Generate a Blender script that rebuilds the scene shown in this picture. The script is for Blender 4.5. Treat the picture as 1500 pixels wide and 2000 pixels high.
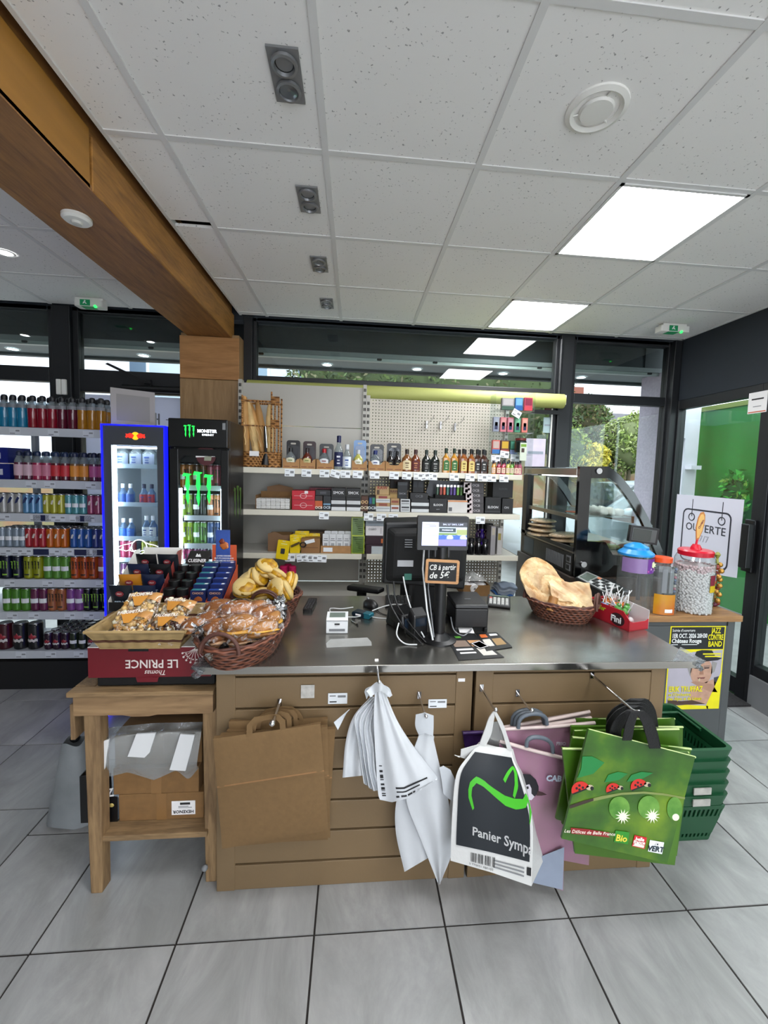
import bpy, bmesh, math, random
from mathutils import Matrix, Vector
PI = math.pi
rnd = random.Random(11)
S = bpy.context.scene
for o in list(bpy.data.objects): bpy.data.objects.remove(o)
COL = S.collection

# ---------------------------------------------------------------- camera
CH = 1.626                                   # eye height
PITCH, ROLL, YAW = .0747, .0291, .0867
FPX, CX, CY = 811.73, 761.76, 974.66         # focal length and principal point in a 1500 x 2000 frame
cp, sp, cy_, sy_ = math.cos(PITCH), math.sin(PITCH), math.cos(YAW), math.sin(YAW)
FW = Vector((sy_*cp, cy_*cp, -sp)); RT0 = Vector((cy_, -sy_, 0)); UP0 = RT0.cross(FW)
RT = RT0*math.cos(ROLL) + UP0*math.sin(ROLL); UP = UP0*math.cos(ROLL) - RT0*math.sin(ROLL)
cam = bpy.data.cameras.new('camera'); camo = bpy.data.objects.new('camera', cam); COL.objects.link(camo)
m3 = Matrix((RT, UP, -FW)).transposed()
camo.matrix_world = Matrix.Translation((0, 0, CH)) @ m3.to_4x4()
cam.sensor_fit = 'VERTICAL'; cam.sensor_height = 36; cam.sensor_width = 27
cam.lens = FPX/2000*36; cam.clip_start = .02
cam.shift_x = -(CX-750)/2000; cam.shift_y = (CY-1000)/2000
S.camera = camo

# ---------------------------------------------------------------- light
S.view_settings.view_transform = 'Standard'; S.view_settings.look = 'None'
S.view_settings.gamma = 1; S.view_settings.use_curve_mapping = False
S.view_settings.exposure = 0.86
w = bpy.data.worlds.new('overcast_sky'); S.world = w; w.use_nodes = True
bg = w.node_tree.nodes['Background']; bg.inputs[0].default_value = (.86, .92, 1, 1); bg.inputs[1].default_value = 3.2
PANEL_L = 15.0                                 # radiance of the ceiling panels
SPOT_L = 30.0
try:
    S.cycles.max_bounces = 10; S.cycles.transparent_max_bounces = 24; S.cycles.diffuse_bounces = 5
    S.cycles.glossy_bounces = 5; S.cycles.use_denoising = True; S.cycles.caustics_reflective = False; S.cycles.caustics_refractive = False
    S.cycles.sample_clamp_indirect = 6
except Exception: pass

def ray(x, y): return RT*((x-CX)/FPX) - UP*((y-CY)/FPX) + FW
def at(x, y, Y):
    d = ray(x, y); return Vector((0, 0, CH)) + d*(Y/d.y)
def atz(x, y, z):
    d = ray(x, y); return Vector((0, 0, CH)) + d*((z-CH)/d.z)
def atx(x, y, X):
    d = ray(x, y); return Vector((0, 0, CH)) + d*(X/d.x)

# ---------------------------------------------------------------- materials
def lin(h):
    if not isinstance(h, str): return tuple(h)[:3]
    h = h.lstrip('#'); o = []
    for i in (0, 2, 4):
        c = int(h[i:i+2], 16)/255
        o.append(c/12.92 if c <= .04045 else ((c+.055)/1.055)**2.4)
    return tuple(o)
MATS = {}
def M(name, col='#808080', rough=.5, metal=0, noise=None, bump=None, emit=0, ecol=None, stretch=(1, 1, 1), coat=0, spec=.5, trans=0, col2=None):
    """Principled material; noise = (scale, amount) varies the colour, bump = (scale, strength)."""
    if name in MATS: return MATS[name]
    m = bpy.data.materials.new(name); m.use_nodes = True; MATS[name] = m
    nt = m.node_tree; p = nt.nodes['Principled BSDF']
    c = lin(col); p.inputs['Base Color'].default_value = (*c, 1)
    p.inputs['Roughness'].default_value = rough; p.inputs['Metallic'].default_value = metal
    p.inputs['Specular IOR Level'].default_value = spec
    if coat: p.inputs['Coat Weight'].default_value = coat; p.inputs['Coat Roughness'].default_value = .08
    if trans: p.inputs['Transmission Weight'].default_value = trans
    if emit:
        p.inputs['Emission Color'].default_value = (*lin(ecol or col), 1); p.inputs['Emission Strength'].default_value = emit
    if noise or bump:
        tc = nt.nodes.new('ShaderNodeTexCoord'); mp = nt.nodes.new('ShaderNodeMapping')
        mp.inputs['Scale'].default_value = stretch; nt.links.new(tc.outputs['Object'], mp.inputs[0])
    if noise:
        n = nt.nodes.new('ShaderNodeTexNoise'); n.inputs['Scale'].default_value = noise[0]; n.inputs['Detail'].default_value = 5
        nt.links.new(mp.outputs[0], n.inputs['Vector'])
        r = nt.nodes.new('ShaderNodeValToRGB'); a = noise[1]
        r.color_ramp.elements[0].position = .3; r.color_ramp.elements[1].position = .7
        c2 = lin(col2) if col2 else tuple(max(0, v*(1-a)) for v in c)
        r.color_ramp.elements[0].color = (*c2, 1)
        r.color_ramp.elements[1].color = (*(c if col2 else tuple(min(1, v*(1+a)) for v in c)), 1)
        nt.links.new(n.outputs[0], r.inputs[0]); nt.links.new(r.outputs[0], p.inputs['Base Color'])
    if bump:
        n = nt.nodes.new('ShaderNodeTexNoise'); n.inputs['Scale'].default_value = bump[0]; n.inputs['Detail'].default_value = 4
        nt.links.new(mp.outputs[0], n.inputs['Vector'])
        b = nt.nodes.new('ShaderNodeBump'); b.inputs['Strength'].default_value = bump[1]; b.inputs['Distance'].default_value = .01
        nt.links.new(n.outputs[0], b.inputs['Height']); nt.links.new(b.outputs[0], p.inputs['Normal'])
    return m
def flat(col, rough=.45):
    """plain printed or moulded colour, one material per colour"""
    return M('colour_%s_%d' % (col.lstrip('#'), rough*100), col, rough, noise=(14, .06))
def GL(name, tint='#ffffff', rough=.02, ior=1.45, haze=0, bump=None, glints=0):
    """thin clear sheet: tinted see-through with a mirror sheen; haze mixes in a milky part, or painted white glints"""
    if name in MATS: return MATS[name]
    m = bpy.data.materials.new(name); m.use_nodes = True; MATS[name] = m; nt = m.node_tree
    for n in list(nt.nodes): nt.nodes.remove(n)
    out = nt.nodes.new('ShaderNodeOutputMaterial'); tr = nt.nodes.new('ShaderNodeBsdfTransparent'); tr.inputs[0].default_value = (*lin(tint), 1)
    gl = nt.nodes.new('ShaderNodeBsdfGlossy'); gl.inputs['Roughness'].default_value = rough
    fr = nt.nodes.new('ShaderNodeFresnel'); fr.inputs[0].default_value = ior
    mx = nt.nodes.new('ShaderNodeMixShader'); nt.links.new(fr.outputs[0], mx.inputs[0])
    ge = nt.nodes.new('ShaderNodeNewGeometry'); io = nt.nodes.new('ShaderNodeMath'); io.operation = 'MULTIPLY_ADD'   # same sheen from both faces
    io.inputs[1].default_value = 1/ior-ior; io.inputs[2].default_value = ior
    nt.links.new(ge.outputs['Backfacing'], io.inputs[0]); nt.links.new(io.outputs[0], fr.inputs[0])
    src = tr
    if haze:
        df = nt.nodes.new('ShaderNodeBsdfDiffuse'); df.inputs[0].default_value = (*lin(tint), 1)
        h = nt.nodes.new('ShaderNodeMixShader'); h.inputs[0].default_value = haze
        if glints:
            pc_ = nt.nodes.new('ShaderNodeTexCoord'); pn = nt.nodes.new('ShaderNodeTexNoise'); pn.inputs['Scale'].default_value = glints; pn.inputs['Detail'].default_value = 4; pn.inputs['Distortion'].default_value = 1.5
            pm_ = nt.nodes.new('ShaderNodeMapRange'); pm_.inputs[1].default_value = .52; pm_.inputs[2].default_value = .72; pm_.inputs[4].default_value = haze
            nt.links.new(pc_.outputs['Object'], pn.inputs['Vector']); nt.links.new(pn.outputs[0], pm_.inputs[0]); nt.links.new(pm_.outputs[0], h.inputs[0])
        nt.links.new(tr.outputs[0], h.inputs[1]); nt.links.new(df.outputs[0], h.inputs[2]); src = h
    nt.links.new(src.outputs[0], mx.inputs[1]); nt.links.new(gl.outputs[0], mx.inputs[2]); nt.links.new(mx.outputs[0], out.inputs[0])
    if bump:
        tc = nt.nodes.new('ShaderNodeTexCoord'); n = nt.nodes.new('ShaderNodeTexNoise'); n.inputs['Scale'].default_value = bump[0]; n.inputs['Detail'].default_value = 3
        b = nt.nodes.new('ShaderNodeBump'); b.inputs['Strength'].default_value = bump[1]; b.inputs['Distance'].default_value = .02
        nt.links.new(tc.outputs['Object'], n.inputs['Vector']); nt.links.new(n.outputs[0], b.inputs['Height'])
        nt.links.new(b.outputs[0], gl.inputs['Normal']); nt.links.new(b.outputs[0], fr.inputs['Normal'])
    return m
def wood(name, c1, c2, scale=6, axis='X', rough=.5, fine=18):
    if name in MATS: return MATS[name]
    m = bpy.data.materials.new(name); m.use_nodes = True; MATS[name] = m; nt = m.node_tree; p = nt.nodes['Principled BSDF']
    tc = nt.nodes.new('ShaderNodeTexCoord'); mp = nt.nodes.new('ShaderNodeMapping')
    s = [scale]*3; s['XYZ'.index(axis)] = scale*.12; mp.inputs['Scale'].default_value = s
    n = nt.nodes.new('ShaderNodeTexNoise'); n.inputs['Scale'].default_value = 3; n.inputs['Detail'].default_value = 8; n.inputs['Distortion'].default_value = 1.2
    n2 = nt.nodes.new('ShaderNodeTexNoise'); n2.inputs['Scale'].default_value = fine; n2.inputs['Detail'].default_value = 4
    ad = nt.nodes.new('ShaderNodeMath'); ad.operation = 'MULTIPLY_ADD'; ad.inputs[1].default_value = .45
    r = nt.nodes.new('ShaderNodeValToRGB'); r.color_ramp.elements[0].position = .45; r.color_ramp.elements[1].position = .95
    r.color_ramp.elements[0].color = (*lin(c2), 1); r.color_ramp.elements[1].color = (*lin(c1), 1)
    nt.links.new(tc.outputs['Object'], mp.inputs[0]); nt.links.new(mp.outputs[0], n.inputs['Vector']); nt.links.new(mp.outputs[0], n2.inputs['Vector'])
    nt.links.new(n2.outputs[0], ad.inputs[0]); nt.links.new(n.outputs[0], ad.inputs[2]); nt.links.new(ad.outputs[0], r.inputs[0]); nt.links.new(r.outputs[0], p.inputs['Base Color'])
    b = nt.nodes.new('ShaderNodeBump'); b.inputs['Strength'].default_value = .15; b.inputs['Distance'].default_value = .004
    nt.links.new(ad.outputs[0], b.inputs['Height']); nt.links.new(b.outputs[0], p.inputs['Normal']); p.inputs['Roughness'].default_value = rough
    return m

def weave(name, c1, c2, rows=75, ribs=30):
    """plaited strands: rows up the side crossing ribs round it"""
    m = M(name, c1, .55); nt = m.node_tree; p = nt.nodes['Principled BSDF']; L = nt.links.new
    tc = nt.nodes.new('ShaderNodeTexCoord'); sx = nt.nodes.new('ShaderNodeSeparateXYZ'); L(tc.outputs['Object'], sx.inputs[0])
    def mt(op, a, b=None):
        n = nt.nodes.new('ShaderNodeMath'); n.operation = op
        for i, q in enumerate((a, b)):
            if q is None: continue
            if isinstance(q, (int, float)): n.inputs[i].default_value = q
            else: L(q, n.inputs[i])
        return n.outputs[0]
    an = mt('ARCTAN2', sx.outputs['Y'], sx.outputs['X']); zz = mt('MULTIPLY', sx.outputs['Z'], rows*6.283)
    w_ = mt('MULTIPLY', mt('SINE', mt('MULTIPLY', an, ribs)), mt('SINE', mt('MULTIPLY', zz, .5))); h = mt('ADD', mt('MULTIPLY', mt('COSINE', zz), .5), w_)
    r = nt.nodes.new('ShaderNodeValToRGB'); r.color_ramp.elements[0].position = .1; r.color_ramp.elements[1].position = .75; r.color_ramp.elements[0].color = (*lin(c2), 1); r.color_ramp.elements[1].color = (*lin(c1), 1)
    L(mt('MULTIPLY_ADD', h, .4) if 0 else mt('ADD', mt('MULTIPLY', h, .33), .5), r.inputs[0]); L(r.outputs[0], p.inputs['Base Color'])
    b = nt.nodes.new('ShaderNodeBump'); b.inputs['Strength'].default_value = .8; b.inputs['Distance'].default_value = .004; L(h, b.inputs['Height']); L(b.outputs[0], p.inputs['Normal'])
    return m

# ---------------------------------------------------------------- mesh collector
class MB:
    def __init__(s, T=None): s.v = []; s.f = []; s.mi = []; s.sm = []; s.mats = []; s.T = T
    def put(s, vs, fs, m, sm=False):
        b = len(s.v)
        if s.T is not None: vs = [tuple(s.T @ Vector(v)) for v in vs]
        s.v += [tuple(v) for v in vs]
        if m not in s.mats: s.mats.append(m)
        k = s.mats.index(m)
        for f in fs: s.f.append([i+b for i in f]); s.mi.append(k); s.sm.append(sm)
        return s
    def box(s, x0, y0, z0, x1, y1, z1, m):
        if x1 < x0: x0, x1 = x1, x0
        if y1 < y0: y0, y1 = y1, y0
        if z1 < z0: z0, z1 = z1, z0
        v = [(x0,y0,z0),(x1,y0,z0),(x1,y1,z0),(x0,y1,z0),(x0,y0,z1),(x1,y0,z1),(x1,y1,z1),(x0,y1,z1)]
        return s.put(v, [(3,2,1,0),(4,5,6,7),(0,1,5,4),(1,2,6,5),(2,3,7,6),(3,0,4,7)], m)
    def cbox(s, cx, cy, z0, sx, sy, sz, m): return s.box(cx-sx/2, cy-sy/2, z0, cx+sx/2, cy+sy/2, z0+sz, m)
    def frus(s, b, t, z0, z1, m):
        """box with other bottom and top rectangles: b, t = (x0, y0, x1, y1)"""
        v = [(b[0],b[1],z0),(b[2],b[1],z0),(b[2],b[3],z0),(b[0],b[3],z0),(t[0],t[1],z1),(t[2],t[1],z1),(t[2],t[3],z1),(t[0],t[3],z1)]
        return s.put(v, [(3,2,1,0),(4,5,6,7),(0,1,5,4),(1,2,6,5),(2,3,7,6),(3,0,4,7)], m)
    def hexa(s, q, m):
        """eight corners: four of the front, four of the back"""
        return s.put(q, [(0,1,2,3),(7,6,5,4),(0,4,5,1),(1,5,6,2),(2,6,7,3),(3,7,4,0)], m)
    def prism(s, o, a, b, m, axis='y', sm=False, mside=None):
        """outline extruded from a to b along an axis; outline given in the two other axes"""
        n = len(o)
        def P(p, t): return (p[0], t, p[1]) if axis == 'y' else (p[0], p[1], t) if axis == 'z' else (t, p[0], p[1])
        v = [P(p, a) for p in o]+[P(p, b) for p in o]
        s.put(v, [list(range(n)), list(range(2*n-1, n-1, -1))], m)
        return s.put(v, [(i, i+n, (i+1) % n+n, (i+1) % n) for i in range(n)], mside or m, sm)
    def lathe(s, pr, m, n=14, c=(0,0,0), sx=1, sy=1, cap=True, sm=True):
        """profile of (radius, height); m one material or one per band"""
        vs = []
        for r, z in pr:
            for i in range(n):
                a = 2*PI*i/n; vs.append((c[0]+r*sx*math.cos(a), c[1]+r*sy*math.sin(a), c[2]+z))
        for k in range(len(pr)-1):
            mm = m[k] if isinstance(m, (list, tuple)) else m
            s.put(vs[k*n:(k+2)*n], [(i, (i+1) % n, (i+1) % n+n, i+n) for i in range(n)], mm, sm)
        if cap:
            mm = m if not isinstance(m, (list, tuple)) else m[0]
            if pr[0][0] > 1e-5: s.put(vs[:n], [list(range(n-1, -1, -1))], mm)
            mm = m if not isinstance(m, (list, tuple)) else m[-1]
            if pr[-1][0] > 1e-5: s.put(vs[-n:], [list(range(n))], mm)
        return s
    def cyl(s, p, q, r, m, n=10, r2=None, sm=True):
        p, q = Vector(p), Vector(q); d = (q-p).normalized(); a = d.orthogonal().normalized(); b = d.cross(a)
        r2 = r if r2 is None else r2; vs = []
        for c, rr in ((p, r), (q, r2)):
            for i in range(n): t = 2*PI*i/n; vs.append(c+a*rr*math.cos(t)+b*rr*math.sin(t))
        s.put(vs, [(i, (i+1) % n, (i+1) % n+n, i+n) for i in range(n)], m, sm)
        return s.put(vs, [list(range(n-1, -1, -1)), list(range(n, 2*n))], m)
    def tube(s, pts, r, m, n=6, flatz=1.0, closed=False):
        P = [Vector(p) for p in pts]; vs = []; L = len(P)
        up = Vector((0, 0, 1))
        prev = None
        for i, p in enumerate(P):
            t = (P[min(i+1, L-1)]-P[max(i-1, 0)]) if not closed else (P[(i+1) % L]-P[i-1])
            t.normalize()
            if prev is None: a = (t.orthogonal() if abs(t.z) > .95 else t.cross(up)).normalized()
            else:
                a = prev-t*prev.dot(t); a = a.normalized() if a.length > 1e-6 else t.orthogonal().normalized()
            prev = a; b = a.cross(t); rr = r[i] if isinstance(r, (list, tuple)) else r
            for k in range(n): q = 2*PI*k/n; vs.append(p+a*rr*math.cos(q)+b*rr*flatz*math.sin(q))
        fs = [(j*n+i, j*n+(i+1) % n, (j+1) % L*n+(i+1) % n, (j+1) % L*n+i) for j in range(L if closed else L-1) for i in range(n)]
        s.put(vs, fs, m, True)
        if not closed: s.put(vs, [list(range(n-1, -1, -1)), list(range((L-1)*n, L*n))], m)
        return s
    def ball(s, c, r, m, sc=(1,1,1), n=12, k=8, noise=0, R=None, seed=0, pw=1):
        vs = []; q = random.Random(seed); ph = [q.uniform(0, 6.28) for _ in range(6)]
        for j in range(k+1):
            th = PI*j/k
            for i in range(n):
                a = 2*PI*i/n; d = Vector((math.sin(th)*math.cos(a), math.sin(th)*math.sin(a), math.cos(th)))
                if pw != 1: d = Vector([math.copysign(abs(x)**pw, x) for x in d])
                f = 1+noise*(math.sin(3*d.x+ph[0])*math.sin(4*d.y+ph[1])+math.sin(5*d.z+ph[2]+2*d.x)+.6*math.sin(9*d.y+ph[3]))
                v = Vector((d.x*sc[0], d.y*sc[1], d.z*sc[2]))*r*f
                if R is not None: v = R @ v
                vs.append(v+Vector(c))
        return s.put(vs, [(j*n+i, (j+1)*n+i, (j+1)*n+(i+1) % n, j*n+(i+1) % n) for j in range(k) for i in range(n)], m, True)
    def grid(s, fn, nu, nv, m, th=0, sm=True, mback=None):
        """surface fn(u, v); th > 0 gives it a real thickness along its normals"""
        vs = [Vector(fn(i/nu, j/nv)) for j in range(nv+1) for i in range(nu+1)]
        W = nu+1; F = [(j*W+i, j*W+i+1, (j+1)*W+i+1, (j+1)*W+i) for j in range(nv) for i in range(nu)]
        if not th: return s.put(vs, F, m, sm)
        N = [Vector((0,0,0)) for _ in vs]
        for f in F:
            nn = (vs[f[2]]-vs[f[0]]).cross(vs[f[3]]-vs[f[1]])
            for i in f: N[i] += nn
        bk = [v+n.normalized()*th if n.length > 1e-12 else v for v, n in zip(vs, N)]; b = len(vs)
        s.put(vs, [f[::-1] for f in F], m, sm); s.put(bk, F, mback or m, sm)
        e = [i for i in range(W)]+[j*W+nu for j in range(1, nv+1)]+[nv*W+i for i in range(nu-1, -1, -1)]+[j*W for j in range(nv-1, 0, -1)]
        return s.put(vs+bk, [(e[i], e[i]+b, e[(i+1) % len(e)]+b, e[(i+1) % len(e)]) for i in range(len(e))], m)
    def mesh(s, name):
        me = bpy.data.meshes.new(name); me.from_pydata(s.v, [], s.f)
        for m in s.mats: me.materials.append(m)
        me.polygons.foreach_set('material_index', s.mi); me.polygons.foreach_set('use_smooth', s.sm); me.update()
        return me
def rr(x0, y0, x1, y1, r, k=4):
    """rounded rectangle outline"""
    o = []
    for cx, cy, a0 in ((x1-r, y0+r, -90), (x1-r, y1-r, 0), (x0+r, y1-r, 90), (x0+r, y0+r, 180)):
        for i in range(k+1): a = math.radians(a0+90*i/k); o.append((cx+r*math.cos(a), cy+r*math.sin(a)))
    return o
def circ(cx, cy, r, n=16, sy=1): return [(cx+r*math.cos(2*PI*i/n), cy+r*sy*math.sin(2*PI*i/n)) for i in range(n)]

# ---------------------------------------------------------------- objects
def part(name, mb, parent=None, bev=0, label=None, loc=None, rot=None, kind=None):
    me = mb.mesh(name) if isinstance(mb, MB) else mb
    o = bpy.data.objects.new(name, me); COL.objects.link(o)
    if parent is not None: o.parent = parent
    if loc is not None: o.location = loc
    if rot is not None: o.rotation_euler = rot
    if bev:
        b = o.modifiers.new('bevel', 'BEVEL'); b.width = bev; b.segments = 2; b.limit_method = 'ANGLE'
    if label: o['label'] = label
    if kind: o['kind'] = kind
    return o
def tag(o, label, cat, group=None):
    o['label'] = label; o['category'] = cat
    if group: o['group'] = group
    return o
def thing(name, label, cat, loc=(0,0,0), rz=0, group=None, rot=None):
    o = bpy.data.objects.new(name, None); COL.objects.link(o); o.empty_display_size = .1
    o.location = loc; o.rotation_euler = rot or (0, 0, rz); return tag(o, label, cat, group)
def single(name, mb, label, cat, loc=(0,0,0), rz=0, group=None, bev=0, rot=None):
    o = part(name, mb, None, bev); o.location = loc; o.rotation_euler = rot or (0, 0, rz); return tag(o, label, cat, group)
def struct(name, mb, parent=None, bev=0):
    o = part(name, mb, parent, bev); o['kind'] = 'structure'; return o
KIDS = {}
def kids(o):
    return [c for c in COL.objects if c.parent == o]
def clone(r, loc, rz=0, label=None, group=None, rot=None, ch=None):
    """a copy of a thing with copies of its parts and their sub-parts"""
    c = r.copy(); COL.objects.link(c); c.location = loc; c.rotation_euler = rot or (0, 0, rz)
    if label: c['label'] = label
    if group: c['group'] = group
    if r.name not in KIDS: KIDS[r.name] = [(k, kids(k)) for k in kids(r)]
    for k, sub in KIDS[r.name]:
        d = k.copy(); COL.objects.link(d); d.parent = c
        for g in sub: e = g.copy(); COL.objects.link(e); e.parent = d
    return c
TXT = {}
def tmesh(s, bold=0, shear=0, depth=.02, align='CENTER', space=1):
    k = (s, bold, shear, align, space)
    if k in TXT: return TXT[k]
    cu = bpy.data.curves.new('lettering', 'FONT'); cu.body = s; cu.size = 1; cu.align_x = align; cu.align_y = 'CENTER'
    cu.offset = bold; cu.shear = shear; cu.extrude = depth; cu.resolution_u = 2; cu.space_character = space
    o = bpy.data.objects.new('lettering', cu); COL.objects.link(o)
    me = bpy.data.meshes.new_from_object(o); bpy.data.objects.remove(o); bpy.data.curves.remove(cu)
    TXT[k] = me; return me
def front(x, y, z, rz=0): return Matrix.Translation((x, y, z)) @ Matrix.Rotation(rz, 4, 'Z') @ Matrix.Rotation(PI/2, 4, 'X')
def text(s, size, mat, parent, T, bold=0, shear=0, sx=1, name='lettering', align='CENTER', space=1):
    """letters lying in the local XY plane of matrix T, raised a hair"""
    me = tmesh(s, bold, shear, .02, align, space).copy(); me.materials.clear(); me.materials.append(mat)
    if sx < 0: xs_ = [v.co.x for v in me.vertices]; sx = -sx/size/(max(xs_)-min(xs_))     # negative: fit this width
    me.transform(T @ Matrix.Diagonal((size*sx, size, min(size, .03), 1)))
    return part(name, me, parent)
def addtext(mb, s, size, mat, T, bold=0, shear=0, sx=1, align='CENTER'):
    """the same letters collected into a mesh with other print"""
    me = tmesh(s, bold, shear, .02, align); TT = T @ Matrix.Diagonal((size*sx, size, min(size, .03), 1))
    mb.put([TT @ v.co for v in me.vertices], [list(p.vertices) for p in me.polygons], mat)
    return mb
ORD = ['first','second','third','fourth','fifth','sixth','seventh','eighth','ninth','tenth','eleventh','twelfth','thirteenth','fourteenth','fifteenth','sixteenth','seventeenth','eighteenth','nineteenth','twentieth']

# common materials
WHITE = M('white_paint', '#e8e6e0', .5); BLK = M('black_plastic', '#0b0b0d', .4); BLKM = M('matt_black', '#060607', .75)
STEEL = M('brushed_steel', '#b9b8b5', .32, 1, noise=(40, .12), stretch=(.2, 3, 3)); CHROME = M('chrome', '#d5d5d8', .12, 1)
PAPER = M('white_paper', '#eceaea', .8, noise=(3, .03)); TAGM = M('tag_paper', '#e2e6ea', .4)
CARD = M('brown_cardboard', '#7d5c36', .85, noise=(30, .1), stretch=(1, 8, 1)); CLEAR = GL('clear_film', '#f4f6f8', .12, 1.5, .06, bump=(40, .6))
INK = M('black_ink', '#17171a', .6); GLASS = GL('window_glass', '#eef4f2', .0, 1.5); GREYM = M('grey_plastic', '#7b7d80', .45)
# ================================================================ the room
ZC = 2.827; YW = 3.60; XR = 2.87; FT = .4624
grout = M('floor_grout', '#26211f', .9); 
def floor_mat():
    m = M('grey_stone_tile', '#8d8e8e', .34, spec=.4); nt = m.node_tree; p = nt.nodes['Principled BSDF']
    tc = nt.nodes.new('ShaderNodeTexCoord'); oi = nt.nodes.new('ShaderNodeObjectInfo'); va = nt.nodes.new('ShaderNodeVectorMath'); va.operation = 'MULTIPLY_ADD'
    va.inputs[1].default_value = (1, 1, 1)
    mu = nt.nodes.new('ShaderNodeMath'); mu.operation = 'MULTIPLY'; mu.inputs[1].default_value = 37
    nt.links.new(oi.outputs['Random'], mu.inputs[0]); nt.links.new(tc.outputs['Object'], va.inputs[0]); nt.links.new(mu.outputs[0], va.inputs[2])
    n = nt.nodes.new('ShaderNodeTexNoise'); n.inputs['Scale'].default_value = 5; n.inputs['Detail'].default_value = 9; n.inputs['Roughness'].default_value = .68; n.inputs['Distortion'].default_value = .6
    mp = nt.nodes.new('ShaderNodeMapping'); mp.inputs['Rotation'].default_value = (0, 0, .5); mp.inputs['Scale'].default_value = (1, .45, 1)
    nt.links.new(va.outputs[0], mp.inputs[0]); nt.links.new(mp.outputs[0], n.inputs['Vector'])
    r = nt.nodes.new('ShaderNodeValToRGB'); r.color_ramp.elements[0].position = .3; r.color_ramp.elements[1].position = .74
    r.color_ramp.elements[0].color = (*lin('#858584'), 1); r.color_ramp.elements[1].color = (*lin('#b2b2b1'), 1)
    e = r.color_ramp.elements.new(.52); e.color = (*lin('#9b9b9a'), 1)
    nt.links.new(n.outputs[0], r.inputs[0]); nt.links.new(r.outputs[0], p.inputs['Base Color'])
    b = nt.nodes.new('ShaderNodeBump'); b.inputs['Strength'].default_value = .12; b.inputs['Distance'].default_value = .004; nt.links.new(n.outputs[0], b.inputs['Height']); nt.links.new(b.outputs[0], p.inputs['Normal'])
    return m
FM = floor_mat()
fl = struct('floor', MB().box(-4.6, -3.2, -.06, 3.2, 3.7, -.004, grout))
g = .0055; SEAM = -1.373
def slab(w, d): return MB().frus((-w/2, -d/2, w/2, d/2), (-w/2+.001, -d/2+.001, w/2-.001, d/2-.001), -.01, 0, FM).mesh('tile')
tm = slab(FT-g, FT-g); cuts = {}
rest = MB()
for side, x0, y0 in ((1, -.1038, 1.3411), (-1, SEAM-.1, 1.948)):
    for i in range(-3 if side > 0 else -8, 8 if side > 0 else 1):
        for j in range(-11, 6):
            xa, xb = x0+FT*i, x0+FT*(i+1); ya, yb = y0+FT*j, y0+FT*(j+1)
            if side < 0: xa, xb = SEAM-FT*(1-i), SEAM-FT*(-i)
            xa, xb = max(xa, SEAM if side > 0 else -4.58), min(xb, XR+.2 if side > 0 else SEAM); ya, yb = max(ya, -3.18), min(yb, 3.62)
            if xb-xa < .03 or yb-ya < .03: continue
            if yb < .55 or xa > 2.95:
                rest.box(xa+g/2, ya+g/2, -.01, xb-g/2, yb-g/2, 0, FM); continue
            k = (round(xb-xa, 3), round(yb-ya, 3))
            me = tm if abs(k[0]-FT) < .002 and abs(k[1]-FT) < .002 else cuts.setdefault(k, None) or cuts.__setitem__(k, slab(k[0]-g, k[1]-g)) or cuts[k]
            part('tile', me, fl, loc=((xa+xb)/2, (ya+yb)/2, 0))
part('tiles_behind', rest, fl, kind='stuff')

# ---- ceiling
def tile_mat(name, base, spk):
    m = M(name, base, .9, spec=.2); nt = m.node_tree; p = nt.nodes['Principled BSDF']
    tc = nt.nodes.new('ShaderNodeTexCoord'); n = nt.nodes.new('ShaderNodeTexNoise'); n.inputs['Scale'].default_value = 85; n.inputs['Detail'].default_value = 2
    n2 = nt.nodes.new('ShaderNodeTexNoise'); n2.inputs['Scale'].default_value = 9
    nt.links.new(tc.outputs['Object'], n.inputs['Vector']); nt.links.new(tc.outputs['Object'], n2.inputs['Vector'])
    ad = nt.nodes.new('ShaderNodeMath'); ad.operation = 'MULTIPLY_ADD'; ad.inputs[1].default_value = .25; nt.links.new(n2.outputs[0], ad.inputs[0]); nt.links.new(n.outputs[0], ad.inputs[2])
    r = nt.nodes.new('ShaderNodeValToRGB'); r.color_ramp.elements[0].position = .40; r.color_ramp.elements[1].position = .46
    r.color_ramp.elements[0].color = (*lin(spk), 1); r.color_ramp.elements[1].color = (*lin(base), 1)
    nt.links.new(ad.outputs[0], r.inputs[0]); nt.links.new(r.outputs[0], p.inputs['Base Color'])
    return m
CT = tile_mat('mineral_fibre_tile', '#f1efec', '#a5a3a1'); RAIL = M('white_grid_rail', '#dddcda', .5)
ce = struct('ceiling', MB().box(-4.6, -3.2, 2.98, 3.1, 3.9, 3.05, M('dark_plenum', '#1b1a19', .9)))
GX, GY = .4605, 1.7125
LIT = {(1, 0), (1, 2), (-1, -2), (1, -4), (-1, -6), (1, -6)}
def ctile(xa, ya, xb, yb):
    k = ('c', round(xb-xa, 3), round(yb-ya, 3))
    if k not in cuts:
        a, b = (xb-xa)/2-.004, (yb-ya)/2-.004; cuts[k] = MB().box(-a, -b, 0, a, b, .014, CT).mesh('ceiling_tile')
    part('ceiling_tile', cuts[k], ce, loc=((xa+xb)/2, (ya+yb)/2, ZC+.005))
DIFF = M('lit_diffuser', '#ffffff', .4, emit=PANEL_L, ecol='#fbfdff')
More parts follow.
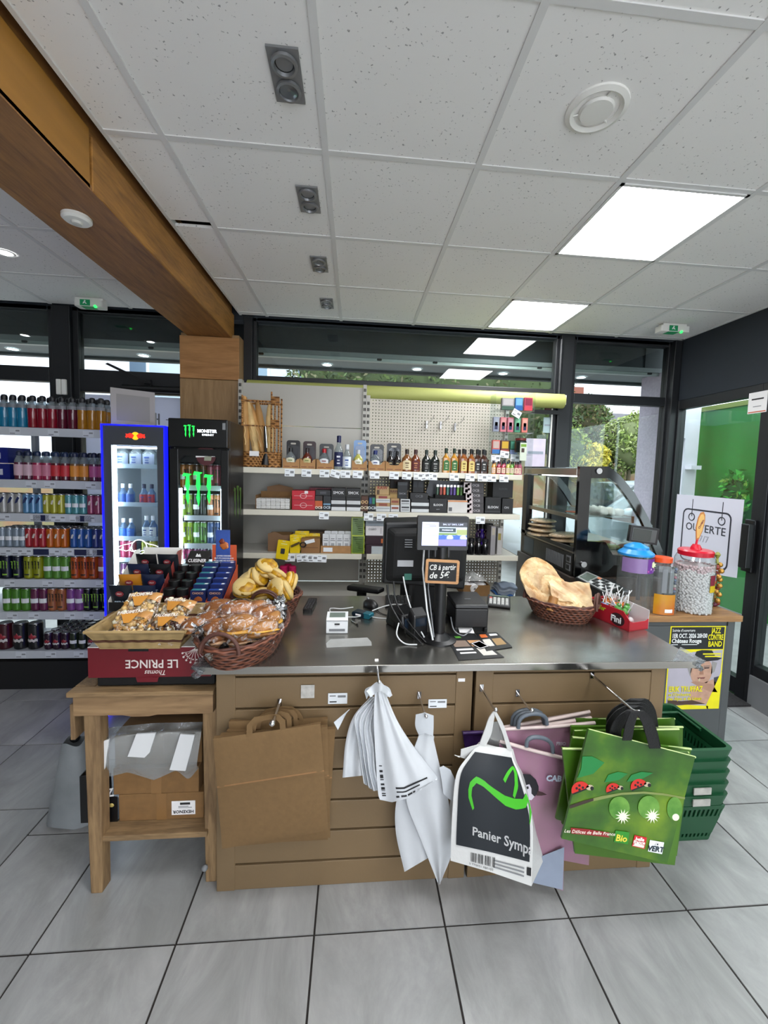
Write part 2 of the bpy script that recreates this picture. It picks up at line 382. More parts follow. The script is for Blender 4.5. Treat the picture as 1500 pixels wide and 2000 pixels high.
def panel(xa, ya, xb, yb, label):
    t = thing('ceiling_light', label, 'ceiling light', ((xa+xb)/2, (ya+yb)/2, ZC))
    a, b = (xb-xa)/2-.012, (yb-ya)/2-.012; f = MB()
    for q in ((-a, -b, a, -b+.014), (-a, b-.014, a, b), (-a, -b, -a+.014, b), (a-.014, -b, a, b)): f.box(q[0], q[1], -.004, q[2], q[3], .02, RAIL)
    part('frame', f, t); part('diffuser', MB().box(-a+.014, -b+.014, 0, a-.014, b-.014, .01, DIFF), t)
PL = {(1, 0): 'large lit square ceiling panel nearest the counter on the right', (1, 2): 'smaller looking lit ceiling panel close to the window wall', (-1, -2): 'lit ceiling panel only just showing at the top edge', (1, -4): 'lit ceiling panel behind the viewpoint on the right', (-1, -6): 'lit ceiling panel far behind the viewpoint near the beam', (1, -6): 'lit ceiling panel far behind the viewpoint on the right'}
xs = [-.955]+[GX+.6*i for i in range(-2, 5)]+[XR]
ys = [-3.2]+[GY+.6*j for j in range(-8, 4)]+[YW-.03]
for a in range(len(xs)-1):
    for b in range(len(ys)-1):
        xa, xb, ya, yb = xs[a], xs[a+1], ys[b], ys[b+1]
        ij = (round((xa-GX)/.6) if a else -3, round((ya-GY)/.6) if b else -9)
        if ij in LIT: panel(xa, ya, xb, yb, PL.get(ij, 'lit square ceiling panel behind the viewpoint over the shop floor'))
        else: ctile(xa, ya, xb, yb-(.045 if ij == (-3, 0) else 0))
for i in range(len(xs)-1):
    part('grid_rail', MB().box(xs[i]-.012 if i else xs[i]-.004, ys[0], ZC, xs[i]+.012, ys[-1], ZC+.03, RAIL), ce)
for y in ys[1:-1]:
    for k in range(1):
        x_l = xs[1] if abs(y-GY-.6) < .01 else xs[0]
        part('grid_rail', MB().box(x_l, y-.012, ZC+.001, xs[-1], y+.012, ZC+.03, RAIL), ce)
CT2 = CT
xl = [-4.6, -4.2, -3.6, -3.0, -2.4, -1.80, -1.33]; yl = [-3.2]+[2.45+.585*k for k in range(-9, 2)]+[YW-.03]
for a in range(len(xl)-1):
    for b in range(len(yl)-1): ctile(xl[a], yl[b], xl[a+1], yl[b+1])
for x in xl[1:-1]: part('grid_rail', MB().box(x-.012, yl[0], ZC, x+.012, yl[-1], ZC+.03, RAIL), ce)
for y in yl[1:-1]: part('grid_rail', MB().box(xl[0], y-.012, ZC+.001, xl[-1], y+.012, ZC+.03, RAIL), ce)

# ---- wooden beam and pillar
BW = wood('beam_wood', '#a5743f', '#704a28', 7, 'Y', .5); BW2 = wood('beam_wood_light', '#b5803c', '#7d5424', 7, 'Y', .5); PW = wood('pillar_wood', '#a08058', '#80623e', 6, 'Z', .55)
bm = struct('trim_1', MB().box(-1.32, -3.2, 2.625, -1.0, 3.5, 2.97, BW))
part('soffit_board', MB().box(-1.32, -3.2, 2.61, -1.10, 3.5, 2.626, BW), bm)
part('soffit_board', MB().box(-1.098, -3.2, 2.607, -.985, 3.5, 2.626, BW), bm)
part('side_board', MB().box(-1.0, 1.70, 2.61, -.982, 3.5, 2.80, BW2), bm, .003)
part('side_board', MB().box(-1.0, -3.2, 2.61, -.985, 1.69, 2.82, M('beam_cover', '#a8762f', .5, noise=(5, .1), stretch=(4, .5, 4))), bm, .003)
pl = struct('trim_2', MB().box(-1.37, 3.45, 0, -.93, 3.64, 2.63, PW))
part('facing_board', MB().box(-1.375, 3.432, 2.28, -.925, 3.45, 2.605, wood('pillar_top_wood', '#b5834f', '#8f6236', 5, 'X', .55)), pl, .003)
part('facing_board', MB().box(-1.375, 3.432, .0, -.925, 3.45, 2.276, PW), pl, .003)

# ---- window wall
FR = M('anthracite_frame', '#16181b', .45); NAVY = M('dark_navy_paint', '#1d242c', .7, noise=(2, .1))
def win(name, xa, xb, rails, panes, st=.045, glass=GLASS, y=YW):
    f = MB(); f.box(xa, y, 0, xa+st, y+.07, ZC, FR); f.box(xb-st, y, 0, xb, y+.07, ZC, FR)
    for z0, z1 in rails: f.box(xa+st, y, z0, xb-st, y+.07, z1, FR)
    o = struct(name, f, None, .004)
    for z0, z1 in panes: part('pane', MB().box(xa+st, y+.03, z0, xb-st, y+.036, z1, glass), o)
    return o
struct('wall_back', MB().box(-4.6, YW+.0, ZC-.03, XR+.1, YW+.1, 2.99, NAVY))
win('window_1', -4.6, -2.40, [(0, .12), (2.235, 2.35), (2.79, ZC)], [(.12, 2.235), (2.35, 2.79)])
struct('trim_3', MB().box(-2.40, YW-.03, 0, -2.262, YW+.1, ZC, FR), None, .004)
FILM = M('white_window_film', '#dfe0ee', .6); nt_ = FILM.node_tree; tl_ = nt_.nodes.new('ShaderNodeBsdfTranslucent'); tl_.inputs[0].default_value = (.75, .76, .86, 1); mx_ = nt_.nodes.new('ShaderNodeMixShader'); mx_.inputs[0].default_value = .55
nt_.links.new(nt_.nodes['Principled BSDF'].outputs[0], mx_.inputs[1]); nt_.links.new(tl_.outputs[0], mx_.inputs[2]); nt_.links.new(mx_.outputs[0], nt_.nodes['Material Output'].inputs[0])
d1 = win('door_1', -2.262, -1.36, [(0, .12), (2.17, 2.345), (2.79, ZC)], [(.12, 2.17), (2.345, 2.79)])
struct('trim_4', MB().box(-.93, YW-.02, 0, -.86, YW+.1, ZC, FR), None, .004)
w2 = win('window_2', -.86, 1.77, [(0, .30), (2.23, 2.36), (2.80, ZC)], [(.30, 2.23), (2.36, 2.80)], .03)
part('gasket_strip', MB().box(1.725, YW-.006, .3, 1.737, YW, 2.22, WHITE), w2)
struct('trim_5', MB().box(1.77, YW-.03, 0, 1.89, YW+.1, ZC, FR), None, .004)
part('cover_strip', MB().cyl((1.768, YW-.035, 2.3), (1.768, YW-.035, 2.78), .014, FR), w2)
win('window_3', 1.89, 2.825, [(0, .30), (2.255, 2.335), (2.78, ZC)], [(.30, 2.255), (2.335, 2.78)], .035)
struct('trim_6', MB().box(2.81, YW-.05, 0, 2.96, YW+.1, ZC, FR), None, .004)
# white film with mirrored lettering on the glazed door
film = part('window_film', MB().box(-2.19, YW+.018, .75, -1.42, YW+.026, 2.15, FILM), d1)
GREYINK = M('grey_vinyl', '#7d7b85', .6)
text('Horaires', .135, GREYINK, d1, Matrix.Translation((-1.60, YW+.016, 1.965)) @ Matrix.Scale(-1, 4, (1, 0, 0)) @ Matrix.Rotation(PI/2, 4, 'X'), align='LEFT')
part('rule_line', MB().box(-1.56, YW+.012, 1.965, -1.40, YW+.017, 1.972, GREYINK), d1)
dc = MB().cyl((-1.86, YW-.05, 2.20), (-1.40, YW-.05, 2.20), .028, BLK, 12).box(-1.75, YW-.03, 2.17, -1.66, YW, 2.28, BLK)
part('door_closer', dc, d1); part('closer_arm', MB().hexa([(-1.68,YW-.09,2.24),(-1.62,YW-.09,2.24),(-1.95,YW-.09,2.385),(-1.97,YW-.09,2.375),(-1.68,YW-.075,2.24),(-1.62,YW-.075,2.24),(-1.95,YW-.075,2.385),(-1.97,YW-.075,2.375)], BLK), d1)
for x in (-2.365, -2.325): part('contact_sensor', MB().box(x, YW-.05, 2.13, x+.034, YW-.03, 2.25, WHITE), d1, .004)

# ---- right wall: dark paint over a glazed door and a side light
win_x = MB()
struct('wall_right', MB().box(XR, -3.2, 2.30, XR+.1, YW-.06, 2.98, NAVY))
def winx(name, ya, yb, rails, panes, st, sf, z0=0):
    f = MB(); f.box(XR, ya, z0, XR+.07, ya+st, 2.30, FR); f.box(XR, yb-sf, z0, XR+.07, yb, 2.30, FR)
    for a, b in rails: f.box(XR, ya+st, a, XR+.07, yb-sf, b, FR)
    o = struct(name, f, None, .004)
    for a, b in panes: part('pane', MB().box(XR+.03, ya+st, a, XR+.036, yb-sf, b, GLASS), o)
    return o
d2 = winx('door_2', 2.68, 3.55, [(.02, .14), (2.22, 2.30)], [(.14, 2.22)], .085, .02)
struct('trim_7', MB().box(XR-.01, 2.655, 0, XR+.08, 2.68, 2.30, FR), None, .004)
part('door_handle', MB().box(XR-.075, 2.70, .98, XR-.02, 2.76, 1.30, BLK).box(XR-.03, 2.70, .95, XR, 2.78, 1.33, BLK), d2, .006)
w4 = winx('window_4', .6, 2.655, [(.22, .30), (2.22, 2.30)], [(.30, 2.22)], .07, .02)
struct('baseboard_right', MB().box(XR-.01, .4, 0, XR+.08, 2.655, .22, M('grey_skirting_tile', '#6f7072', .5, noise=(4, .15))), None, .003)
struct('wall_right_rear', MB().box(XR, -3.2, 0, XR+.1, .6, 2.30, M('pale_wall', '#e8e7e3', .8)))
struct('wall_left', MB().box(-4.7, -3.2, 0, -4.6, 3.7, 2.98, M('dim_wall', '#55565a', .8)))
PWALL = M('pale_wall', '#e8e7e3', .8)
struct('wall_front', MB().box(-4.7, -3.3, 2.5, 3.03, -3.2, 2.98, PWALL).box(-4.7, -3.3, 0, -.6, -3.2, 2.5, PWALL).box(2.4, -3.3, 0, 3.03, -3.2, 2.5, PWALL))
struct('added_window', MB().box(-.6, -3.28, 0, 2.4, -3.22, .1, FR).box(-.6, -3.28, 2.42, 2.4, -3.22, 2.5, FR).box(.85, -3.28, .1, .95, -3.22, 2.42, FR))  # unseen rear opening, added so that daylight brightens the ceiling
# sticker on the door glass
st = thing('door_sticker', 'small white paper notice stuck high on the glass door', 'notice', (XR-.004, 2.79, 2.17), rot=(0, 0, -PI/2))
part('sheet', MB().box(-.07, -.002, -.075, .07, .002, .075, PAPER), st)
part('print', MB().box(-.045, -.003, .02, .045, -.002, .03, INK).box(-.03, -.003, -.03, .03, -.002, -.025, GREYM).box(-.065, -.003, -.07, .065, -.002, -.062, flat('#c96a4a')), st)
mat_ = single('door_mat', MB().box(2.12, 2.62, .0, 2.86, 3.4, .012, M('dark_coir', '#2c2a2b', .95, noise=(120, .4))), 'dark entrance mat on the floor by the glass door', 'mat')
single('door_wedge', MB().hexa([(2.50,2.86,.012),(2.68,2.80,.012),(2.68,2.80,.075),(2.50,2.86,.03),(2.54,2.97,.012),(2.72,2.91,.012),(2.72,2.91,.075),(2.54,2.97,.03)], wood('wedge_wood', '#7a4a30', '#4e2c1c', 8)), 'small reddish wood wedge on the entrance mat', 'wedge')

# ---- ceiling fittings
PLATE = M('satin_plate', '#8f9092', .4, .6); LENS = M('lamp_lens', '#6d7074', .12, .3); DARK = M('dark_recess', '#101012', .5)
for n, (x, y, dk) in enumerate(((560, 150, 0), (603, 391, 1), (624, 517, 0), (638.5, 593, 0))):
    p = atz(x, y, ZC); t = thing('twin_spotlight', ['nearest large twin spotlight plate in the ceiling', 'second twin spotlight plate with dark open lamps', 'third twin spotlight plate away along the ceiling rail', 'farthest small twin spotlight plate near the window wall'][n], 'spotlight', (p.x, p.y, ZC+.004), 0, 'twin spotlights along the ceiling rail')
    part('plate', MB().box(-.047, -.092, -.006, .047, .092, .002, PLATE), t)
    for k, s in enumerate((-1, 1)):
        r = part('trim_ring', MB().lathe([(.040, -.004), (.039, -.012), (.031, -.013), (.027, .0)], PLATE, 20, (0, s*.044, -.003), cap=False), t)
        part('bulb', MB().lathe([(.028, -.008), (.02, -.006), (0, -.002)] if not (dk or k == 0 and n == 0) else [(.028, -.004), (.02, -.001), (0, 0)], DARK if dk or (n == 0 and k == 0) else LENS, 18, (0, s*.044, -.003), cap=False), t)
p = atz(1165, 216, ZC)
t = thing('air_vent', 'round white extractor vent in a ceiling tile', 'vent', (p.x, p.y, ZC+.005))
part('flange', MB().lathe([(.098, 0), (.097, -.006), (.082, -.012), (.07, -.004), (.068, .02)], WHITE, 32, cap=False), t)
part('duct', MB().lathe([(.07, .02), (.0, .02)], BLKM, 24, cap=False), t)
part('disc', MB().lathe([(0, -.014), (.05, -.013), (.055, -.006), (.05, .004)], WHITE, 28), t)
for k in range(3): a = 2*PI*k/3+.6; part('spoke', MB().cyl((.04*math.cos(a), .04*math.sin(a), -.004), (.08*math.cos(a), .08*math.sin(a), -.004), .003, WHITE), t)
p = atz(150, 423, 2.61)
t = thing('smoke_detector', 'round white smoke detector under the wooden beam', 'smoke detector', (p.x, p.y, 2.609))
part('base', MB().lathe([(.053, 0), (.053, -.012), (.044, -.02), (0, -.022)], WHITE, 28), t)
part('sensor', MB().lathe([(.02, -.02), (.018, -.03), (0, -.031)], M('off_white_plastic', '#cfcdc6', .5), 18), t)
GREENL = M('green_indicator', '#18e03c', .3, emit=3.5); EXG = M('exit_green', '#0e7a4a', .4, emit=.12)
def exit_sign(loc, rz, label, w=.24, tilt=0):
    t = thing('exit_sign', label, 'exit sign', loc, rz)
    part('mount', MB().box(-.1, -.03, -.02, .1, .03, 0, WHITE), t, .004)
    part('housing', MB().prism(rr(-w/2, -.04, w/2, .04, .012), -.065, -.02, WHITE, 'z'), t, .004)
    g = MB(); g.box(-.055, -.043, -.062, .015, -.040, -.02, EXG); g.box(-.055, -.03, -.0665, .035, .03, -.065, EXG)
    part('pictogram_plate', g, t)
    f = MB(); f.prism(circ(-.02, -.03, .006, 8), -.0442, -.043, PAPER); f.prism([(-.035,-.05),(-.028,-.05),(-.022,-.043),(-.012,-.052),(-.006,-.05),(-.018,-.036),(-.03,-.036)], -.0442, -.043, PAPER)
    part('running_figure', f, t)
    part('indicator_light', MB().ball((.05, -.035, -.064), .011, GREENL, n=10, k=6), t)
p = at(178, 590, 3.42); exit_sign((p.x, 3.42, ZC+.003), 0, 'emergency exit light with green pictogram left of the beam', .2)
p = atz(1313, 640, ZC-.02); exit_sign((p.x, p.y, ZC+.003), 0, 'emergency exit light glowing green by the right wall')
LED = M('led_spot', '#ffffff', .3, emit=SPOT_L, ecol='#f2f8ff')
SPOTS = [(-2.09, 2.75), (-3.28, 2.75)]
for k, (x, y) in enumerate(SPOTS):
    t = thing('led_downlight', 'lit round LED downlight over the drinks rack' if k == 0 else 'second lit LED downlight left of the first over the drinks rack', 'downlight', (x, y, ZC+.004), 0, 'LED downlights over the drinks rack')
    part('ring', MB().lathe([(.05, 0), (.048, -.006), (.036, -.004)], WHITE, 20, cap=False), t); part('lens', MB().lathe([(.036, -.003), (0, -.003)], LED, 16, cap=False), t)

# ---- roller blind over the window
BLIND = M('lime_blind', '#a9ad62', .6, noise=(3, .06), stretch=(.3, 1, 6))
t = thing('roller_blind', 'rolled lime green blind tube across the shop window', 'blind', (.45, YW-.07, 2.245))
part('tube', MB().cyl((-1.33, 0, .0), (1.34, 0, .0), .062, BLIND, 24), t); part('bracket', MB().box(-1.345, -.03, -.03, -1.33, .07, .05, BLK), t); part('bracket', MB().box(1.342, -.03, -.03, 1.356, .07, .05, WHITE), t)
part('bottom_bar', MB().box(-1.31, .02, -.11, 1.33, .04, -.075, BLK), t)
# ================================================================ outside the windows
ASPH = M('asphalt', '#9b9998', .95, noise=(6, .12)); RENDERW = M('white_render', '#d9d6e0', .85, noise=(5, .05)); LILAC = M('lilac_render', '#b9aebd', .9, noise=(40, .1), bump=(60, .3))
SOF = M('grey_soffit', '#83878a', .7); ALU = M('pale_aluminium', '#aeb4b3', .45, .3); FASC = M('dark_fascia', '#20272c', .7)
gr = struct('ground_outside', MB().box(-22, 3.7, -.2, 22, 30, -.02, ASPH).box(3.03, -4, -.2, 12, 3.7, -.02, ASPH))
cn = struct('trim_8', MB().box(-6, 3.86, 2.605, 2.75, 3.92, 3.3, FASC))
part('soffit', MB().box(-6, 3.80, 2.60, 4.2, 4.24, 2.64, SOF), cn); part('canopy_edge', MB().box(-6, 4.24, 2.575, 4.2, 4.30, 2.70, M('dark_edge', '#3a4042', .7)), cn)
part('shutter_rail', MB().box(-6, 3.81, 2.572, 2.75, 3.85, 2.612, ALU), cn)
part('cladding', MB().box(2.75, 3.85, 2.605, 4.2, 3.9, 3.3, FASC).box(2.75, 3.81, 2.572, 4.2, 3.85, 2.612, ALU), cn)
slot_me = MB().prism(rr(-.022, -.010, .022, .010, .009), -.004, .004, BLKM).mesh('rail_slot')
for x, y in ((510, 691), (741, 702), (850, 707), (1054, 716), (48, 673), (295, 685), (1269, 728)):
    p = at(x, y, 3.808); part('rail_slot', slot_me, cn, loc=(p.x, 3.808, 2.591))
for k, (x, y) in enumerate(((640, 716), (812, 725), (977, 733), (1135, 737), (297, 703), (58, 693))):
    p = atz(x, y, 2.598); p.y = min(p.y, 4.12); t = thing('soffit_downlight', ['downlight in the outside canopy seen left above the blind', 'downlight in the outside canopy seen above the middle of the blind', 'downlight in the outside canopy seen right above the blind', 'downlight in the outside canopy over the right hand window', 'downlight in the outside canopy over the glazed door', 'downlight in the outside canopy over the leftmost window'][k], 'downlight', (p.x, p.y, 2.598), 0, 'downlights under the outside canopy')
    part('ring', MB().lathe([(.055, 0), (.05, -.006), (.04, -.004)], WHITE, 18, cap=False), t); part('lens', MB().lathe([(.04, -.003), (0, -.004)], M('canopy_led', '#ffffff', .3, emit=22, ecol='#e4f4ff'), 16, cap=False), t)
struct('trim_9', MB().box(2.87, 3.72, 0, 3.05, 4.05, 2.60, LILAC))
# bank with a stone wall, hedges and shrubs
MULCH = M('leaf_mulch', '#7d5640', .95, noise=(3, .5), col2='#6b6a48'); 
def bank(u, v):
    x = -14+34*u; y = 7.6+6.5*v
    z = 1.0+2.3*min(1, v*1.7)-(1.2 if v < .001 else 0)+.12*math.sin(x*1.7)+.08*math.sin(y*3+x)
    return (x, y, z)
b = MB().grid(bank, 50, 16, MULCH); single('planted_bank', b, 'sloping bank of brown mulch and grass behind the street', 'bank')
STONE = [M('field_stone_%d' % k, c, .95, noise=(9, .25)) for k, c in enumerate(('#8c8790', '#a39da3', '#74707a', '#98918c'))]
sw = thing('stone_wall', 'rough grey stone retaining wall halfway up the bank', 'wall', (0, 10.3, 0))
part('mortar', MB().box(-1, .06, 1.6, 12, .4, 3.2, M('mortar', '#77727a', .95)), sw)
for k in range(150):
    i, j = k % 25, k//25; xx = 2.2+i*.26+(.13 if j % 2 else 0)+rnd.uniform(-.03, .03); zz = 1.75+j*.235
    key = 'st%d' % (k % 8)
    if key not in cuts: cuts[key] = MB().ball((0, 0, 0), 1, STONE[k % 4], (.135, .1, .115), 7, 5, .12, seed=k, pw=.7).mesh('stone')
    part('stone', cuts[key], sw, loc=(xx, .02, zz))
def leaves(name, c, rad, n, cols, size, seed, label, stem=True, cat='shrub'):
    q = random.Random(seed); t = thing(name, label, cat, (c[0], c[1], c[2]-rad[2])); mb = MB(); ms = [M('leaf_'+k.strip('#'), k, .75, spec=.3) for k in cols]
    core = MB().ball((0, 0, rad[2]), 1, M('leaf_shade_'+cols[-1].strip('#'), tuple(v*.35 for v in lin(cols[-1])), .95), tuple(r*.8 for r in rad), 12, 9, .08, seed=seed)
    for k in range(n):
        z = q.uniform(-1, 1); a = q.uniform(0, 2*PI); h = math.sqrt(1-z*z); f = (.78+.22*q.random())*(1+.12*math.sin(3*a+seed)+.1*math.sin(5*z+a*2))
        p = Vector((h*math.cos(a)*rad[0]*f, h*math.sin(a)*rad[1]*f, z*rad[2]*f+rad[2]))
        d = Vector((q.gauss(0, 1), q.gauss(0, 1), q.gauss(0, 1))).normalized(); e = d.orthogonal().normalized(); e = e*math.cos(a)+d.cross(e)*math.sin(a); s2 = size*q.uniform(.6, 1.3)
        mb.put([p-d*s2, p+e*s2*.4, p+d*s2, p-e*s2*.4], [(0, 1, 2, 3)], ms[k % len(ms)])
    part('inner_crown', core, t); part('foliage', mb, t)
    if stem: part('stem', MB().cyl((0, 0, -.5), (0, 0, rad[2]), .05, M('bark', '#57473a', .95), 7, .03), t)
    return t
def px(x, y, Y): return tuple(at(x, y, Y))
leaves('shrub', px(1143, 905, 8.2), (.42, .4, .42), 5200, ('#c9b43c', '#a99a2c', '#d8cc62', '#8c8a2e'), .05, 3, 'rounded golden yellow shrub on the bank', True)
leaves('shrub', px(1232, 868, 8.4), (.55, .5, .62), 4200, ('#77863f', '#8b9654', '#566430', '#a0a670'), .05, 5, 'taller green shrub right of the golden one')
leaves('shrub', px(1108, 878, 8.0), (.4, .35, .5), 900, ('#6d7c33', '#85913f', '#4b5c26'), .05, 9, 'green shrub half hidden behind the window post')
leaves('hedge', px(1142, 822, 10.0), (.75, .4, .55), 2200, ('#4d5f35', '#5f7040', '#39482a', '#6c6440'), .055, 6, 'dark ivy hedge hanging over the stone wall', False, 'hedge')
for k, (x, y, rx, rz) in enumerate(((770, 760, 1.3, 1.3), (900, 790, 1.4, 1.6), (1010, 790, 1.3, 1.9), (1062, 850, .8, 1.3), (655, 745, 1.0, .9))):
    leaves('hedge', px(x, y, 9.6), (rx, .7, rz), 1700, ('#39472a', '#4c5d35', '#2b361f', '#6f6b50', '#5c6e3a'), .07, 20+k, ['dark hedge seen over the perforated panel at left', 'dark hedge seen over the middle of the perforated panel', 'dark hedge behind the hanging refill packs', 'hedge beside the window post right of the refill packs', 'low hedge beside the pale building outside'][k], False, 'hedge')
leaves('tree', px(-60, 780, 9.0), (.9, .6, 1.3), 1200, ('#a08a32', '#8d7a2e', '#6f7a34'), .07, 31, 'yellowing tree at the far left window edge', True, 'tree')
# white houses and picket fence on top of the bank
fz = at(1215, 815, 11.5).z; fx = at(1178, 800, 11.5).x
pf = thing('picket_fence', 'white picket fence along the top of the bank', 'fence', (fx, 11.5, fz))
part('rail', MB().box(0, .02, .1, 2.4, .05, .16, WHITE), pf); part('rail', MB().box(0, .02, .32, 2.4, .05, .38, WHITE), pf)
pk = MB().prism([(0, -.1), (.07, -.1), (.07, .42), (.035, .48), (0, .42)], 0, .02, WHITE).mesh('picket')
for k in range(20): part('picket', pk, pf, loc=(k*.12, 0, 0))
hs = thing('house', 'white rendered house behind the picket fence', 'house', (fx+.15, 13.5, fz-1))
part('wall', MB().box(0, 0, 0, 5, 3, 5, RENDERW), hs); part('corner_post', MB().box(-.05, -.1, 0, .3, 0, 2.2, M('red_brown_post', '#7d4638', .8)), hs)
b2 = thing('house', 'pale apartment building seen above the blind at left', 'building', (-5.2, 12, 0))
part('wall', MB().box(-5, 0, 0, 5.2, 4, 6.5, M('pale_blue_render', '#b9c4d2', .85)), b2)
for x in (-1.2, .4, 2.0, 3.5): f = part('window', MB().box(x, -.03, 3.3, x+.8, 0, 4.6, WHITE), b2); part('pane', MB().box(x+.07, -.035, 3.37, x+.73, -.03, 4.53, M('sky_lit_glass', '#6f8296', .1)), f)
b3 = thing('house', 'white house with a balcony filling the leftmost windows', 'house', (-9.2, 8.0, 0))
part('wall', MB().box(-2, .4, 0, 3.6, 3, 6.5, RENDERW), b3); part('balcony_slab', MB().box(-1.2, -.1, 2.5, 2.6, .4, 2.62, RENDERW), b3)
bal = MB().lathe([(.05, 0), (.03, .1), (.075, .25), (.04, .5), (.055, .62)], RENDERW, 10).mesh('baluster')
for k in range(12): part('baluster', bal, b3, loc=(-1.0+k*.32, 0, 2.62))
part('balcony_rail', MB().box(-1.2, -.08, 3.24, 2.6, .08, 3.34, RENDERW), b3)
# annexe beyond the glass door
GREENW = M('bright_green_panel', '#176a20', .35, noise=(3, .12), stretch=(1, 1, .5))
an = thing('annexe', 'white annexe wall with a dark doorway beyond the glass door', 'building', (4.0, 5.1, 0))
part('wall', MB().box(.27, 0, 0, .46, .2, 3.6, RENDERW).box(-.1, 0, 2.12, .27, .2, 3.6, RENDERW).box(-.1, .3, 0, .27, .4, 2.12, M('dark_green_door', '#16301f', .6)), an)
part('ledge', MB().box(.30, -.1, 1.72, .44, 0, 1.77, RENDERW), an)
gp = single('garden_screen', MB().box(4.66, .2, 0, 4.72, 5.35, 2.5, GREENW).box(4.64, .2, 2.5, 4.74, 5.35, 2.56, M('olive_cap', '#6d7a3c', .7)), 'bright green wall panel outside beyond the glass door', 'wall panel')
leaves('hedge', (4.57, 4.65, 1.15), (.04, .2, .6), 350, ('#2f8a2c', '#46a03a', '#6f9a3c', '#1f6d22'), .06, 44, 'green hedge growing against the outside panel', False, 'hedge')
# parked car
CARW = M('pale_car_paint', '#cdd3da', .25, .1, coat=.6); CARG = M('car_glass', '#2b343b', .06, coat=.5); TYRE = M('tyre_rubber', '#161617', .85)
ca = thing('car', 'pale silver car parked outside behind the pastry case', 'car', (4.6, 6.6, 0))
pr = [(-2.1, .35), (-2.12, .75), (-1.9, .93), (-1.0, 1.02), (-.2, 1.48), (.9, 1.55), (1.7, 1.40), (2.05, .95), (2.1, .4)]
mb = MB(); ws = [.80, .84, .82, .80, .62, .60, .60, .76, .80]
for sgn in (0,):
    vs = [(x, -w_, z) for (x, z), w_ in zip(pr, ws)]+[(x, w_, z) for (x, z), w_ in zip(pr, ws)]; n = len(pr)
    mb.put(vs, [(i, i+1, i+1+n, i+n) for i in range(n-1)]+[(n-1, 0, n, 2*n-1)], CARW, True); mb.put(vs, [list(range(n-1, -1, -1)), list(range(n, 2*n))], CARW)
part('body', mb, ca)
part('windscreen', MB().hexa([(-.93, -.68, 1.06), (-.93, .68, 1.06), (-.27, .56, 1.455), (-.27, -.56, 1.455), (-.96, -.68, 1.09), (-.96, .68, 1.09), (-.30, .56, 1.475), (-.30, -.56, 1.475)], CARG), ca)
part('side_window', MB().hexa([(-.7, -.82, 1.04), (1.5, -.80, 1.04), (1.35, -.635, 1.40), (-.12, -.645, 1.44), (-.7, -.80, 1.04), (1.5, -.78, 1.04), (1.35, -.615, 1.40), (-.12, -.625, 1.44)], CARG), ca)
for x in (-1.35, 1.3):
    for y in (-.83, .63):
        wl = part('wheel', MB().cyl((x, y, .31), (x, y+.2, .31), .31, TYRE, 20), ca); part('hub_cap', MB().cyl((x, y-.012, .31), (x, y, .31), .2, ALU, 14), wl)
part('headlamp', MB().ball((-2.0, -.62, .78), .16, M('headlamp_lens', '#e6ecf0', .1, coat=.6), (.7, .9, .6), 10, 6), ca)
part('door_mirror', MB().ball((-.62, -.92, 1.08), .1, CARW, (.8, 1, .7), 10, 6), ca); part('wiper', MB().cyl((-.95, -.2, 1.09), (-.62, .3, 1.28), .012, BLK), ca)
# paper notices stuck on the window glass
for k, (x0, y0, x1, y1, c, lab) in enumerate(((1028, 856, 1063, 912, '#d9cfe0', 'lilac white notice sheet stuck on the shop window'), (1062, 815, 1082, 846, '#b6ccd0', 'pale blue notice stuck on the window by the post'), (1064, 792, 1085, 806, '#6e2f3c', 'dark red sticker on the window by the post'))):
    a, c_ = at(x0, y0, YW+.022), at(x1, y1, YW+.022); t = thing('window_notice', lab, 'notice', (a.x, YW+.02, c_.z)); w_, h_ = c_.x-a.x, a.z-c_.z
    part('sheet', MB().box(0, 0, 0, w_, .003, h_, flat(c, .8)), t); part('print', MB().box(w_*.1, -.001, h_*.45, w_*.9, 0, h_*.55, flat('#9aa3b0' if k != 2 else '#8a6a70')), t)
# ================================================================ the sales counter
TAN = M('tan_laminate', '#776246', .5, noise=(3, .07), bump=(150, .04)); TAN2 = M('tan_groove', '#4a3824', .8); YF = 1.51; ZT = .905
GR = [.845, .721, .598, .474, .351, .228, .104]
def cabinet(x0, x1, s0, s1, label, name='slatwall_cabinet'):
    t = thing(name, label, 'counter cabinet', (x0, YF, 0)); w_ = x1-x0
    part('carcass', MB().box(.006, .03, .012, w_-.006, .74, .87, TAN), t); part('groove_backing', MB().box(.01, .018, .02, w_-.01, .03, .868, TAN2), t)
    part('stile', MB().box(0, 0, 0.0, s0, .03, .875, TAN), t, .003); part('stile', MB().box(w_-s1, 0, 0.0, w_, .03, .875, TAN), t, .003)
    part('top_rail', MB().box(s0, .0, GR[0]+.004, w_-s1, .03, .875, TAN), t, .002)
    zs = GR+[-.004]
    for a, b in zip(zs[:-1], zs[1:]): part('slat', MB().box(s0-.002, .003, b+.0045, w_-s1+.002, .022, a-.0045, TAN), t, .002)
    return t
c1 = cabinet(-.487, .472, .068, .066, 'left tan slatted cabinet under the steel worktop'); c2 = cabinet(.484, 1.262, .07, .06, 'right tan slatted cabinet under the steel worktop')
WT = M('worn_steel_top', '#a19e97', .27, .95, noise=(5, .22), stretch=(.6, 1.4, 1), bump=(3, .05))
t = thing('steel_worktop', 'worn brushed steel worktop across both tan cabinets', 'worktop', (.415, 1.88, ZT))
part('top', MB().prism(rr(-.955, -.41, .955, .41, .02), -.028, 0, WT, 'z', True), t, .004); part('front_edge', MB().box(-.95, -.4125, -.0275, .95, -.4095, -.001, M('polished_edge', '#b9b7b2', .18, 1)), t, .001)
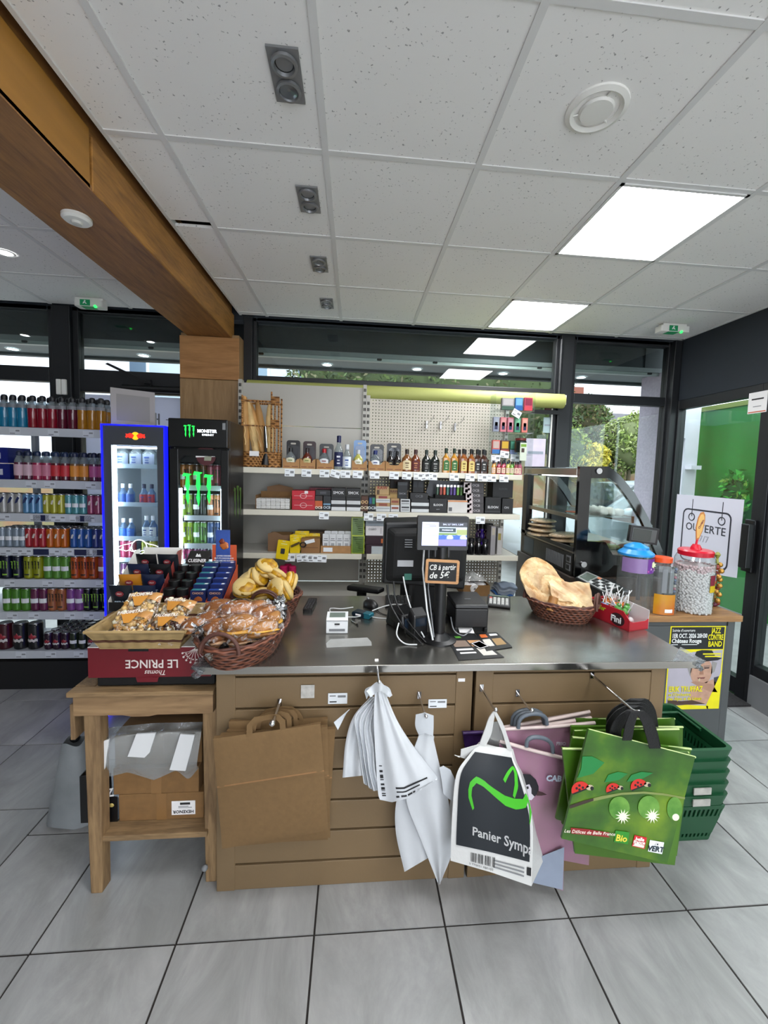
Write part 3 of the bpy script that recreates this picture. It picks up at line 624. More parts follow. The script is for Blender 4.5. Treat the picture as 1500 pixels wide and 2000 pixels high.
part('tape_residue', MB().prism([(-.51, -.26), (-.33, -.245), (-.33, -.21), (-.345, -.165), (-.50, -.18), (-.515, -.22)], 0, .0008, M('old_tape', '#a7a8a6', .45, noise=(20, .1)), 'z'), t)
WRAP = GL('crumpled_wrap', '#e9ecef', .3, 1.4, .10, bump=(30, .6))
for sx in (-1, 1):
    def wf(u, v, sx=sx): a = u*PI/2; r = .03+.008*math.sin(7*u*3+v*5); return (sx*(.945+math.sin(a)*r-.01+.01*math.sin(9*v)), -.40-math.cos(a)*r+.01, .004-.034*v-.01*math.sin(u*PI)*v)
    part('corner_wrap', MB().grid(wf, 8, 5, WRAP, .001), t)
    part('corner_wrap', MB().grid(lambda u, v, sx=sx: (sx*(.83+.14*u), -.42+.13*v*u, .004+.002*math.sin(9*u+7*v)), 6, 5, WRAP, .0006), t)
def tagpart(p, x0, y0, x1, y1, c, name='price_label', Y=YF-.001, par=None, pr=True):
    a, b = at(x0, y0, Y), at(x1, y1, Y); o = Vector(p.location)
    mb = MB().box(a.x-o.x, a.y-o.y-.001, b.z, b.x-o.x, a.y-o.y, a.z, c)
    if pr: w_, h_ = b.x-a.x, a.z-b.z; mb.box(a.x-o.x+w_*.08, a.y-o.y-.0016, b.z+h_*.15, a.x-o.x+w_*.45, a.y-o.y-.001, b.z+h_*.25, INK).box(a.x-o.x+w_*.5, a.y-o.y-.0016, b.z+h_*.6, a.x-o.x+w_*.92, a.y-o.y-.001, b.z+h_*.8, GREYM).box(a.x-o.x+w_*.08, a.y-o.y-.0016, b.z+h_*.7, a.x-o.x+w_*.4, a.y-o.y-.001, b.z+h_*.8, GREYM)
    return part(name, mb, p)
tagpart(c1, 588, 1338, 614, 1363, M('label_residue', '#b9b6b0', .8, noise=(60, .15)), 'sticker_residue', pr=False)
tagpart(c1, 641, 1354, 678, 1374, TAGM); tagpart(c1, 837, 1366, 872, 1382, TAGM); tagpart(c1, 895, 1325, 908, 1331, PAPER, pr=False)
def hook(cab, x, y, Y1, r=.005, y2=None):
    p = at(x, y, Y1); o = Vector(cab.location)
    part('peg_hook', MB().tube([(p.x-o.x, .0, p.z-.005), (p.x-o.x, Y1-o.y+.02, p.z-.004), (p.x-o.x, Y1-o.y-.01, p.z+.004)], r, CHROME, 8).ball((p.x-o.x, Y1-o.y-.012, p.z+.005), r*1.9, CHROME, n=8, k=6).box(p.x-o.x-.007, -.003, p.z-.018, p.x-o.x+.007, 0, p.z+.01, CHROME), cab)
def poly(pts, Y, o=(0, 0, 0)): return [(q.x-o[0], q.z-o[2]) for q in (at(x, y, Y) for x, y in pts)]
def plate(mb, pts, Y, th, m, o=(0, 0, 0)):
    """flat shape standing at depth Y, th thick towards the room's back"""
    p = poly(pts, Y, o)
    ar = sum(p[i][0]*p[(i+1) % len(p)][1]-p[(i+1) % len(p)][0]*p[i][1] for i in range(len(p)))
    return mb.prism(p if ar > 0 else p[::-1], Y-o[1], Y-o[1]+th, m)
def resamp(P, n):
    P = [Vector(p) for p in P]; L = [0]
    for a, b in zip(P[:-1], P[1:]): L.append(L[-1]+(b-a).length)
    out = []
    for k in range(n+1):
        s = L[-1]*k/n; i = 0
        while i < len(P)-2 and L[i+1] < s: i += 1
        f = (s-L[i])/max(1e-9, L[i+1]-L[i]); out.append(P[i].lerp(P[i+1], min(1, max(0, f))))
    return out
def loft(rows, Yf, nu=40, nv=40):
    """surface through rows of pixel points lifted to depth Yf(u, v): returns fn(u, v)"""
    R = [resamp(r, nu) for r in rows]; n = len(R)-1
    def fn(u, v):
        t = min(v*n, n-1e-6); i = int(t); f = t-i; a = u*nu; j = min(int(a), nu-1); g_ = a-j
        def s(k): k = max(0, min(n, k)); return R[k][j].lerp(R[k][j+1], g_)
        p0, p1, p2, p3 = s(i-1), s(i), s(i+1), s(i+2)
        if i == 0: p0 = p1*2-p2
        if i+2 > n: p3 = p2*2-p1
        q = .5*((2*p1)+(p2-p0)*f+(2*p0-5*p1+4*p2-p3)*f*f+(3*p1-p0-3*p2+p3)*f**3)
        return at(q.x, q.y, Yf(u, v))
    return fn
def off(fn, o): o = Vector(o); return lambda u, v: fn(u, v)-o

# ---- brown paper bags
KR = M('brown_kraft_paper', '#715736', .85, noise=(60, .06), bump=(25, .12)); KR2 = M('brown_kraft_paper_edge', '#8a6540', .85, noise=(60, .06))
hook(c1, 533, 1411, 1.38, .006)
def kraft(k, cor, Y, han, label):
    o = Vector((at(*cor[0], Y).x, Y, at(*cor[3], Y).z)); t = thing('paper_bag', label, 'paper bag', o, 0, 'brown paper bags on the counter hook')
    f = lambda u, v: Y-.010*math.sin(PI*u)**.5*math.sin(PI*v)**.5-.003*math.exp(-((v-.47)/.012)**2)+.002*math.sin(5*u+9*v+k)
    a, b, c_, d = cor
    mid = [((a[0]*.53+d[0]*.47), (a[1]*.53+d[1]*.47)), ((b[0]*.53+c_[0]*.47), (b[1]*.53+c_[1]*.47))]
    fn = off(loft([[a, b], mid, [d, c_]], f, 12), o)
    part('body', MB().grid(fn, 20, 34, KR, .016), t)
    part('fold_line', MB().grid(lambda u, v: fn(u, .462+.012*v)-Vector((0, .0008, 0)), 12, 1, KR2, .0005), t)
    h = MB()
    for pts in han: plate(h, pts, Y-.001, .0025, KR, o)
    part('handle', h, t); return t
kraft(3, ((447, 1409), (640, 1404), (632, 1560), (450, 1580)), 1.487, [[(505, 1412), (507, 1397), (520, 1386), (545, 1380), (572, 1381), (585, 1390), (592, 1402), (592, 1420), (585, 1420), (584, 1404), (578, 1395), (566, 1389), (545, 1388), (525, 1393), (514, 1402), (513, 1412)]], 'brown paper bag at the back of the bunch on the hook')
kraft(2, ((442, 1428), (655, 1424), (640, 1640), (448, 1650)), 1.466, [[(500, 1424), (502, 1405), (520, 1393), (550, 1386), (574, 1387), (581, 1396), (582, 1422), (574, 1422), (573, 1400), (566, 1395), (550, 1395), (524, 1401), (510, 1411), (508, 1424)]], 'brown paper bag third from the front, its corner showing right')
kraft(1, ((430, 1436), (640, 1420), (645, 1636), (440, 1655)), 1.443, [[(490, 1430), (493, 1408), (512, 1396), (548, 1390), (564, 1393), (569, 1402), (570, 1424), (561, 1424), (560, 1406), (553, 1400), (548, 1399), (515, 1405), (502, 1414), (499, 1430)]], 'brown paper bag just behind the front one')
kraft(0, ((416, 1443), (626, 1414), (642, 1622), (434, 1658)), 1.42, [[(481, 1440), (482, 1416), (496, 1401), (530, 1396), (545, 1396), (557, 1408), (558, 1430), (547, 1431), (546, 1413), (540, 1406), (530, 1405), (500, 1410), (493, 1418), (493, 1439)]], 'front brown paper bag with folded handle, nearest the viewer')

# ---- thin white carrier bags
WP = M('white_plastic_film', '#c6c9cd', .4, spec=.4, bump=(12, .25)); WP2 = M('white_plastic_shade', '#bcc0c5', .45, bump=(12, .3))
hook(c1, 740, 1331, 1.36, .0035); hook(c1, 831, 1398, 1.37, .0035)
def pleat(Y0, amp, fr, ph, bulge=.03): return lambda u, v: Y0-bulge*math.sin(PI*u)*v-amp*(.3+.7*v)*math.sin(fr*PI*u+ph+.8*v)+.002*math.sin(11*v+5*u)
def cbag(name, rows, Yf, label, extra=(), th=.003, g='white carrier bags on the left hook', printer=None, nu=40, nv=26, m=None):
    p = at(*rows[0][0], 1.36); t = thing(name, label, 'carrier bag', p, 0, g); fn = off(loft(rows, Yf, 48), p)
    part('body', MB().grid(fn, nu, nv, m or WP, th), t)
    for rows2, Yf2 in extra: part('handle', MB().grid(off(loft(rows2, Yf2, 24), p), 18, 12, WP2, .002), t)
    if printer: printer(t, fn, p)
    return t
cbag('carrier_bag', [[(722, 1362), (738, 1360), (748, 1366)], [(690, 1400), (715, 1405), (745, 1410)], [(675, 1450), (700, 1455), (750, 1450)], [(669, 1519), (706, 1515), (760, 1512)]], pleat(1.43, .010, 6, 0, .02), 'white thin carrier bag hanging furthest back and left on the hook',
     [([[(683, 1386), (676, 1394)], [(652, 1411), (660, 1426)]], lambda u, v: 1.40-.03*v), ([[(734, 1338), (744, 1337)], [(716, 1345), (722, 1356)], [(712, 1352), (716, 1366)]], lambda u, v: 1.385+.01*u)])
cbag('carrier_bag', [[(728, 1364), (738, 1360), (746, 1364)], [(694, 1398), (716, 1418), (738, 1404)], [(698, 1440), (718, 1478), (744, 1432)], [(706, 1490), (724, 1510), (748, 1500)], [(712, 1530), (730, 1545), (760, 1540)]], pleat(1.405, .016, 9, 1, .02), 'white thin carrier bag in the middle of the left bunch with gathered mouth')
def print_a(t, fn, p):
    d = MB()
    def blk(u0, v0, u1, v1, m): d.grid(lambda u, v: fn(u0+(u1-u0)*u, v0+(v1-v0)*v)-Vector((0, .0022, 0)), 8, 2, m, .0003)
    blk(.36, .845, .45, .885, INK); blk(.47, .845, .55, .885, INK); blk(.56, .845, .60, .885, INK); blk(.28, .85, .33, .89, INK)
    for v in (.77, .80): blk(.30, v, .86 if v < .78 else .7, v+.012, INK)
    blk(.64, .85, .86, .857, GREYM); blk(.64, .87, .82, .877, GREYM); blk(.34, .91, .8, .914, GREYM)
    for k in range(9): blk(.06, .66+.022*k, .12, .66+.022*k+.004+.006*(k % 3), INK)
    part('printed_notice', d, t)
cbag('carrier_bag', [[(733, 1336), (741, 1332), (750, 1340)], [(732, 1356), (742, 1358), (754, 1356)], [(730, 1400), (754, 1402), (778, 1412)], [(733, 1470), (768, 1472), (815, 1468)], [(738, 1545), (790, 1545), (852, 1515)], [(742, 1562), (766, 1567), (800, 1558), (850, 1523)]], pleat(1.375, .007, 5, 2, .03), 'white thin carrier bag in front of the left bunch with a printed notice',
     [([[(736, 1338), (744, 1336)], [(750, 1346), (760, 1344)], [(754, 1362), (766, 1358)]], lambda u, v: 1.365)], printer=print_a)
part('handle', MB().grid(off(loft([[(716, 1350), (732, 1334), (742, 1330), (752, 1340), (766, 1358)], [(724, 1362), (736, 1352), (744, 1350), (752, 1354), (760, 1362)]], lambda u, v: 1.352+.01*math.sin(9*u)), at(733, 1336, 1.36)), 20, 6, WP, .003), bpy.data.objects['carrier_bag.002'])
cbag('carrier_bag', [[(822, 1440), (848, 1438)], [(798, 1490), (842, 1490)], [(775, 1560), (850, 1560)], [(773, 1625), (850, 1640)], [(790, 1703), (846, 1670)]], pleat(1.425, .006, 3, .5, .02), 'white carrier bag behind on the right hook with a pointed corner', g='white carrier bags on the right hook')
cbag('carrier_bag', [[(818, 1437), (832, 1430), (846, 1440)], [(800, 1490), (830, 1490), (858, 1492)], [(793, 1560), (835, 1560), (876, 1565)], [(822, 1640), (855, 1642), (884, 1655)], [(854, 1722), (858, 1728), (863, 1718)]], pleat(1.395, .007, 3, 1.6, .02), 'white carrier bag in front on the right hook with a long point',
     [([[(812, 1396), (830, 1392), (847, 1398)], [(811, 1418), (828, 1422), (847, 1418)], [(818, 1436), (830, 1432), (846, 1438)]], lambda u, v: 1.385-.006*math.sin(PI*u)), ([[(858, 1500), (866, 1496), (880, 1504)], [(862, 1520), (876, 1525), (893, 1536)], [(866, 1550), (876, 1560), (886, 1566)]], lambda u, v: 1.37)], g='white carrier bags on the right hook')

# ---- padded woven bag with a dark printed face
NVY = M('dark_blue_print', '#0f161d', .6); LGREEN = M('leaf_green_print', '#3fae1c', .45); WOV = M('white_woven_plastic', '#cbcbc9', .45, bump=(60, .15)); SILV = M('silver_lining', '#a9a9a8', .25, .8, bump=(18, .5))
hook(c2, 966, 1385, 1.36, .004)
o = at(880, 1681, 1.33); t = thing('shopping_bag', 'white shopping bag with a dark printed face and green swoosh', 'shopping bag', o)
def YB(u, v): return 1.375-.075*v-.03*math.sin(PI*min(1, u*1.02))*v**.5
ROWS = [[(938, 1450), (968, 1458), (998, 1463)], [(914, 1477), (960, 1481), (1004, 1486)], [(891, 1515), (950, 1520), (1019, 1520)], [(883, 1595), (960, 1600), (1040, 1604)], [(880, 1681), (960, 1704), (1038, 1731)]]
fn = loft(ROWS, YB, 32)
part('front_face', MB().grid(off(fn, o), 28, 28, WOV, .003), t)
part('side_gusset', MB().grid(off(loft([[(998, 1463), (1002, 1463)], [(1004, 1486), (1010, 1490)], [(1019, 1520), (1026, 1524)], [(1040, 1604), (1044, 1610)], [(1038, 1731), (1063, 1677)]], lambda u, v: YB(1, v)+.09*u*v+.003), o), 6, 20, WOV, .003), t)
part('back_face', MB().grid(off(loft([[(936, 1450), (998, 1462)], [(905, 1490), (1010, 1490)], [(885, 1540), (1026, 1524)], [(876, 1600), (1044, 1610)], [(882, 1660), (1062, 1677)]], lambda u, v: 1.43-.02*v), o), 10, 14, WOV, .003), t)
FUV = lambda u, v: Vector(fn(u, v))-Vector((0, .0035, 0))-o
part('dark_panel', MB().grid(lambda u, v: FUV(.06+.9*u, .16+.02*u+(.74-.01*u)*v), 24, 24, NVY, .0006), t)
def inv(X, Y, u=.5, v=.5):
    """surface coordinates of a picture point on the bag's face"""
    for _ in range(60):
        def e(u, v):
            t_ = min(max(v, 0)*4, 3.999); i = int(t_); f = t_-i; a, b = resamp(ROWS[i], 32), resamp(ROWS[i+1], 32); k = min(max(u, 0), .9999)*32; j = int(k)
            return a[j].lerp(a[j+1], k-j).lerp(b[j].lerp(b[j+1], k-j), f)
        p = e(u, v); du = (e(u+.01, v)-p)/.01; dv = (e(u, v+.01)-p)/.01; r = Vector((X, Y))-p; dt = du.x*dv.y-du.y*dv.x
        u = min(.999, max(0, u+.7*(r.x*dv.y-r.y*dv.x)/dt)); v = min(.985, max(0, v+.7*(du.x*r.y-du.y*r.x)/dt))
    return u, v
def swoosh(pts, ws):
    P = [Vector(inv(*p)) for p in pts]; Q = resamp(P, 24); W = resamp([(w_, 0) for w_ in ws], 24) if 0 else [ws[min(len(ws)-1, int(k/25*len(ws)))] for k in range(25)]
    L_ = []
    for k in range(25):
        d = (Q[min(24, k+1)]-Q[max(0, k-1)]).normalized(); n_ = Vector((-d.y, d.x*1)); f = k/24*(len(ws)-1); i = min(int(f), len(ws)-2); ww = ws[i]+(ws[i+1]-ws[i])*(f-i); L_.append((Q[k], n_*ww))
    mb = MB(); vs = []
    for q, n_ in L_:
        for s in (-1, 1): z = q+s*n_; vs.append(FUV(min(.999, max(0, z.x)), min(.985, max(0, z.y)))-Vector((0, .0012, 0)))
    mb.put(vs, [(2*k, 2*k+1, 2*k+3, 2*k+2) for k in range(24)], LGREEN); return mb
part('green_swoosh', swoosh([(924, 1580), (917, 1553), (920, 1534), (930, 1521), (944, 1530), (965, 1550), (985, 1566), (1005, 1573), (1022, 1572), (1034, 1558)], [.012, .024, .027, .024, .022, .026, .03, .03, .026, .018]), t)
part('green_swoosh', swoosh([(984, 1525), (992, 1512), (1002, 1499), (1007, 1512), (1008, 1535), (1002, 1560)], [.018, .02, .02, .022, .022, .012]), t)
part('green_swoosh', swoosh([(1034, 1560), (1035, 1580), (1033, 1608)], [.018, .012, .004]), t)
def wrap(s, p0, p1, size, mat, bold=.02, par=t, nm='lettering', maxu=.97):
    a, b = Vector(inv(*p0)), Vector(inv(*p1)); d = b-a; me = tmesh(s, bold, 0, .001, 'LEFT'); W = max(v.co.x for v in me.vertices); vs = []
    for v in me.vertices:
        q = a+d*(v.co.x/W)+Vector((0, -v.co.y*size)); vs.append(FUV(min(maxu, q.x), min(.985, q.y))-Vector((0, .0015, 0)))
    return part(nm, MB().put(vs, [list(p.vertices) for p in me.polygons], mat), par)
wrap('Panier Sympa', (921, 1622), (1056, 1666), .062, M('white_print', '#e6e6e6', .5))
bar = MB()
for k in range(24):
    if k % 7 == 6: continue
    u0 = inv(919, 1667)[0]+k*.0125; w_ = .004+.004*((k*7) % 3)/2; bar.grid(lambda u, v: FUV(u0+w_*u, .925+.045*v), 1, 2, INK, .0003)
part('barcode', bar, t); wrap('3 770031 080193', (915, 1692), (962, 1708), .025, INK, 0, nm='barcode_digits')
lm = MB()
for k in range(3): lm.grid(lambda u, v: FUV(.52+.38*u, .935+.015*k+.006*v), 8, 1, GREYM, .0003)
part('small_print', lm, t); part('recycling_mark', MB().grid(lambda u, v: FUV(.935+.05*u, .93+.03*v), 2, 2, INK, .0003), t)
hd = MB().grid(off(loft([[(936, 1452), (948, 1456)], [(947, 1422), (959, 1432)], [(954, 1402), (963, 1412)], [(963, 1389), (966, 1398)]], lambda u, v: 1.37-.01*v), o), 5, 12, WOV, .004).grid(off(loft([[(990, 1462), (1000, 1464)], [(980, 1428), (992, 1440)], [(970, 1404), (982, 1412)], [(963, 1389), (970, 1391)]], lambda u, v: 1.372-.01*v), o), 5, 12, WOV, .004)
part('handle', hd, t); part('silver_lining', MB().grid(off(loft([[(946, 1455), (992, 1462)], [(957, 1432), (984, 1436)], [(962, 1410), (974, 1408)]], lambda u, v: 1.395-.01*v), o), 10, 8, SILV, .002), t)
part('torn_corner', MB().grid(off(loft([[(940, 1452), (900, 1463)], [(922, 1466), (898, 1478)], [(910, 1482), (888, 1474)]], lambda u, v: 1.37-.02*u), o), 8, 8, WOV, .002), t)

# ---- pink insulated bags
PK = M('pink_photo_print', '#a0708c', .4, noise=(5, .2), col2='#8d7078', bump=(9, .12)); PK2 = M('grey_pink_print', '#8d7f7c', .4, noise=(4, .2), bump=(9, .12)); PUR = M('purple_print', '#3b2257', .35, noise=(30, .3)); GRH = M('grey_handle_plastic', '#59616a', .4); PIPE = M('pale_piping', '#cbb9b4', .45)
hook(c2, 1036, 1386, 1.39, .004)
def pinkbag(cor, Y, m, label, han, n=1):
    o = at(*cor[0], Y); t = thing('insulated_bag', label, 'cool bag', o, 0, 'pink insulated bags')
    a, b, c_, d = cor
    part('body', MB().grid(off(loft([[a, b], [((a[0]+d[0])/2, (a[1]+d[1])/2), ((b[0]+c_[0])/2, (b[1]+c_[1])/2)], [d, c_]], lambda u, v: Y-.012*math.sin(PI*u)*v+.004*math.sin(7*u+5*v+n)), o), 16, 20, m, .012), t)
    p, q = at(*a, Y-.003)-o, at(*b, Y-.003)-o; part('top_seam', MB().tube([p, (p+q)/2+Vector((0, -.004, 0)), q], .0065, PIPE if n else PUR, 8), t)
    for h in han: part('handle', MB().tube([at(x, y, Y-.012)-o for x, y in h], .0075, GRH, 8), t)
    return t
def arch(x0, y0, xm, ym, x1, y1): return [(x0+(x1-x0)*(.5-.5*math.cos(PI*k/10))+0, (y0+(y1-y0)*k/10)-((y0+y1)/2-ym)*math.sin(PI*k/10)**.6) for k in range(11)]
pinkbag(((904, 1432), (1010, 1424), (1020, 1500), (915, 1510)), 1.485, PUR, 'purple insulated bag peeping out left behind the white bag', [], 0)
pinkbag(((975, 1422), (1152, 1390), (1150, 1560), (985, 1600)), 1.475, PK2, 'insulated bag furthest back with its pale seam rising right', [arch(1000, 1416, 1032, 1386, 1062, 1412)], 2)
pinkbag(((975, 1428), (1155, 1402), (1152, 1600), (985, 1620)), 1.452, PK2, 'second insulated bag from the back with a pale top seam', [arch(1006, 1420, 1036, 1390, 1064, 1414)], 3)
pinkbag(((985, 1424), (1162, 1412), (1150, 1690), (990, 1660)), 1.43, PK, 'pink insulated bag behind the front one with arched grey handle', [arch(1012, 1422, 1040, 1394, 1068, 1415)], 4)
t = pinkbag(((975, 1447), (1106, 1482), (1100, 1740), (985, 1700)), 1.395, PK, 'front pink insulated bag printed with a bird head', [arch(1028, 1458, 1050, 1440, 1080, 1470)], 5); o = Vector(t.location)
b = MB(); YP = 1.378
plate(b, [(1010, 1520), (1022, 1512), (1036, 1513), (1047, 1523), (1052, 1536), (1052, 1548), (1044, 1556), (1036, 1562), (1026, 1570), (1020, 1560)], YP, .001, M('bird_dark', '#17151c', .5), o)
plate(b, [(1027, 1534), (1034, 1532), (1038, 1540), (1038, 1550), (1044, 1556), (1038, 1563), (1030, 1562), (1028, 1550)], YP-.001, .001, flat('#c9c3cc'), o)
plate(b, [(1028, 1537), (1032, 1536), (1033, 1540), (1029, 1542)], YP-.002, .001, INK, o); plate(b, [(1050, 1545), (1060, 1548), (1068, 1552), (1058, 1554), (1048, 1554)], YP-.001, .001, flat('#3d2528'), o)
part('bird_print', b, t)
p = at(1082, 1521, YP)-o; text('CAB', .03, flat('#c4d0e2'), t, front(p.x, p.y, p.z, 0) @ Matrix.Rotation(-.08, 4, 'Z'), .04)
p = at(1096, 1453, 1.425)-o; text('FRIO', .018, flat('#b3a9b6'), t, front(p.x, p.y, p.z, 0) @ Matrix.Rotation(-.05, 4, 'Z'), .04)
part('base_panel', plate(MB(), [(1030, 1684), (1102, 1655), (1099, 1738), (1040, 1724)], 1.383, .001, flat('#8a94a6'), o), t)

# ---- green printed shopping bags
def green_mat():
    m = M('green_leaf_print', '#4c7a22', .32, noise=(5, .3), coat=.2); nt = m.node_tree; r = [n for n in nt.nodes if n.type == 'VALTORGB'][0]
    r.color_ramp.elements[0].color = (*lin('#203f17'), 1); r.color_ramp.elements[1].color = (*lin('#6f8f1c'), 1); r.color_ramp.elements.new(.5).color = (*lin('#3a651a'), 1); return m
GP = green_mat(); GED = M('pale_green_edge', '#b9c98a', .5); STRAP = M('black_webbing', '#0c0c0e', .6, bump=(200, .2)); GBK = M('plain_green_print', '#426a18', .35, noise=(4, .25))
hook(c2, 1243, 1391, 1.25, .005)
def gbag(k, cor, Y, label, m, straps):
    a, b, c_, d = cor; o = at(*d, Y); t = thing('green_bag', label, 'shopping bag', o, 0, 'green shopping bags')
    part('body', MB().grid(off(loft([[a, b], [((a[0]+d[0])/2, (a[1]+d[1])/2), ((b[0]+c_[0])/2, (b[1]+c_[1])/2)], [d, c_]], lambda u, v: Y+.003*math.sin(5*u+7*v+k)*(k > 0)), o), 14, 14, m, .009, sm=True), t)
    p, q = at(*a, Y+.004)-o, at(*b, Y+.004)-o; part('hem', MB().tube([p, q], .0035, GED, 6), t)
    for s in straps: part('strap', MB().grid(off(loft([[(x-w2_, y), (x+w2_, y)] for x, y, w2_ in s], lambda u, v: Y-.012-.02*math.sin(PI*v)), o), 3, 16, STRAP, .003), t)
    return t
gbag(5, ((1126, 1405), (1318, 1404), (1318, 1560), (1126, 1580)), 1.44, 'green bag at the very back against the tan cabinet', GBK, [])
gbag(4, ((1116, 1419), (1334, 1420), (1330, 1610), (1110, 1640)), 1.40, 'green bag fifth from the front with its pale hem showing right', GBK, [[(1218, 1425, 10), (1208, 1398, 12), (1225, 1374, 14), (1250, 1366, 14), (1268, 1386, 12), (1275, 1420, 11)]])
gbag(3, ((1122, 1428), (1326, 1424), (1324, 1640), (1098, 1610)), 1.365, 'green bag fourth from the front', GBK, [[(1200, 1428, 10), (1196, 1402, 12), (1218, 1378, 14), (1244, 1374, 14), (1262, 1392, 12), (1270, 1430, 11)]])
gbag(2, ((1118, 1440), (1350, 1463), (1322, 1672), (1086, 1600)), 1.33, 'green bag third from the front', GBK, [[(1196, 1446, 9), (1194, 1415, 11), (1215, 1388, 13), (1240, 1380, 13), (1262, 1402, 11), (1278, 1452, 10)]])
gbag(1, ((1098, 1462), (1345, 1470), (1318, 1690), (1123, 1667)), 1.295, 'green bag just behind the printed front one', GBK, [[(1206, 1455, 9), (1202, 1425, 11), (1220, 1398, 13), (1243, 1388, 12), (1268, 1415, 11), (1282, 1462, 10)]])
t = gbag(0, ((1149.6, 1425), (1358, 1479), (1303, 1686), (1097, 1638)), 1.25, 'front green bag printed with three ladybirds and dewdrops', GP, [[(1224, 1445, 9), (1231, 1410, 9), (1243, 1388, 8), (1262, 1410, 9), (1280, 1462, 11)]]); o = Vector(t.location)
b = MB(); Z = 1.2485
def P2(x, y): return (1080+x/4.167, 1360+y/4.167)
def pp(pts, m, dz=0, mb=None): return plate(mb or b, [P2(*q) for q in pts], Z-dz*.0006, .0005, m, o)
def ell(cx, cy, rx, ry, n=18, a0=0, a1=360): return [(cx+rx*math.cos(math.radians(a0+(a1-a0)*k/n)), cy+ry*math.sin(math.radians(a0+(a1-a0)*k/n))) for k in range(n+(a1-a0 < 360))]
RED = flat('#c52a22', .35); UMB = flat('#1e7a3c', .4)
stem = MB(); pp([(135, 890), (250, 850), (400, 812), (560, 785), (740, 775), (900, 790), (1075, 822), (1075, 838), (900, 806), (740, 792), (560, 803), (400, 838), (250, 872), (140, 912)], flat('#7d8a4e'), 0, stem); pp([(135, 890), (250, 850), (330, 830), (330, 850), (140, 915)], flat('#3a2d25'), 1, stem)
part('stem_print', stem, t)
for (cx, cy, s, w_) in ((225, 765, 75, 1), (490, 762, 58, .95), (700, 738, 68, 1)):
    lb = MB(); a = -25; body = [(cx+s*(dx*.93+dy*.36), cy+s*(dy*.93-dx*.36)) for dx, dy in ell(0, 0, 1, .95, 16, 180, 360)]; pp(body, RED, 2, lb)
    for dx, dy in ((-.35, -.35), (.05, -.55), (.35, -.2), (-.1, -.1)): pp(ell(cx+s*(dx*.9+dy*.3), cy+s*(dy*.9-dx*.3), s*.14, s*.14, 8), INK, 3, lb)
    pp(ell(cx+s*1.0, cy-s*.30, s*.42, s*.3, 12), flat('#b9aa90'), 2, lb); pp(ell(cx+s*1.25, cy-s*.2, s*.2, s*.22, 10), INK, 3, lb); pp([(cx-s*.9, cy+s*.35), (cx+s, cy-s*.35), (cx+s, cy-s*.2), (cx-s*.8, cy+s*.5)], INK, 1, lb)
    part('ladybird_print', lb, t)
for pts in ([(230, 590), (240, 490), (320, 490), (420, 540), (330, 630), (200, 665)], [(420, 700), (450, 640), (530, 615), (610, 630), (540, 680), (460, 695)], [(600, 695), (640, 640), (720, 615), (815, 625), (730, 670), (650, 690)]):
    u = MB(); pp(pts, UMB, 1, u); part('umbrella_print', u, t)
dro = M('dewdrop_print', '#79a94a', .3, noise=(14, .5), col2='#3f7a28'); glo = flat('#f2f6d8', .3)
for cx, cy, rx in ((540, 910, 85), (780, 905, 88), (990, 915, 62)):
    d = MB(); pp(ell(cx, cy, rx, 95), dro, 2, d)
    pp([(cx+30+rr_*math.cos(a), cy+70+rr_*math.sin(a)) for k in range(24) for a, rr_ in [(2*PI*k/24, 62 if k % 2 else 26)]] if rx > 70 else ell(cx+10, cy+70, 28, 28), glo, 3, d); part('dewdrop_print', d, t)
lg = MB(); pp([(145, 1070), (280, 1082), (460, 1110), (445, 1130), (465, 1150), (290, 1130), (150, 1118)], flat('#8e2326'), 2, lg); pp(rr(0, 0, 1, 1, .15) and [(510, 1092), (622, 1108), (610, 1205), (497, 1185)], flat('#2f8a2a'), 2, lg)
pp([(665, 1130), (765, 1150), (745, 1243), (643, 1220)], flat('#c8252c'), 2, lg); pp([(672, 1195), (745, 1215), (738, 1235), (650, 1215)], flat('#e8e4dc'), 3, lg); pp([(790, 1170), (905, 1190), (888, 1285), (773, 1262)], flat('#e9edf0'), 2, lg); pp([(835, 1190), (862, 1194), (858, 1220), (832, 1216)], flat('#26303a'), 3, lg)
part('logo_panels', lg, t)
def gt(s, x, y, size, col, bold=.01, shear=0, a=-.18):
    q = at(*P2(x, y), Z-.0025)-o; return text(s, size, flat(col), t, front(q.x, q.y, q.z) @ Matrix.Rotation(a, 4, 'Z'), bold, shear)
gt('Les D\u00e9lices de Belle France', 300, 1110, .0165, '#f2e8dc', 0, .2, -.12); gt('Bio', 558, 1158, .032, '#e4d34a', .02); gt('belle', 708, 1165, .017, '#f5efe8', .03); gt('france', 703, 1190, .017, '#f5efe8', .03); gt('VERT', 838, 1245, .026, '#23303c', .02); gt('ID', 847, 1206, .016, '#f0f0f0', .03)

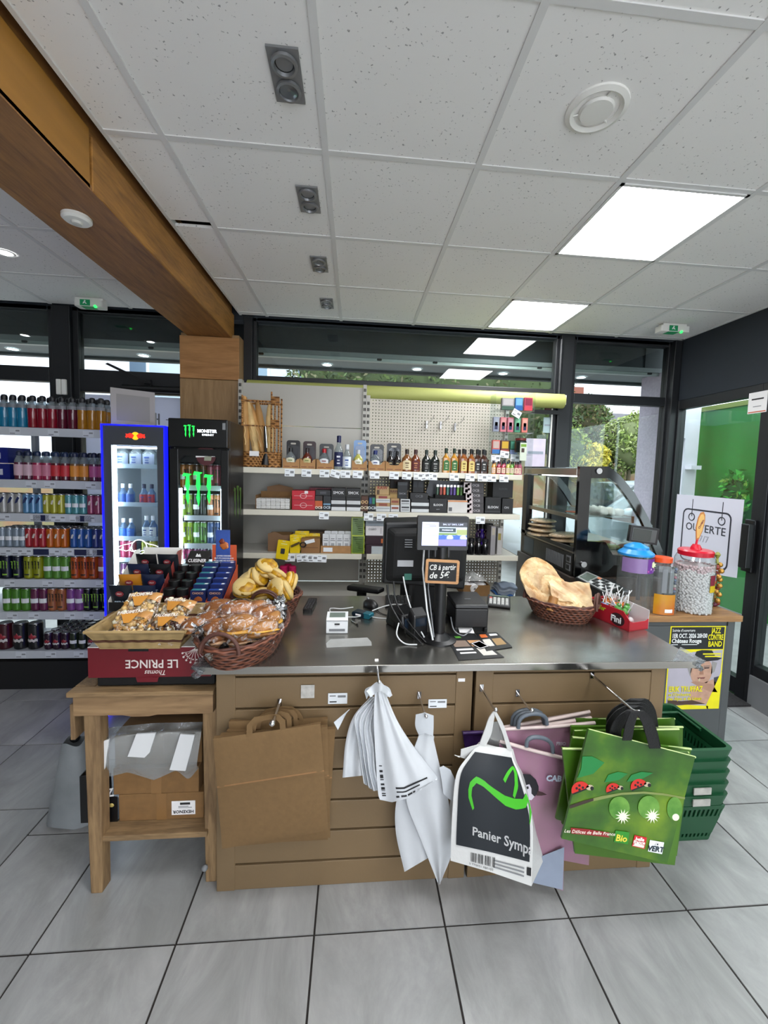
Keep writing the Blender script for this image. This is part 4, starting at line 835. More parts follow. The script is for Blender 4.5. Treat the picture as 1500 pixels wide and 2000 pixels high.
# ---- stack of green shopping baskets
BG = M('dark_green_plastic', '#154a2c', .4)
def basket(k):
    z = .0+.052*k; t = thing('shopping_basket', ['bottom green basket of the stack, standing on the tiles', 'second green basket up, with a slotted wall', 'third green basket up in the stack', 'fourth green basket up in the stack', 'top green basket of the stack, open towards the viewer'][k], 'shopping basket', (1.465, 1.75, z), 0, 'stacked green shopping baskets')
    if k == 0:
        sh = MB(); a, b_, c_, d = (-.155, -.13, .155, .13), (-.185, -.165, .185, .165), .20, .0
        for (p, q, r, s_) in (((a[0], a[1]), (a[2], a[1]), (b_[2], b_[1]), (b_[0], b_[1])), ((a[2], a[1]), (a[2], a[3]), (b_[2], b_[3]), (b_[2], b_[1])), ((a[2], a[3]), (a[0], a[3]), (b_[0], b_[3]), (b_[2], b_[3])), ((a[0], a[3]), (a[0], a[1]), (b_[0], b_[1]), (b_[0], b_[3]))):
            P, Q, R, T_ = Vector((*p, .005)), Vector((*q, .005)), Vector((*r, .195)), Vector((*s_, .195))
            def W(u, v): return P.lerp(Q, u).lerp(T_.lerp(R, u), v)
            N = (Q-P).cross(T_-P).normalized()*.003
            def pnl(u0, u1, v0, v1): f_ = [W(u0, v0), W(u1, v0), W(u1, v1), W(u0, v1)]; sh.hexa([x+N for x in f_]+[x-N for x in f_], BG)
            pnl(0, 1, 0, .10); pnl(0, 1, .2, .70); pnl(0, 1, .9, 1)
            for i in range(17): pnl(i/17, i/17+.03, .10, .2); pnl(i/17, i/17+.03, .7, .9)
        cuts['bsk'] = sh.mesh('basket_wall'); fl_ = MB().box(-.155, -.13, .0, .155, .13, .008, BG); cuts['bskf'] = fl_.mesh('base')
        rim = MB(); o_, i_ = rr(-.200, -.178, .200, .178, .03), rr(-.183, -.162, .183, .162, .022); n = len(o_)
        vs = [(p[0]*.94, p[1]*.94, .197) for p in o_]+[(*p, .25) for p in o_]+[(*p, .25) for p in i_]+[(*p, .19) for p in i_]
        for a in range(4): rim.put(vs, [(a*n+i, a*n+(i+1) % n, ((a+1) % 4)*n+(i+1) % n, ((a+1) % 4)*n+i) for i in range(n)], BG)
        cuts['bskr'] = rim.mesh('rim'); hb = MB().tube([(-.18, -.02, .235), (-.18, .12, .236), (.18, .12, .236), (.18, -.02, .235)], .007, BG, 6); cuts['bskh'] = hb.mesh('handle')
    part('wall', cuts['bsk'], t); part('base', cuts['bskf'], t); part('rim', cuts['bskr'], t, .002)
    if k == 4: part('handle', cuts['bskh'], t)
    if k in (0, 1): part('label_plate', MB().box(.02, -.1825, .208, .10, -.178, .238, M('worn_label', '#a8a69f', .7, noise=(40, .15))), t)
for k in range(5): basket(k)
# ================================================================ on the steel worktop
WK = weave('brown_wicker', '#7d4a36', '#3a1e16'); WK2 = M('dark_wicker', '#4e2c22', .6)
def wicker(name, label, c, a, b, h, rz, flare=.78, hand=True, cat='basket', m=WK):
    t = thing(name, label, cat, c, rz)
    NU, NV = 96, 15
    def f(u, v, ins=0):
        k = int(round(v*NV)); th = 2*PI*u; ph = 1 if (k % 2) else -1
        r = flare+(1-flare)*v**.8+.012*ph*math.sin(u*PI*NU/3)-ins
        return (a*r*math.cos(th), b*r*math.sin(th), .004+h*v)
    part('woven_side', MB().grid(lambda u, v: f(u, v), NU, NV, m).grid(lambda u, v: f(1-u, v, .05), NU, 6, m), t)
    part('base', MB().prism([(a*flare*math.cos(2*PI*k/32), b*flare*math.sin(2*PI*k/32)) for k in range(32)], 0, .008, m, 'z'), t)
    part('rim', MB().tube([(a*1.0*math.cos(2*PI*k/40), b*1.0*math.sin(2*PI*k/40), h+.004+.003*math.sin(k*1.7)) for k in range(40)], .008, m, 7, closed=True).tube([(a*.98*math.cos(2*PI*k/40), b*.98*math.sin(2*PI*k/40), h+.012+.003*math.sin(k*1.7+2)) for k in range(40)], .006, WK2, 6, closed=True), t)
    if hand:
        for s in (-1, 1): part('handle', MB().tube([(s*a*(1.0-.02*math.sin(q)), b*.42*math.cos(q), h+.068*math.sin(q)) for q in [PI*k/12 for k in range(13)]], .007, WK2, 8).tube([(s*a*(1.0-.03*math.sin(q))-s*.008, b*.40*math.cos(q), h+.062*math.sin(q)) for q in [PI*k/12 for k in range(13)]], .005, WK2, 6), t)
    return t
L, R_ = atz(428, 1272, 1.0), atz(518, 1177, 1.0); c = (L+R_)/2; ang = math.atan2(R_.y-L.y, R_.x-L.x); A1 = (R_-L).length/2
b1 = wicker('wicker_basket', 'oval brown wicker basket holding film wrapped bread rolls', (c.x, c.y, ZT), A1, .158, .085, ang)
FOIL = M('aluminium_foil', '#c4c6c8', .22, 1, bump=(70, .8)); ROLL = M('toasted_bread', '#ab7038', .5, noise=(14, .5), col2='#6a3a18', bump=(30, .2)); ROLL2 = M('golden_bread', '#b98442', .5, noise=(14, .4), col2='#7a4a20', bump=(30, .2)); HAM = M('pale_filling', '#d9b08a', .6, noise=(30, .2)); CHEESE = M('yellow_filling', '#d8a33a', .5)
FILMW = GL('food_film', '#f8f5f4', .05, 1.5, .55, bump=(28, 1), glints=45)  # white haze blotches paint specular glints into the film colour
foil = MB().grid(lambda u, v: ((.55+.45*v)*A1*(.98+.06*math.sin(u*31)+.04*math.sin(u*67+v*9))*math.cos(2*PI*u), (.55+.45*v)*.152*(.98+.06*math.sin(u*41)+.03*math.sin(u*83))*math.sin(2*PI*u), .03+.062*v**2+.02*v*math.sin(u*53)+.012*math.sin(u*97+v*14)), 110, 6, FOIL, sm=False)
single('foil_sheet', foil, 'crumpled foil lining the basket of wrapped rolls', 'foil', (c.x, c.y, ZT+.002), ang)
def roll(x, y, z, rz, label, s=1, m=ROLL, cheese=0, tilt=0):
    t = thing('wrapped_roll', label, 'sandwich', (x, y, z), 0, 'film wrapped rolls', rot=(tilt, 0, rz)); k = int(abs(x)*1000)
    part('bread', MB().ball((0, 0, .008), .033*s, m, (1.85, 1.05, .8), 18, 10, .05, seed=k), t); part('bread', MB().ball((0, 0, -.018), .031*s, m, (1.85, 1.08, .45), 18, 8, .04, seed=k+1), t)
    part('filling', MB().ball((.004, -.004, -.006), .033*s, CHEESE if cheese else HAM, (1.8, 1.12, .22), 16, 6, .10, seed=k+2), t)
    fm = MB().ball((0, 0, 0), .0375*s, FILMW, (1.85, 1.1, .95), 22, 12, .045, seed=k+3)
    for sx in (-1, 1): fm.grid(lambda u, v, sx=sx: (sx*(.062*s+.018*v), (.010+.014*v)*math.cos(2*PI*u)*(1+.3*math.sin(u*25)), (.010+.010*v)*math.sin(2*PI*u)-.004), 14, 3, FILMW)
    part('wrapping_film', fm, t); return t
cr, sr_ = math.cos(ang), math.sin(ang)
def inb(u, v): return (c.x+u*cr-v*sr_, c.y+u*sr_+v*cr)
RL = [(431, 1188, 1.055, .1, 1.0, 0, 'wrapped roll at the back left by the chocolate display'), (465, 1192, 1.075, .5, 1.12, 0, 'large browned roll on top at the back of the basket'), (496, 1191, 1.065, 1.0, 1.0, 0, 'upright leaning roll between the top one and the far handle'), (515, 1199, 1.055, 1.05, .95, 0, 'leaning roll beneath the far handle'), (388, 1222, 1.03, .2, .95, 0, 'leftmost dark roll overhanging the basket rim'), (420, 1209, 1.045, .3, 1.0, 0, 'rounded roll next to the leftmost one'), (430, 1226, 1.03, .5, 1.0, 0, 'pale filmed roll behind the near handle'), (468, 1221, 1.04, .45, 1.18, 1, 'broad shiny roll in the front middle'), (510, 1229, 1.02, .35, 1.0, 1, 'front right roll with yellow filling showing'), (531, 1211, 1.035, 1.2, .8, 1, 'small roll with yellow filling by the far foil'), (428, 1247, .995, .9, .8, 0, 'small dark roll glimpsed through the near handle'), (470, 1246, .99, .3, 1.0, 0, 'roll low in the basket under the broad shiny one')]
for x, y, z, r, s, ch, lab in RL: q = atz(x, y, z); roll(q.x, q.y, z, r, lab+' in the oval basket', s, ROLL if ch == 0 else ROLL2, ch, rnd.uniform(-.25, .25))
for k, (u, v, z, lab) in enumerate(((-.14, .10, .10, 'crumpled foil piece at the near left basket end'), (.12, -.10, .12, 'crumpled foil piece standing at the far basket end'))):
    x, y = inb(u, v); single('foil_piece', MB().grid(lambda p, q: (.07*(p-.5)+.01*math.sin(17*q+9*p), .012*math.sin(13*p+7*q)+.008*math.sin(31*q), .09*q+.008*math.sin(23*p)), 14, 14, FOIL, .001, sm=False), lab, 'foil', (x, y, ZT+z-.045), .4+k)
# round basket with cheese muffins
c2_ = atz(520, 1160, 1.0); b2_ = wicker('wicker_basket', 'round brown wicker basket of yellow filled muffins behind', (c2_.x, c2_.y+.02, ZT), .165, .15, .085, 0, .8, False)
MUF = M('muffin_dough', '#cdb274', .6, noise=(8, .15), bump=(30, .15)); EGG = M('egg_yellow', '#d8a91c', .45, noise=(40, .5), col2='#8a5a10', bump=(40, .5))
MU = [(465, 1160, 1.05, .9, .2, 'wide pale muffin at the front left of the round basket'), (500, 1130, 1.09, 1.2, .7, 'browned muffin standing in the middle of the round basket'), (518, 1112, 1.13, .5, -.3, 'topmost muffin crowning the round basket'), (553, 1165, 1.04, 1.3, -.6, 'yellow speckled muffin at the right rim'), (540, 1130, 1.09, .8, -.4, 'muffin behind the right speckled one'), (500, 1172, 1.02, .3, .1, 'low yellow muffin at the front of the round basket'), (475, 1138, 1.07, .6, .5, 'plain pale muffin at the back left'), (535, 1162, 1.05, .9, .9, 'small muffin tucked between the two speckled ones'), (565, 1142, 1.06, 1.1, -.9, 'muffin at the back right edge by the shelf')]
for k, (x, y, z, rx, ry, lab) in enumerate(MU):
    p = atz(x, y, z); p = Vector((c2_.x+(p.x-c2_.x)*.95, c2_.y+.02+(p.y-c2_.y)*.6, z)); t = thing('cheese_muffin', lab, 'muffin', p, 0, 'muffins in the round basket', rot=(rx*.8, ry, k*.7))
    part('top_half', MB().ball((0, 0, .014), .052, MUF, (1, 1, .34), 18, 8, .03, seed=k), t); part('bottom_half', MB().ball((0, 0, -.016), .052, MUF, (1, 1, .32), 18, 8, .03, seed=k+20), t); part('filling', MB().ball((0, 0, -.001), .054, EGG, (1, 1, .26), 20, 6, .09, seed=k+40), t)
    if k != 6: part('browned_patch', MB().ball((.008, -.004, .0185), .046, EGG, (.95, .9, .33), 16, 6, .07, seed=k+60), t)
# flatbread basket
L, R_ = atz(1029, 1160, .985), atz(1168, 1186, .985); c3 = (L+R_)/2; a3 = math.atan2(R_.y-L.y, R_.x-L.x)
wicker('wicker_basket', 'brown wicker basket of flatbreads near the receipt printer', (c3.x, c3.y, ZT), (R_-L).length/2, .13, .075, a3)
FLB = M('flatbread_crust', '#dcc598', .55, noise=(16, .3), col2='#a8763c', bump=(35, .9)); FLB2 = M('flatbread_browned', '#e0cda2', .5, noise=(9, .5), col2='#94602f', bump=(30, 1))
def disc_(name, lab, x, y, z, r, rot, m, th=.008, sq=0):
    t = thing(name, lab, 'flatbread', (x, y, z), 0, 'flatbreads in the basket', rot=rot)
    def f(u, v):
        if sq: return ((u-.5)*r*2.3, (v-.5)*r*1.75, .012*math.sin(5*u)*math.sin(4*v+1)+.004*math.sin(19*u+13*v))
        a = 2*PI*u; q = r*v*(1+.03*math.sin(5*a)); return (q*math.cos(a), q*math.sin(a), .0022*math.sin(q*math.cos(a)*420)+.006*math.sin(3*a+4*v)*v+.006*math.sin(9*v+2*a)-.01*v*v)
    part('crust', MB().grid(f, 40, 22, m, -th), t)
    if sq: part('folded_layer', MB().grid(lambda u, v: Vector(f(u, v))+Vector((.004, -.006, -th-.002)), 14, 10, m, -th), t)
    else: part('filling', MB().grid(lambda u, v: Vector(f(u, v*.93))-Vector((0, 0, th)), 30, 6, HAM, -.004), t)
disc_('flatbread', 'round flatbread standing at the back of the basket', c3.x-.07, c3.y+.085, ZT+.165, .118, (1.02, -.12, .3), FLB)
disc_('flatbread', 'round flatbread in front of the standing one', c3.x-.065, c3.y+.055, ZT+.14, .112, (.95, -.15, .2), FLB2)
disc_('flatbread', 'third round flatbread with pleated top', c3.x-.04, c3.y+.035, ZT+.12, .105, (.9, -.1, .1), FLB)
disc_('flatbread', 'square folded flatbread lying across the front of the basket', c3.x+.045, c3.y-.01, ZT+.125, .088, (.55, .12, -.2), FLB2, .009, 1)
disc_('flatbread', 'small round flatbread under the square one by the handle', c3.x+.01, c3.y-.06, ZT+.085, .06, (.35, .0, 0), FLB)
t = thing('sandwich_wrap', 'rolled brown wrap at the left end of the flatbread basket', 'wrap', (c3.x-.075, c3.y-.06, ZT+.085), rot=(0, .5, .7)); part('tortilla', MB().lathe([(.012, -.04), (.021, -.04), (.022, .03), (.013, .03), (.012, -.04)], ROLL2, 14, cap=False), t); part('filling', MB().cyl((0, 0, -.036), (0, 0, .025), .011, HAM), t)
# card reader
p = atz(658, 1238, .905); t = thing('card_reader', 'small white card payment terminal on its stand', 'card reader', (p.x, p.y, ZT), -.0)
RW = M('white_glossy_plastic', '#dfe1e2', .3)
part('body', MB().prism([(0, 0), (.002, .058), (.014, .066), (.075, .074), (.085, .06), (.085, 0)], -.046, .046, RW, 'x'), t, .005); part('screen', MB().prism([(.018, .0672), (.060, .0725), (.060, .0735), (.018, .0682)], -.034, .034, M('dim_screen', '#66736a', .15, coat=.5), 'x'), t)
part('card_slot', MB().box(-.034, -.0015, .012, .034, .001, .022, GREYM), t); part('button', MB().box(-.011, -.002, .040, .011, .001, .046, BLK), t); part('seam', MB().box(-.045, -.001, .056, .045, .002, .0585, GREYM), t)
# power bank and cables
p = atz(709, 1199, .92); TEAL = M('teal_metal', '#2d7f92', .25, .6)
t = thing('power_bank', 'metallic teal power bank with white cable on the worktop', 'power bank', (p.x, p.y, ZT+.002), -.55)
part('case', MB().prism(rr(-.05, 0, .05, .024, .011), -.02, .02, TEAL), t, .004); part('dark_band', MB().prism(rr(-.051, -.0005, .018, .0245, .011), -.0205, .0205, M('navy_band', '#10202c', .3)), t, .004); part('print', MB().box(-.03, -.0212, .008, .0, -.0205, .016, PAPER), t)
WC = M('white_cable', '#d6d8d9', .4)
def wz(pts): return [tuple(atz(x, y, z)) for x, y, z in pts]
def smooth(P, n=6):
    P = [Vector(p) for p in P]; o = []
    for i in range(len(P)-1):
        a, b, c_, d = P[max(i-1, 0)], P[i], P[i+1], P[min(i+2, len(P)-1)]
        for k in range(n): f = k/n; o.append(.5*((2*b)+(c_-a)*f+(2*a-5*b+4*c_-d)*f*f+(3*b-a-3*c_+d)*f**3))
    return o+[P[-1]]
single('charging_cable', MB().tube(smooth(wz([(646, 1199, .97), (644, 1190, .95), (650, 1188, .92), (668, 1189, .915), (690, 1186, .925)])), .0028, WC), 'white cable curving from card reader to power bank', 'cable')
single('charging_cable', MB().tube(smooth(wz([(680, 1205, .935), (695, 1205, .92), (712, 1203, .911), (740, 1207, .909), (770, 1209, .909)])), .0022, WC), 'white cable lying flat from the reader towards the monitor', 'cable')
single('charging_cable', MB().tube(smooth(wz([(727, 1193, .925), (745, 1186, .93), (765, 1181, .935), (785, 1181, .935)])), .003, WC), 'white cable from power bank rising to the keyboard', 'cable')
single('mouse_cable', MB().tube(smooth(wz([(735, 1190, .912), (745, 1198, .908), (765, 1203, .908), (800, 1204, .908), (815, 1210, .908)])), .002, BLK), 'thin black cable running behind the power bank', 'cable')
single('stylus', MB().cyl(atz(686, 1212, .909), atz(697, 1219, .909), .003, CHROME).cyl(atz(697, 1219, .909), atz(699, 1221, .909), .0035, BLK), 'short clear pen lying by the power bank', 'pen')
# remote, mouse, keyboard
p = atz(606, 1181, .915); t = thing('remote_control', 'slim black remote control lying on the steel worktop', 'remote control', (p.x, p.y, ZT), -.06); part('body', MB().prism(rr(-.023, -.09, .023, .09, .01), 0, .016, BLK, 'z'), t, .003)
bt = M('grey_button', '#3c3d40', .5); me = MB().prism(circ(0, 0, .0045, 8), .016, .0185, bt, 'z').mesh('button')
for i in range(3):
    for j in range(8): part('button', me, t, loc=((i-1)*.013, -.07+.019*j, 0))
p = atz(724, 1180, .92); t = thing('computer_mouse', 'black computer mouse beside the power bank', 'mouse', (p.x, p.y, ZT+.002), .5); part('body', MB().ball((0, 0, .006), .033, BLK, (1, 1.65, .95), 18, 10), t); part('side_grip', MB().ball((.004, 0, .004), .034, M('silver_trim', '#8c8e92', .3, .7), (1, 1.6, .4), 18, 6), t); part('wheel', MB().cyl((-.004, .03, .032), (.004, .03, .032), .009, GREYM, 10), t)
p = atz(800, 1176, .915); t = thing('keyboard', 'black keyboard half hidden behind the display pole', 'keyboard', (p.x+.01, p.y, ZT), -.08); part('base', MB().hexa([(-.14, -.07, 0), (.14, -.07, 0), (.14, .07, 0), (-.14, .07, 0), (-.14, -.07, .012), (.14, -.07, .012), (.14, .07, .024), (-.14, .07, .024)], BLK), t, .003)
me = MB().frus((-.008, -.0075, .008, .0075), (-.006, -.006, .006, .006), 0, .007, M('key_cap', '#1c1d20', .5)).mesh('key')
for i in range(14):
    for j in range(6): part('key', me, t, loc=(-.128+.0195*i, -.055+.021*j, .0135+.0018*j), rot=(.085, 0, 0))
# till: monitor seen from behind, pole with customer display, chalk sign
t = thing('till_monitor', 'large black till monitor seen from behind', 'monitor', (.36, 2.0, ZT), .0)
part('shell', MB().hexa([(-.215, -.03, .16), (.195, -.03, .13), (.195, -.06, .48), (-.215, -.06, .465), (-.215, .03, .17), (.195, .03, .14), (.195, .0, .50), (-.215, .0, .485)], BLK), t, .012)
part('rear_bulge', MB().hexa([(-.17, -.075, .2), (.16, -.075, .2), (.16, -.105, .43), (-.17, -.105, .42), (-.205, -.035, .17), (.19, -.035, .17), (.19, -.06, .455), (-.205, -.06, .445)], BLKM), t, .015)
for k in range(4): part('vent_slot', MB().box(-.12+.0, -.106, .355+.011*k, -.085, -.095, .359+.011*k, GREYM), t)
part('label_sticker', MB().box(-.15, -.0875, .26, -.075, -.085, .29, M('silver_label', '#a9aaad', .4)), t)
part('neck', MB().hexa([(-.06, .0, 0), (.06, .0, 0), (.05, -.02, .26), (-.05, -.02, .26), (-.06, .06, 0), (.06, .06, 0), (.05, .04, .26), (-.05, .04, .26)], BLKM), t, .006); part('foot', MB().prism(rr(-.13, -.1, .13, .1, .04), 0, .018, BLK, 'z'), t, .004); part('port_cover', MB().box(-.115, -.085, .195, -.08, -.06, .225, M('green_port', '#2c6a5a', .5)), t)
t = thing('customer_display', 'customer price display on a black pole above the counter', 'display', (.371, 1.69, ZT))
part('base', MB().lathe([(.075, 0), (.074, .006), (.05, .012), (.032, .03), (.028, .035)], BLK, 28), t); part('pole', MB().cyl((0, 0, .02), (0, 0, .40), .0255, BLK, 20), t)
part('tilt_bracket', MB().box(-.035, -.005, .35, .035, .03, .42, BLK), t, .004)
part('housing', MB().prism(rr(-.107, .387, .106, .528, .006), -.012, .018, BLK), t, .003)
SCW = M('screen_white', '#c9cfee', .3, emit=.45); SCB = M('screen_sky', '#7fa6d9', .3, emit=.8); SCD = M('screen_dark', '#0d1420', .2, emit=.3)
part('screen', MB().box(-.089, -.0128, .406, .099, -.012, .504, SCD), t)
part('receipt_panel', MB().box(-.089, -.0134, .406, -.020, -.0128, .504, SCW), t); pr_ = MB()
for k, (z, a, b, mm) in enumerate(((.494, -.075, -.035, '#8d97bd'), (.488, -.06, -.03, '#6d7797'), (.481, -.085, -.04, '#9aa4c9'), (.472, -.085, -.03, '#a8b0d4'), (.464, -.08, -.05, '#a8b0d4'), (.448, -.087, -.022, '#a7a9e0'))): pr_.box(a, -.0138, z-.0015, b, -.0134, z+(.0035 if k == 5 else .001), M('screen_ink_%d' % k, mm, .3, emit=.4))
part('receipt_lines', pr_, t)
im = MB().box(-.020, -.0134, .448, .099, -.0128, .484, M('screen_haze', '#a8bfd0', .3, emit=.45)).box(-.020, -.0136, .432, .099, -.0132, .450, M('screen_car', '#3a5fae', .3, emit=.45)).box(-.020, -.0134, .406, .099, -.0128, .432, M('screen_road', '#7a74d8', .3, emit=.45))
im.box(-.018, -.014, .463, .052, -.0134, .480, M('screen_sign', '#22343c', .3, emit=.3)).box(.055, -.0138, .452, .099, -.0134, .474, M('screen_tree', '#8f9a62', .3, emit=.4)).box(-.02, -.0137, .451, .06, -.0134, .459, M('screen_hedge', '#5f7a3c', .3, emit=.5))
for k in range(4): x = -.018+.028*k; im.prism([(x, .434), (x+.006, .446), (x+.016, .452), (x+.026, .45), (x+.034, .44), (x+.034, .434)], -.0142, -.0136, M('screen_car_%d' % (k % 2), ('#2c55a8', '#b9c8ea')[k % 2], .3, emit=.45))
part('advert_picture', im, t); text('BAL 2.5\u00b0 DECL 3,20\u20ac', .0095, SCW, t, front(.04, -.0145, .495), .01); text('PHARMACIE', .0085, SCW, t, front(.017, -.0145, .4715), .02); text('TOTAL', .006, GREYM, t, front(0, -.0125, .396))
part('cable', MB().tube([(-.07, .03, .40), (-.075, .02, .30), (-.06, -.03, .14), (-.035, -.05, .02)], .004, WC).tube([(-.05, .03, .39), (-.052, .0, .22), (-.03, -.045, .03)], .003, GREYM), t)
t = thing('chalk_sign', 'little wood framed blackboard chalked with a card minimum', 'chalkboard', (.365, 1.645, ZT+.255), rot=(-.08, .04, 0)); fw = wood('pine_frame', '#c08f5c', '#9a6a3c', 12, 'X')
part('frame', MB().prism(rr(-.07, .0, .07, .098, .008), 0, .01, fw), t, .002); part('slate', MB().box(-.059, -.0012, .011, .059, .001, .087, M('slate_black', '#121214', .7)), t)
CHK = M('chalk_white', '#e6e6e2', .9)
text('CB \u00e0 partir', .031, CHK, t, front(-.002, -.0022, .066) @ Matrix.Rotation(.05, 4, 'Z'), .006, .25, .78); text('de 5\u20ac', .036, CHK, t, front(-.014, -.0022, .033) @ Matrix.Rotation(.06, 4, 'Z'), .006, .25, .95)
# handheld scanner heap left of the pole
t = thing('barcode_scanner', 'black barcode scanner with coiled cables left of the pole', 'scanner', (.235, 1.80, ZT), .5)
part('head', MB().hexa([(-.05, -.06, .03), (.04, -.06, .02), (.045, .05, .03), (-.05, .05, .04), (-.05, -.05, .085), (.04, -.05, .085), (.045, .05, .10), (-.05, .05, .10)], BLK), t, .01); part('handle', MB().hexa([(-.03, .03, .0), (.03, .03, .0), (.03, .11, .0), (-.03, .11, .0), (-.03, .02, .06), (.03, .02, .06), (.03, .09, .09), (-.03, .09, .09)], BLK), t, .01)
part('window', MB().box(-.04, -.064, .03, .032, -.058, .075, M('scanner_glass', '#1d2733', .1)), t); part('warning_label', MB().box(.0, -.066, .028, .03, -.063, .045, flat('#c98a90')), t)
t = thing('card_terminal', 'black card terminal standing against the display pole', 'card reader', (.285, 1.73, ZT), .35); part('body', MB().hexa([(-.035, -.03, 0), (.035, -.03, 0), (.035, .05, 0), (-.035, .05, 0), (-.035, -.03, .10), (.035, -.03, .10), (.035, .02, .125), (-.035, .02, .125)], BLK), t, .008); part('screen', MB().box(-.026, -.032, .055, .026, -.029, .09, M('scanner_glass', '#1d2733', .1)), t)
single('cable_bundle', MB().tube(smooth([(.16, 1.85, ZT+.19), (.17, 1.80, ZT+.12), (.22, 1.72, ZT+.05), (.27, 1.66, ZT+.02), (.29, 1.64, ZT+.004)]), .005, BLK).tube(smooth([(.19, 1.87, ZT+.20), (.2, 1.8, ZT+.12), (.26, 1.70, ZT+.05), (.31, 1.65, ZT+.005)]), .004, BLK).tube(smooth([(.235, 1.88, ZT+.22), (.25, 1.8, ZT+.14), (.28, 1.73, ZT+.06), (.31, 1.69, ZT+.01)]), .0035, WC).tube(smooth([(.20, 1.70, ZT+.07), (.19, 1.67, ZT+.03), (.22, 1.64, ZT+.006), (.27, 1.63, ZT+.005)]), .003, WC), 'black and white cables dropping from the till', 'cables')
# receipt printer
t = thing('receipt_printer', 'square black receipt printer right of the display pole', 'printer', (.535, 1.77, ZT), -.02)
part('body', MB().box(-.075, 0, .02, .075, .20, .105, BLK), t, .005); part('lid', MB().hexa([(-.075, .0, .106), (.075, .0, .106), (.075, .20, .106), (-.075, .2, .106), (-.075, .004, .122), (.075, .004, .122), (.075, .2, .125), (-.075, .2, .125)], BLK), t, .004)
part('foot_recess', MB().box(-.068, .02, .0, .068, .19, .02, BLKM), t); part('side_cheek', MB().box(-.075, .0, .0, -.060, .03, .02, BLK), t, .003); part('side_cheek', MB().box(.060, .0, .0, .075, .03, .02, BLK), t, .003); part('name_plate', MB().box(-.014, .08, .1245, .014, .086, .1255, GREYM), t)
part('paper_strip', MB().hexa([(-.055, -.012, .002), (.01, -.02, .002), (.01, .02, .012), (-.055, .02, .012), (-.055, -.012, .003), (.01, -.02, .003), (.01, .02, .013), (-.055, .02, .013)], PAPER), t); part('cable', MB().tube(smooth([(-.09, .02, .06), (-.085, -.03, .02), (-.05, -.05, .004), (-.02, -.03, .012), (0, .0, .012)]), .003, GREYM), t)
single('receipt_paper', MB().grid(lambda u, v: (.10*u-.02, .05*v, .004+.012*math.sin(3*u+2*v)), 8, 5, PAPER, -.0006), 'loose curled paper behind the receipt printer', 'paper', (.44, 2.06, ZT+.003), -.2)
# flyers
def flyer(lab, c4, k):
    P = [atz(x, y, ZT+.001+.0012*k) for x, y in c4]; o = P[0]; t = thing('flyer', lab, 'leaflet', o, 0, 'dark food flyers'); th = Vector((0, 0, .001))
    def Q(u, v): return P[0].lerp(P[1], u).lerp(P[3].lerp(P[2], u), v)-o
    part('sheet', MB().grid(lambda u, v: Q(u, v)+th, 2, 2, M('dark_flyer', '#17181a', .35), .0008), t); pr = MB()
    def blk(u0, v0, u1, v1, m): pr.put([Q(u0, v0)+th*1.4, Q(u1, v0)+th*1.4, Q(u1, v1)+th*1.4, Q(u0, v1)+th*1.4], [(3, 2, 1, 0)], m)
    for a in ([(.08, .12, .45, .2, flat('#4a8a2e')), (.08, .3, .5, .55, flat('#7d6a5c')), (.55, .3, .95, .55, flat('#b98a5c')), (.6, .62, .92, .9, flat('#c9c4bc')), (.08, .62, .5, .68, PAPER), (.12, .75, .5, .8, PAPER)], [(.1, .1, .4, .3, flat('#c4622a')), (.1, .4, .42, .8, flat('#cfc9c0')), (.5, .4, .9, .8, flat('#9a7a4c')), (.55, .1, .9, .22, PAPER)], [(.06, .06, .94, .94, PAPER), (.12, .12, .88, .88, flat('#4a3a34'))])[k]: blk(*a)
    part('print', pr, t)
flyer('dark flyer with green heading under the receipt printer', [(868, 1238), (925, 1238), (985, 1284), (896, 1290)], 0); flyer('dark flyer with pale lettering on the right of the pile', [(930, 1237), (970, 1235), (1001, 1264), (950, 1272)], 1); flyer('small white bordered picture card on top of the flyers', [(918, 1257), (936, 1251), (957, 1263), (938, 1268)], 2)
# calculator
p = atz(974, 1177, .915); t = thing('calculator', 'black desk calculator with pale keys', 'calculator', (p.x, p.y, ZT+.004), -.35); part('body', MB().hexa([(-.06, -.065, 0), (.06, -.065, 0), (.06, .065, 0), (-.06, .065, 0), (-.06, -.065, .012), (.06, -.065, .012), (.06, .065, .03), (-.06, .065, .03)], BLK), t, .004)
for i in range(5):
    for j in range(4): part('key', MB().frus((-.008, -.007, .008, .007), (-.0065, -.0055, .0065, .0055), 0, .006, flat('#b9544e') if (i, j) == (0, 3) else M('calculator_key', '#b8b9b6', .5)), t, loc=(-.042+.021*i, -.048+.02*j, .0145+.0028*j), rot=(.137, 0, 0))
part('screen', MB().box(-.05, .036, .027, .05, .057, .031, M('dim_screen', '#66736a', .15, coat=.5)), t)
# lollipop box
RC = M('red_candy_card', '#b3202e', .45); P0, P1, P2_ = atz(1159, 1199, ZT), atz(1228, 1234, ZT), atz(1268, 1228, ZT); d1_ = (P1-P0).normalized(); d2_ = (P2_-P1).normalized(); ll = (P1-P0).length; ww = .125
t = thing('lollipop_box', 'red cardboard display box full of lollipops', 'candy box', P1, math.atan2(d2_.y, d2_.x)); d1l = (P0-P1).length
part('front_wall', MB().prism([(0, 0), (ww, 0), (ww, .05), (ww*.82, .04), (ww*.2, .04), (0, .05)], 0, .003, RC), t)
part('side_wall', MB().prism([(0, 0), (ll, 0), (ll, .055), (ll*.9, .085), (ll*.15, .085), (0, .05)], 0, .003, RC, 'x'), t); part('side_wall', MB().prism([(0, 0), (ll, 0), (ll, .11), (0, .09)], ww-.003, ww, M('white_card_inside', '#c9c4c4', .7), 'x'), t); part('back_wall', MB().box(0, ll-.003, 0, ww, ll, .09, RC), t); part('base', MB().box(0, 0, .001, ww, ll, .004, RC), t)
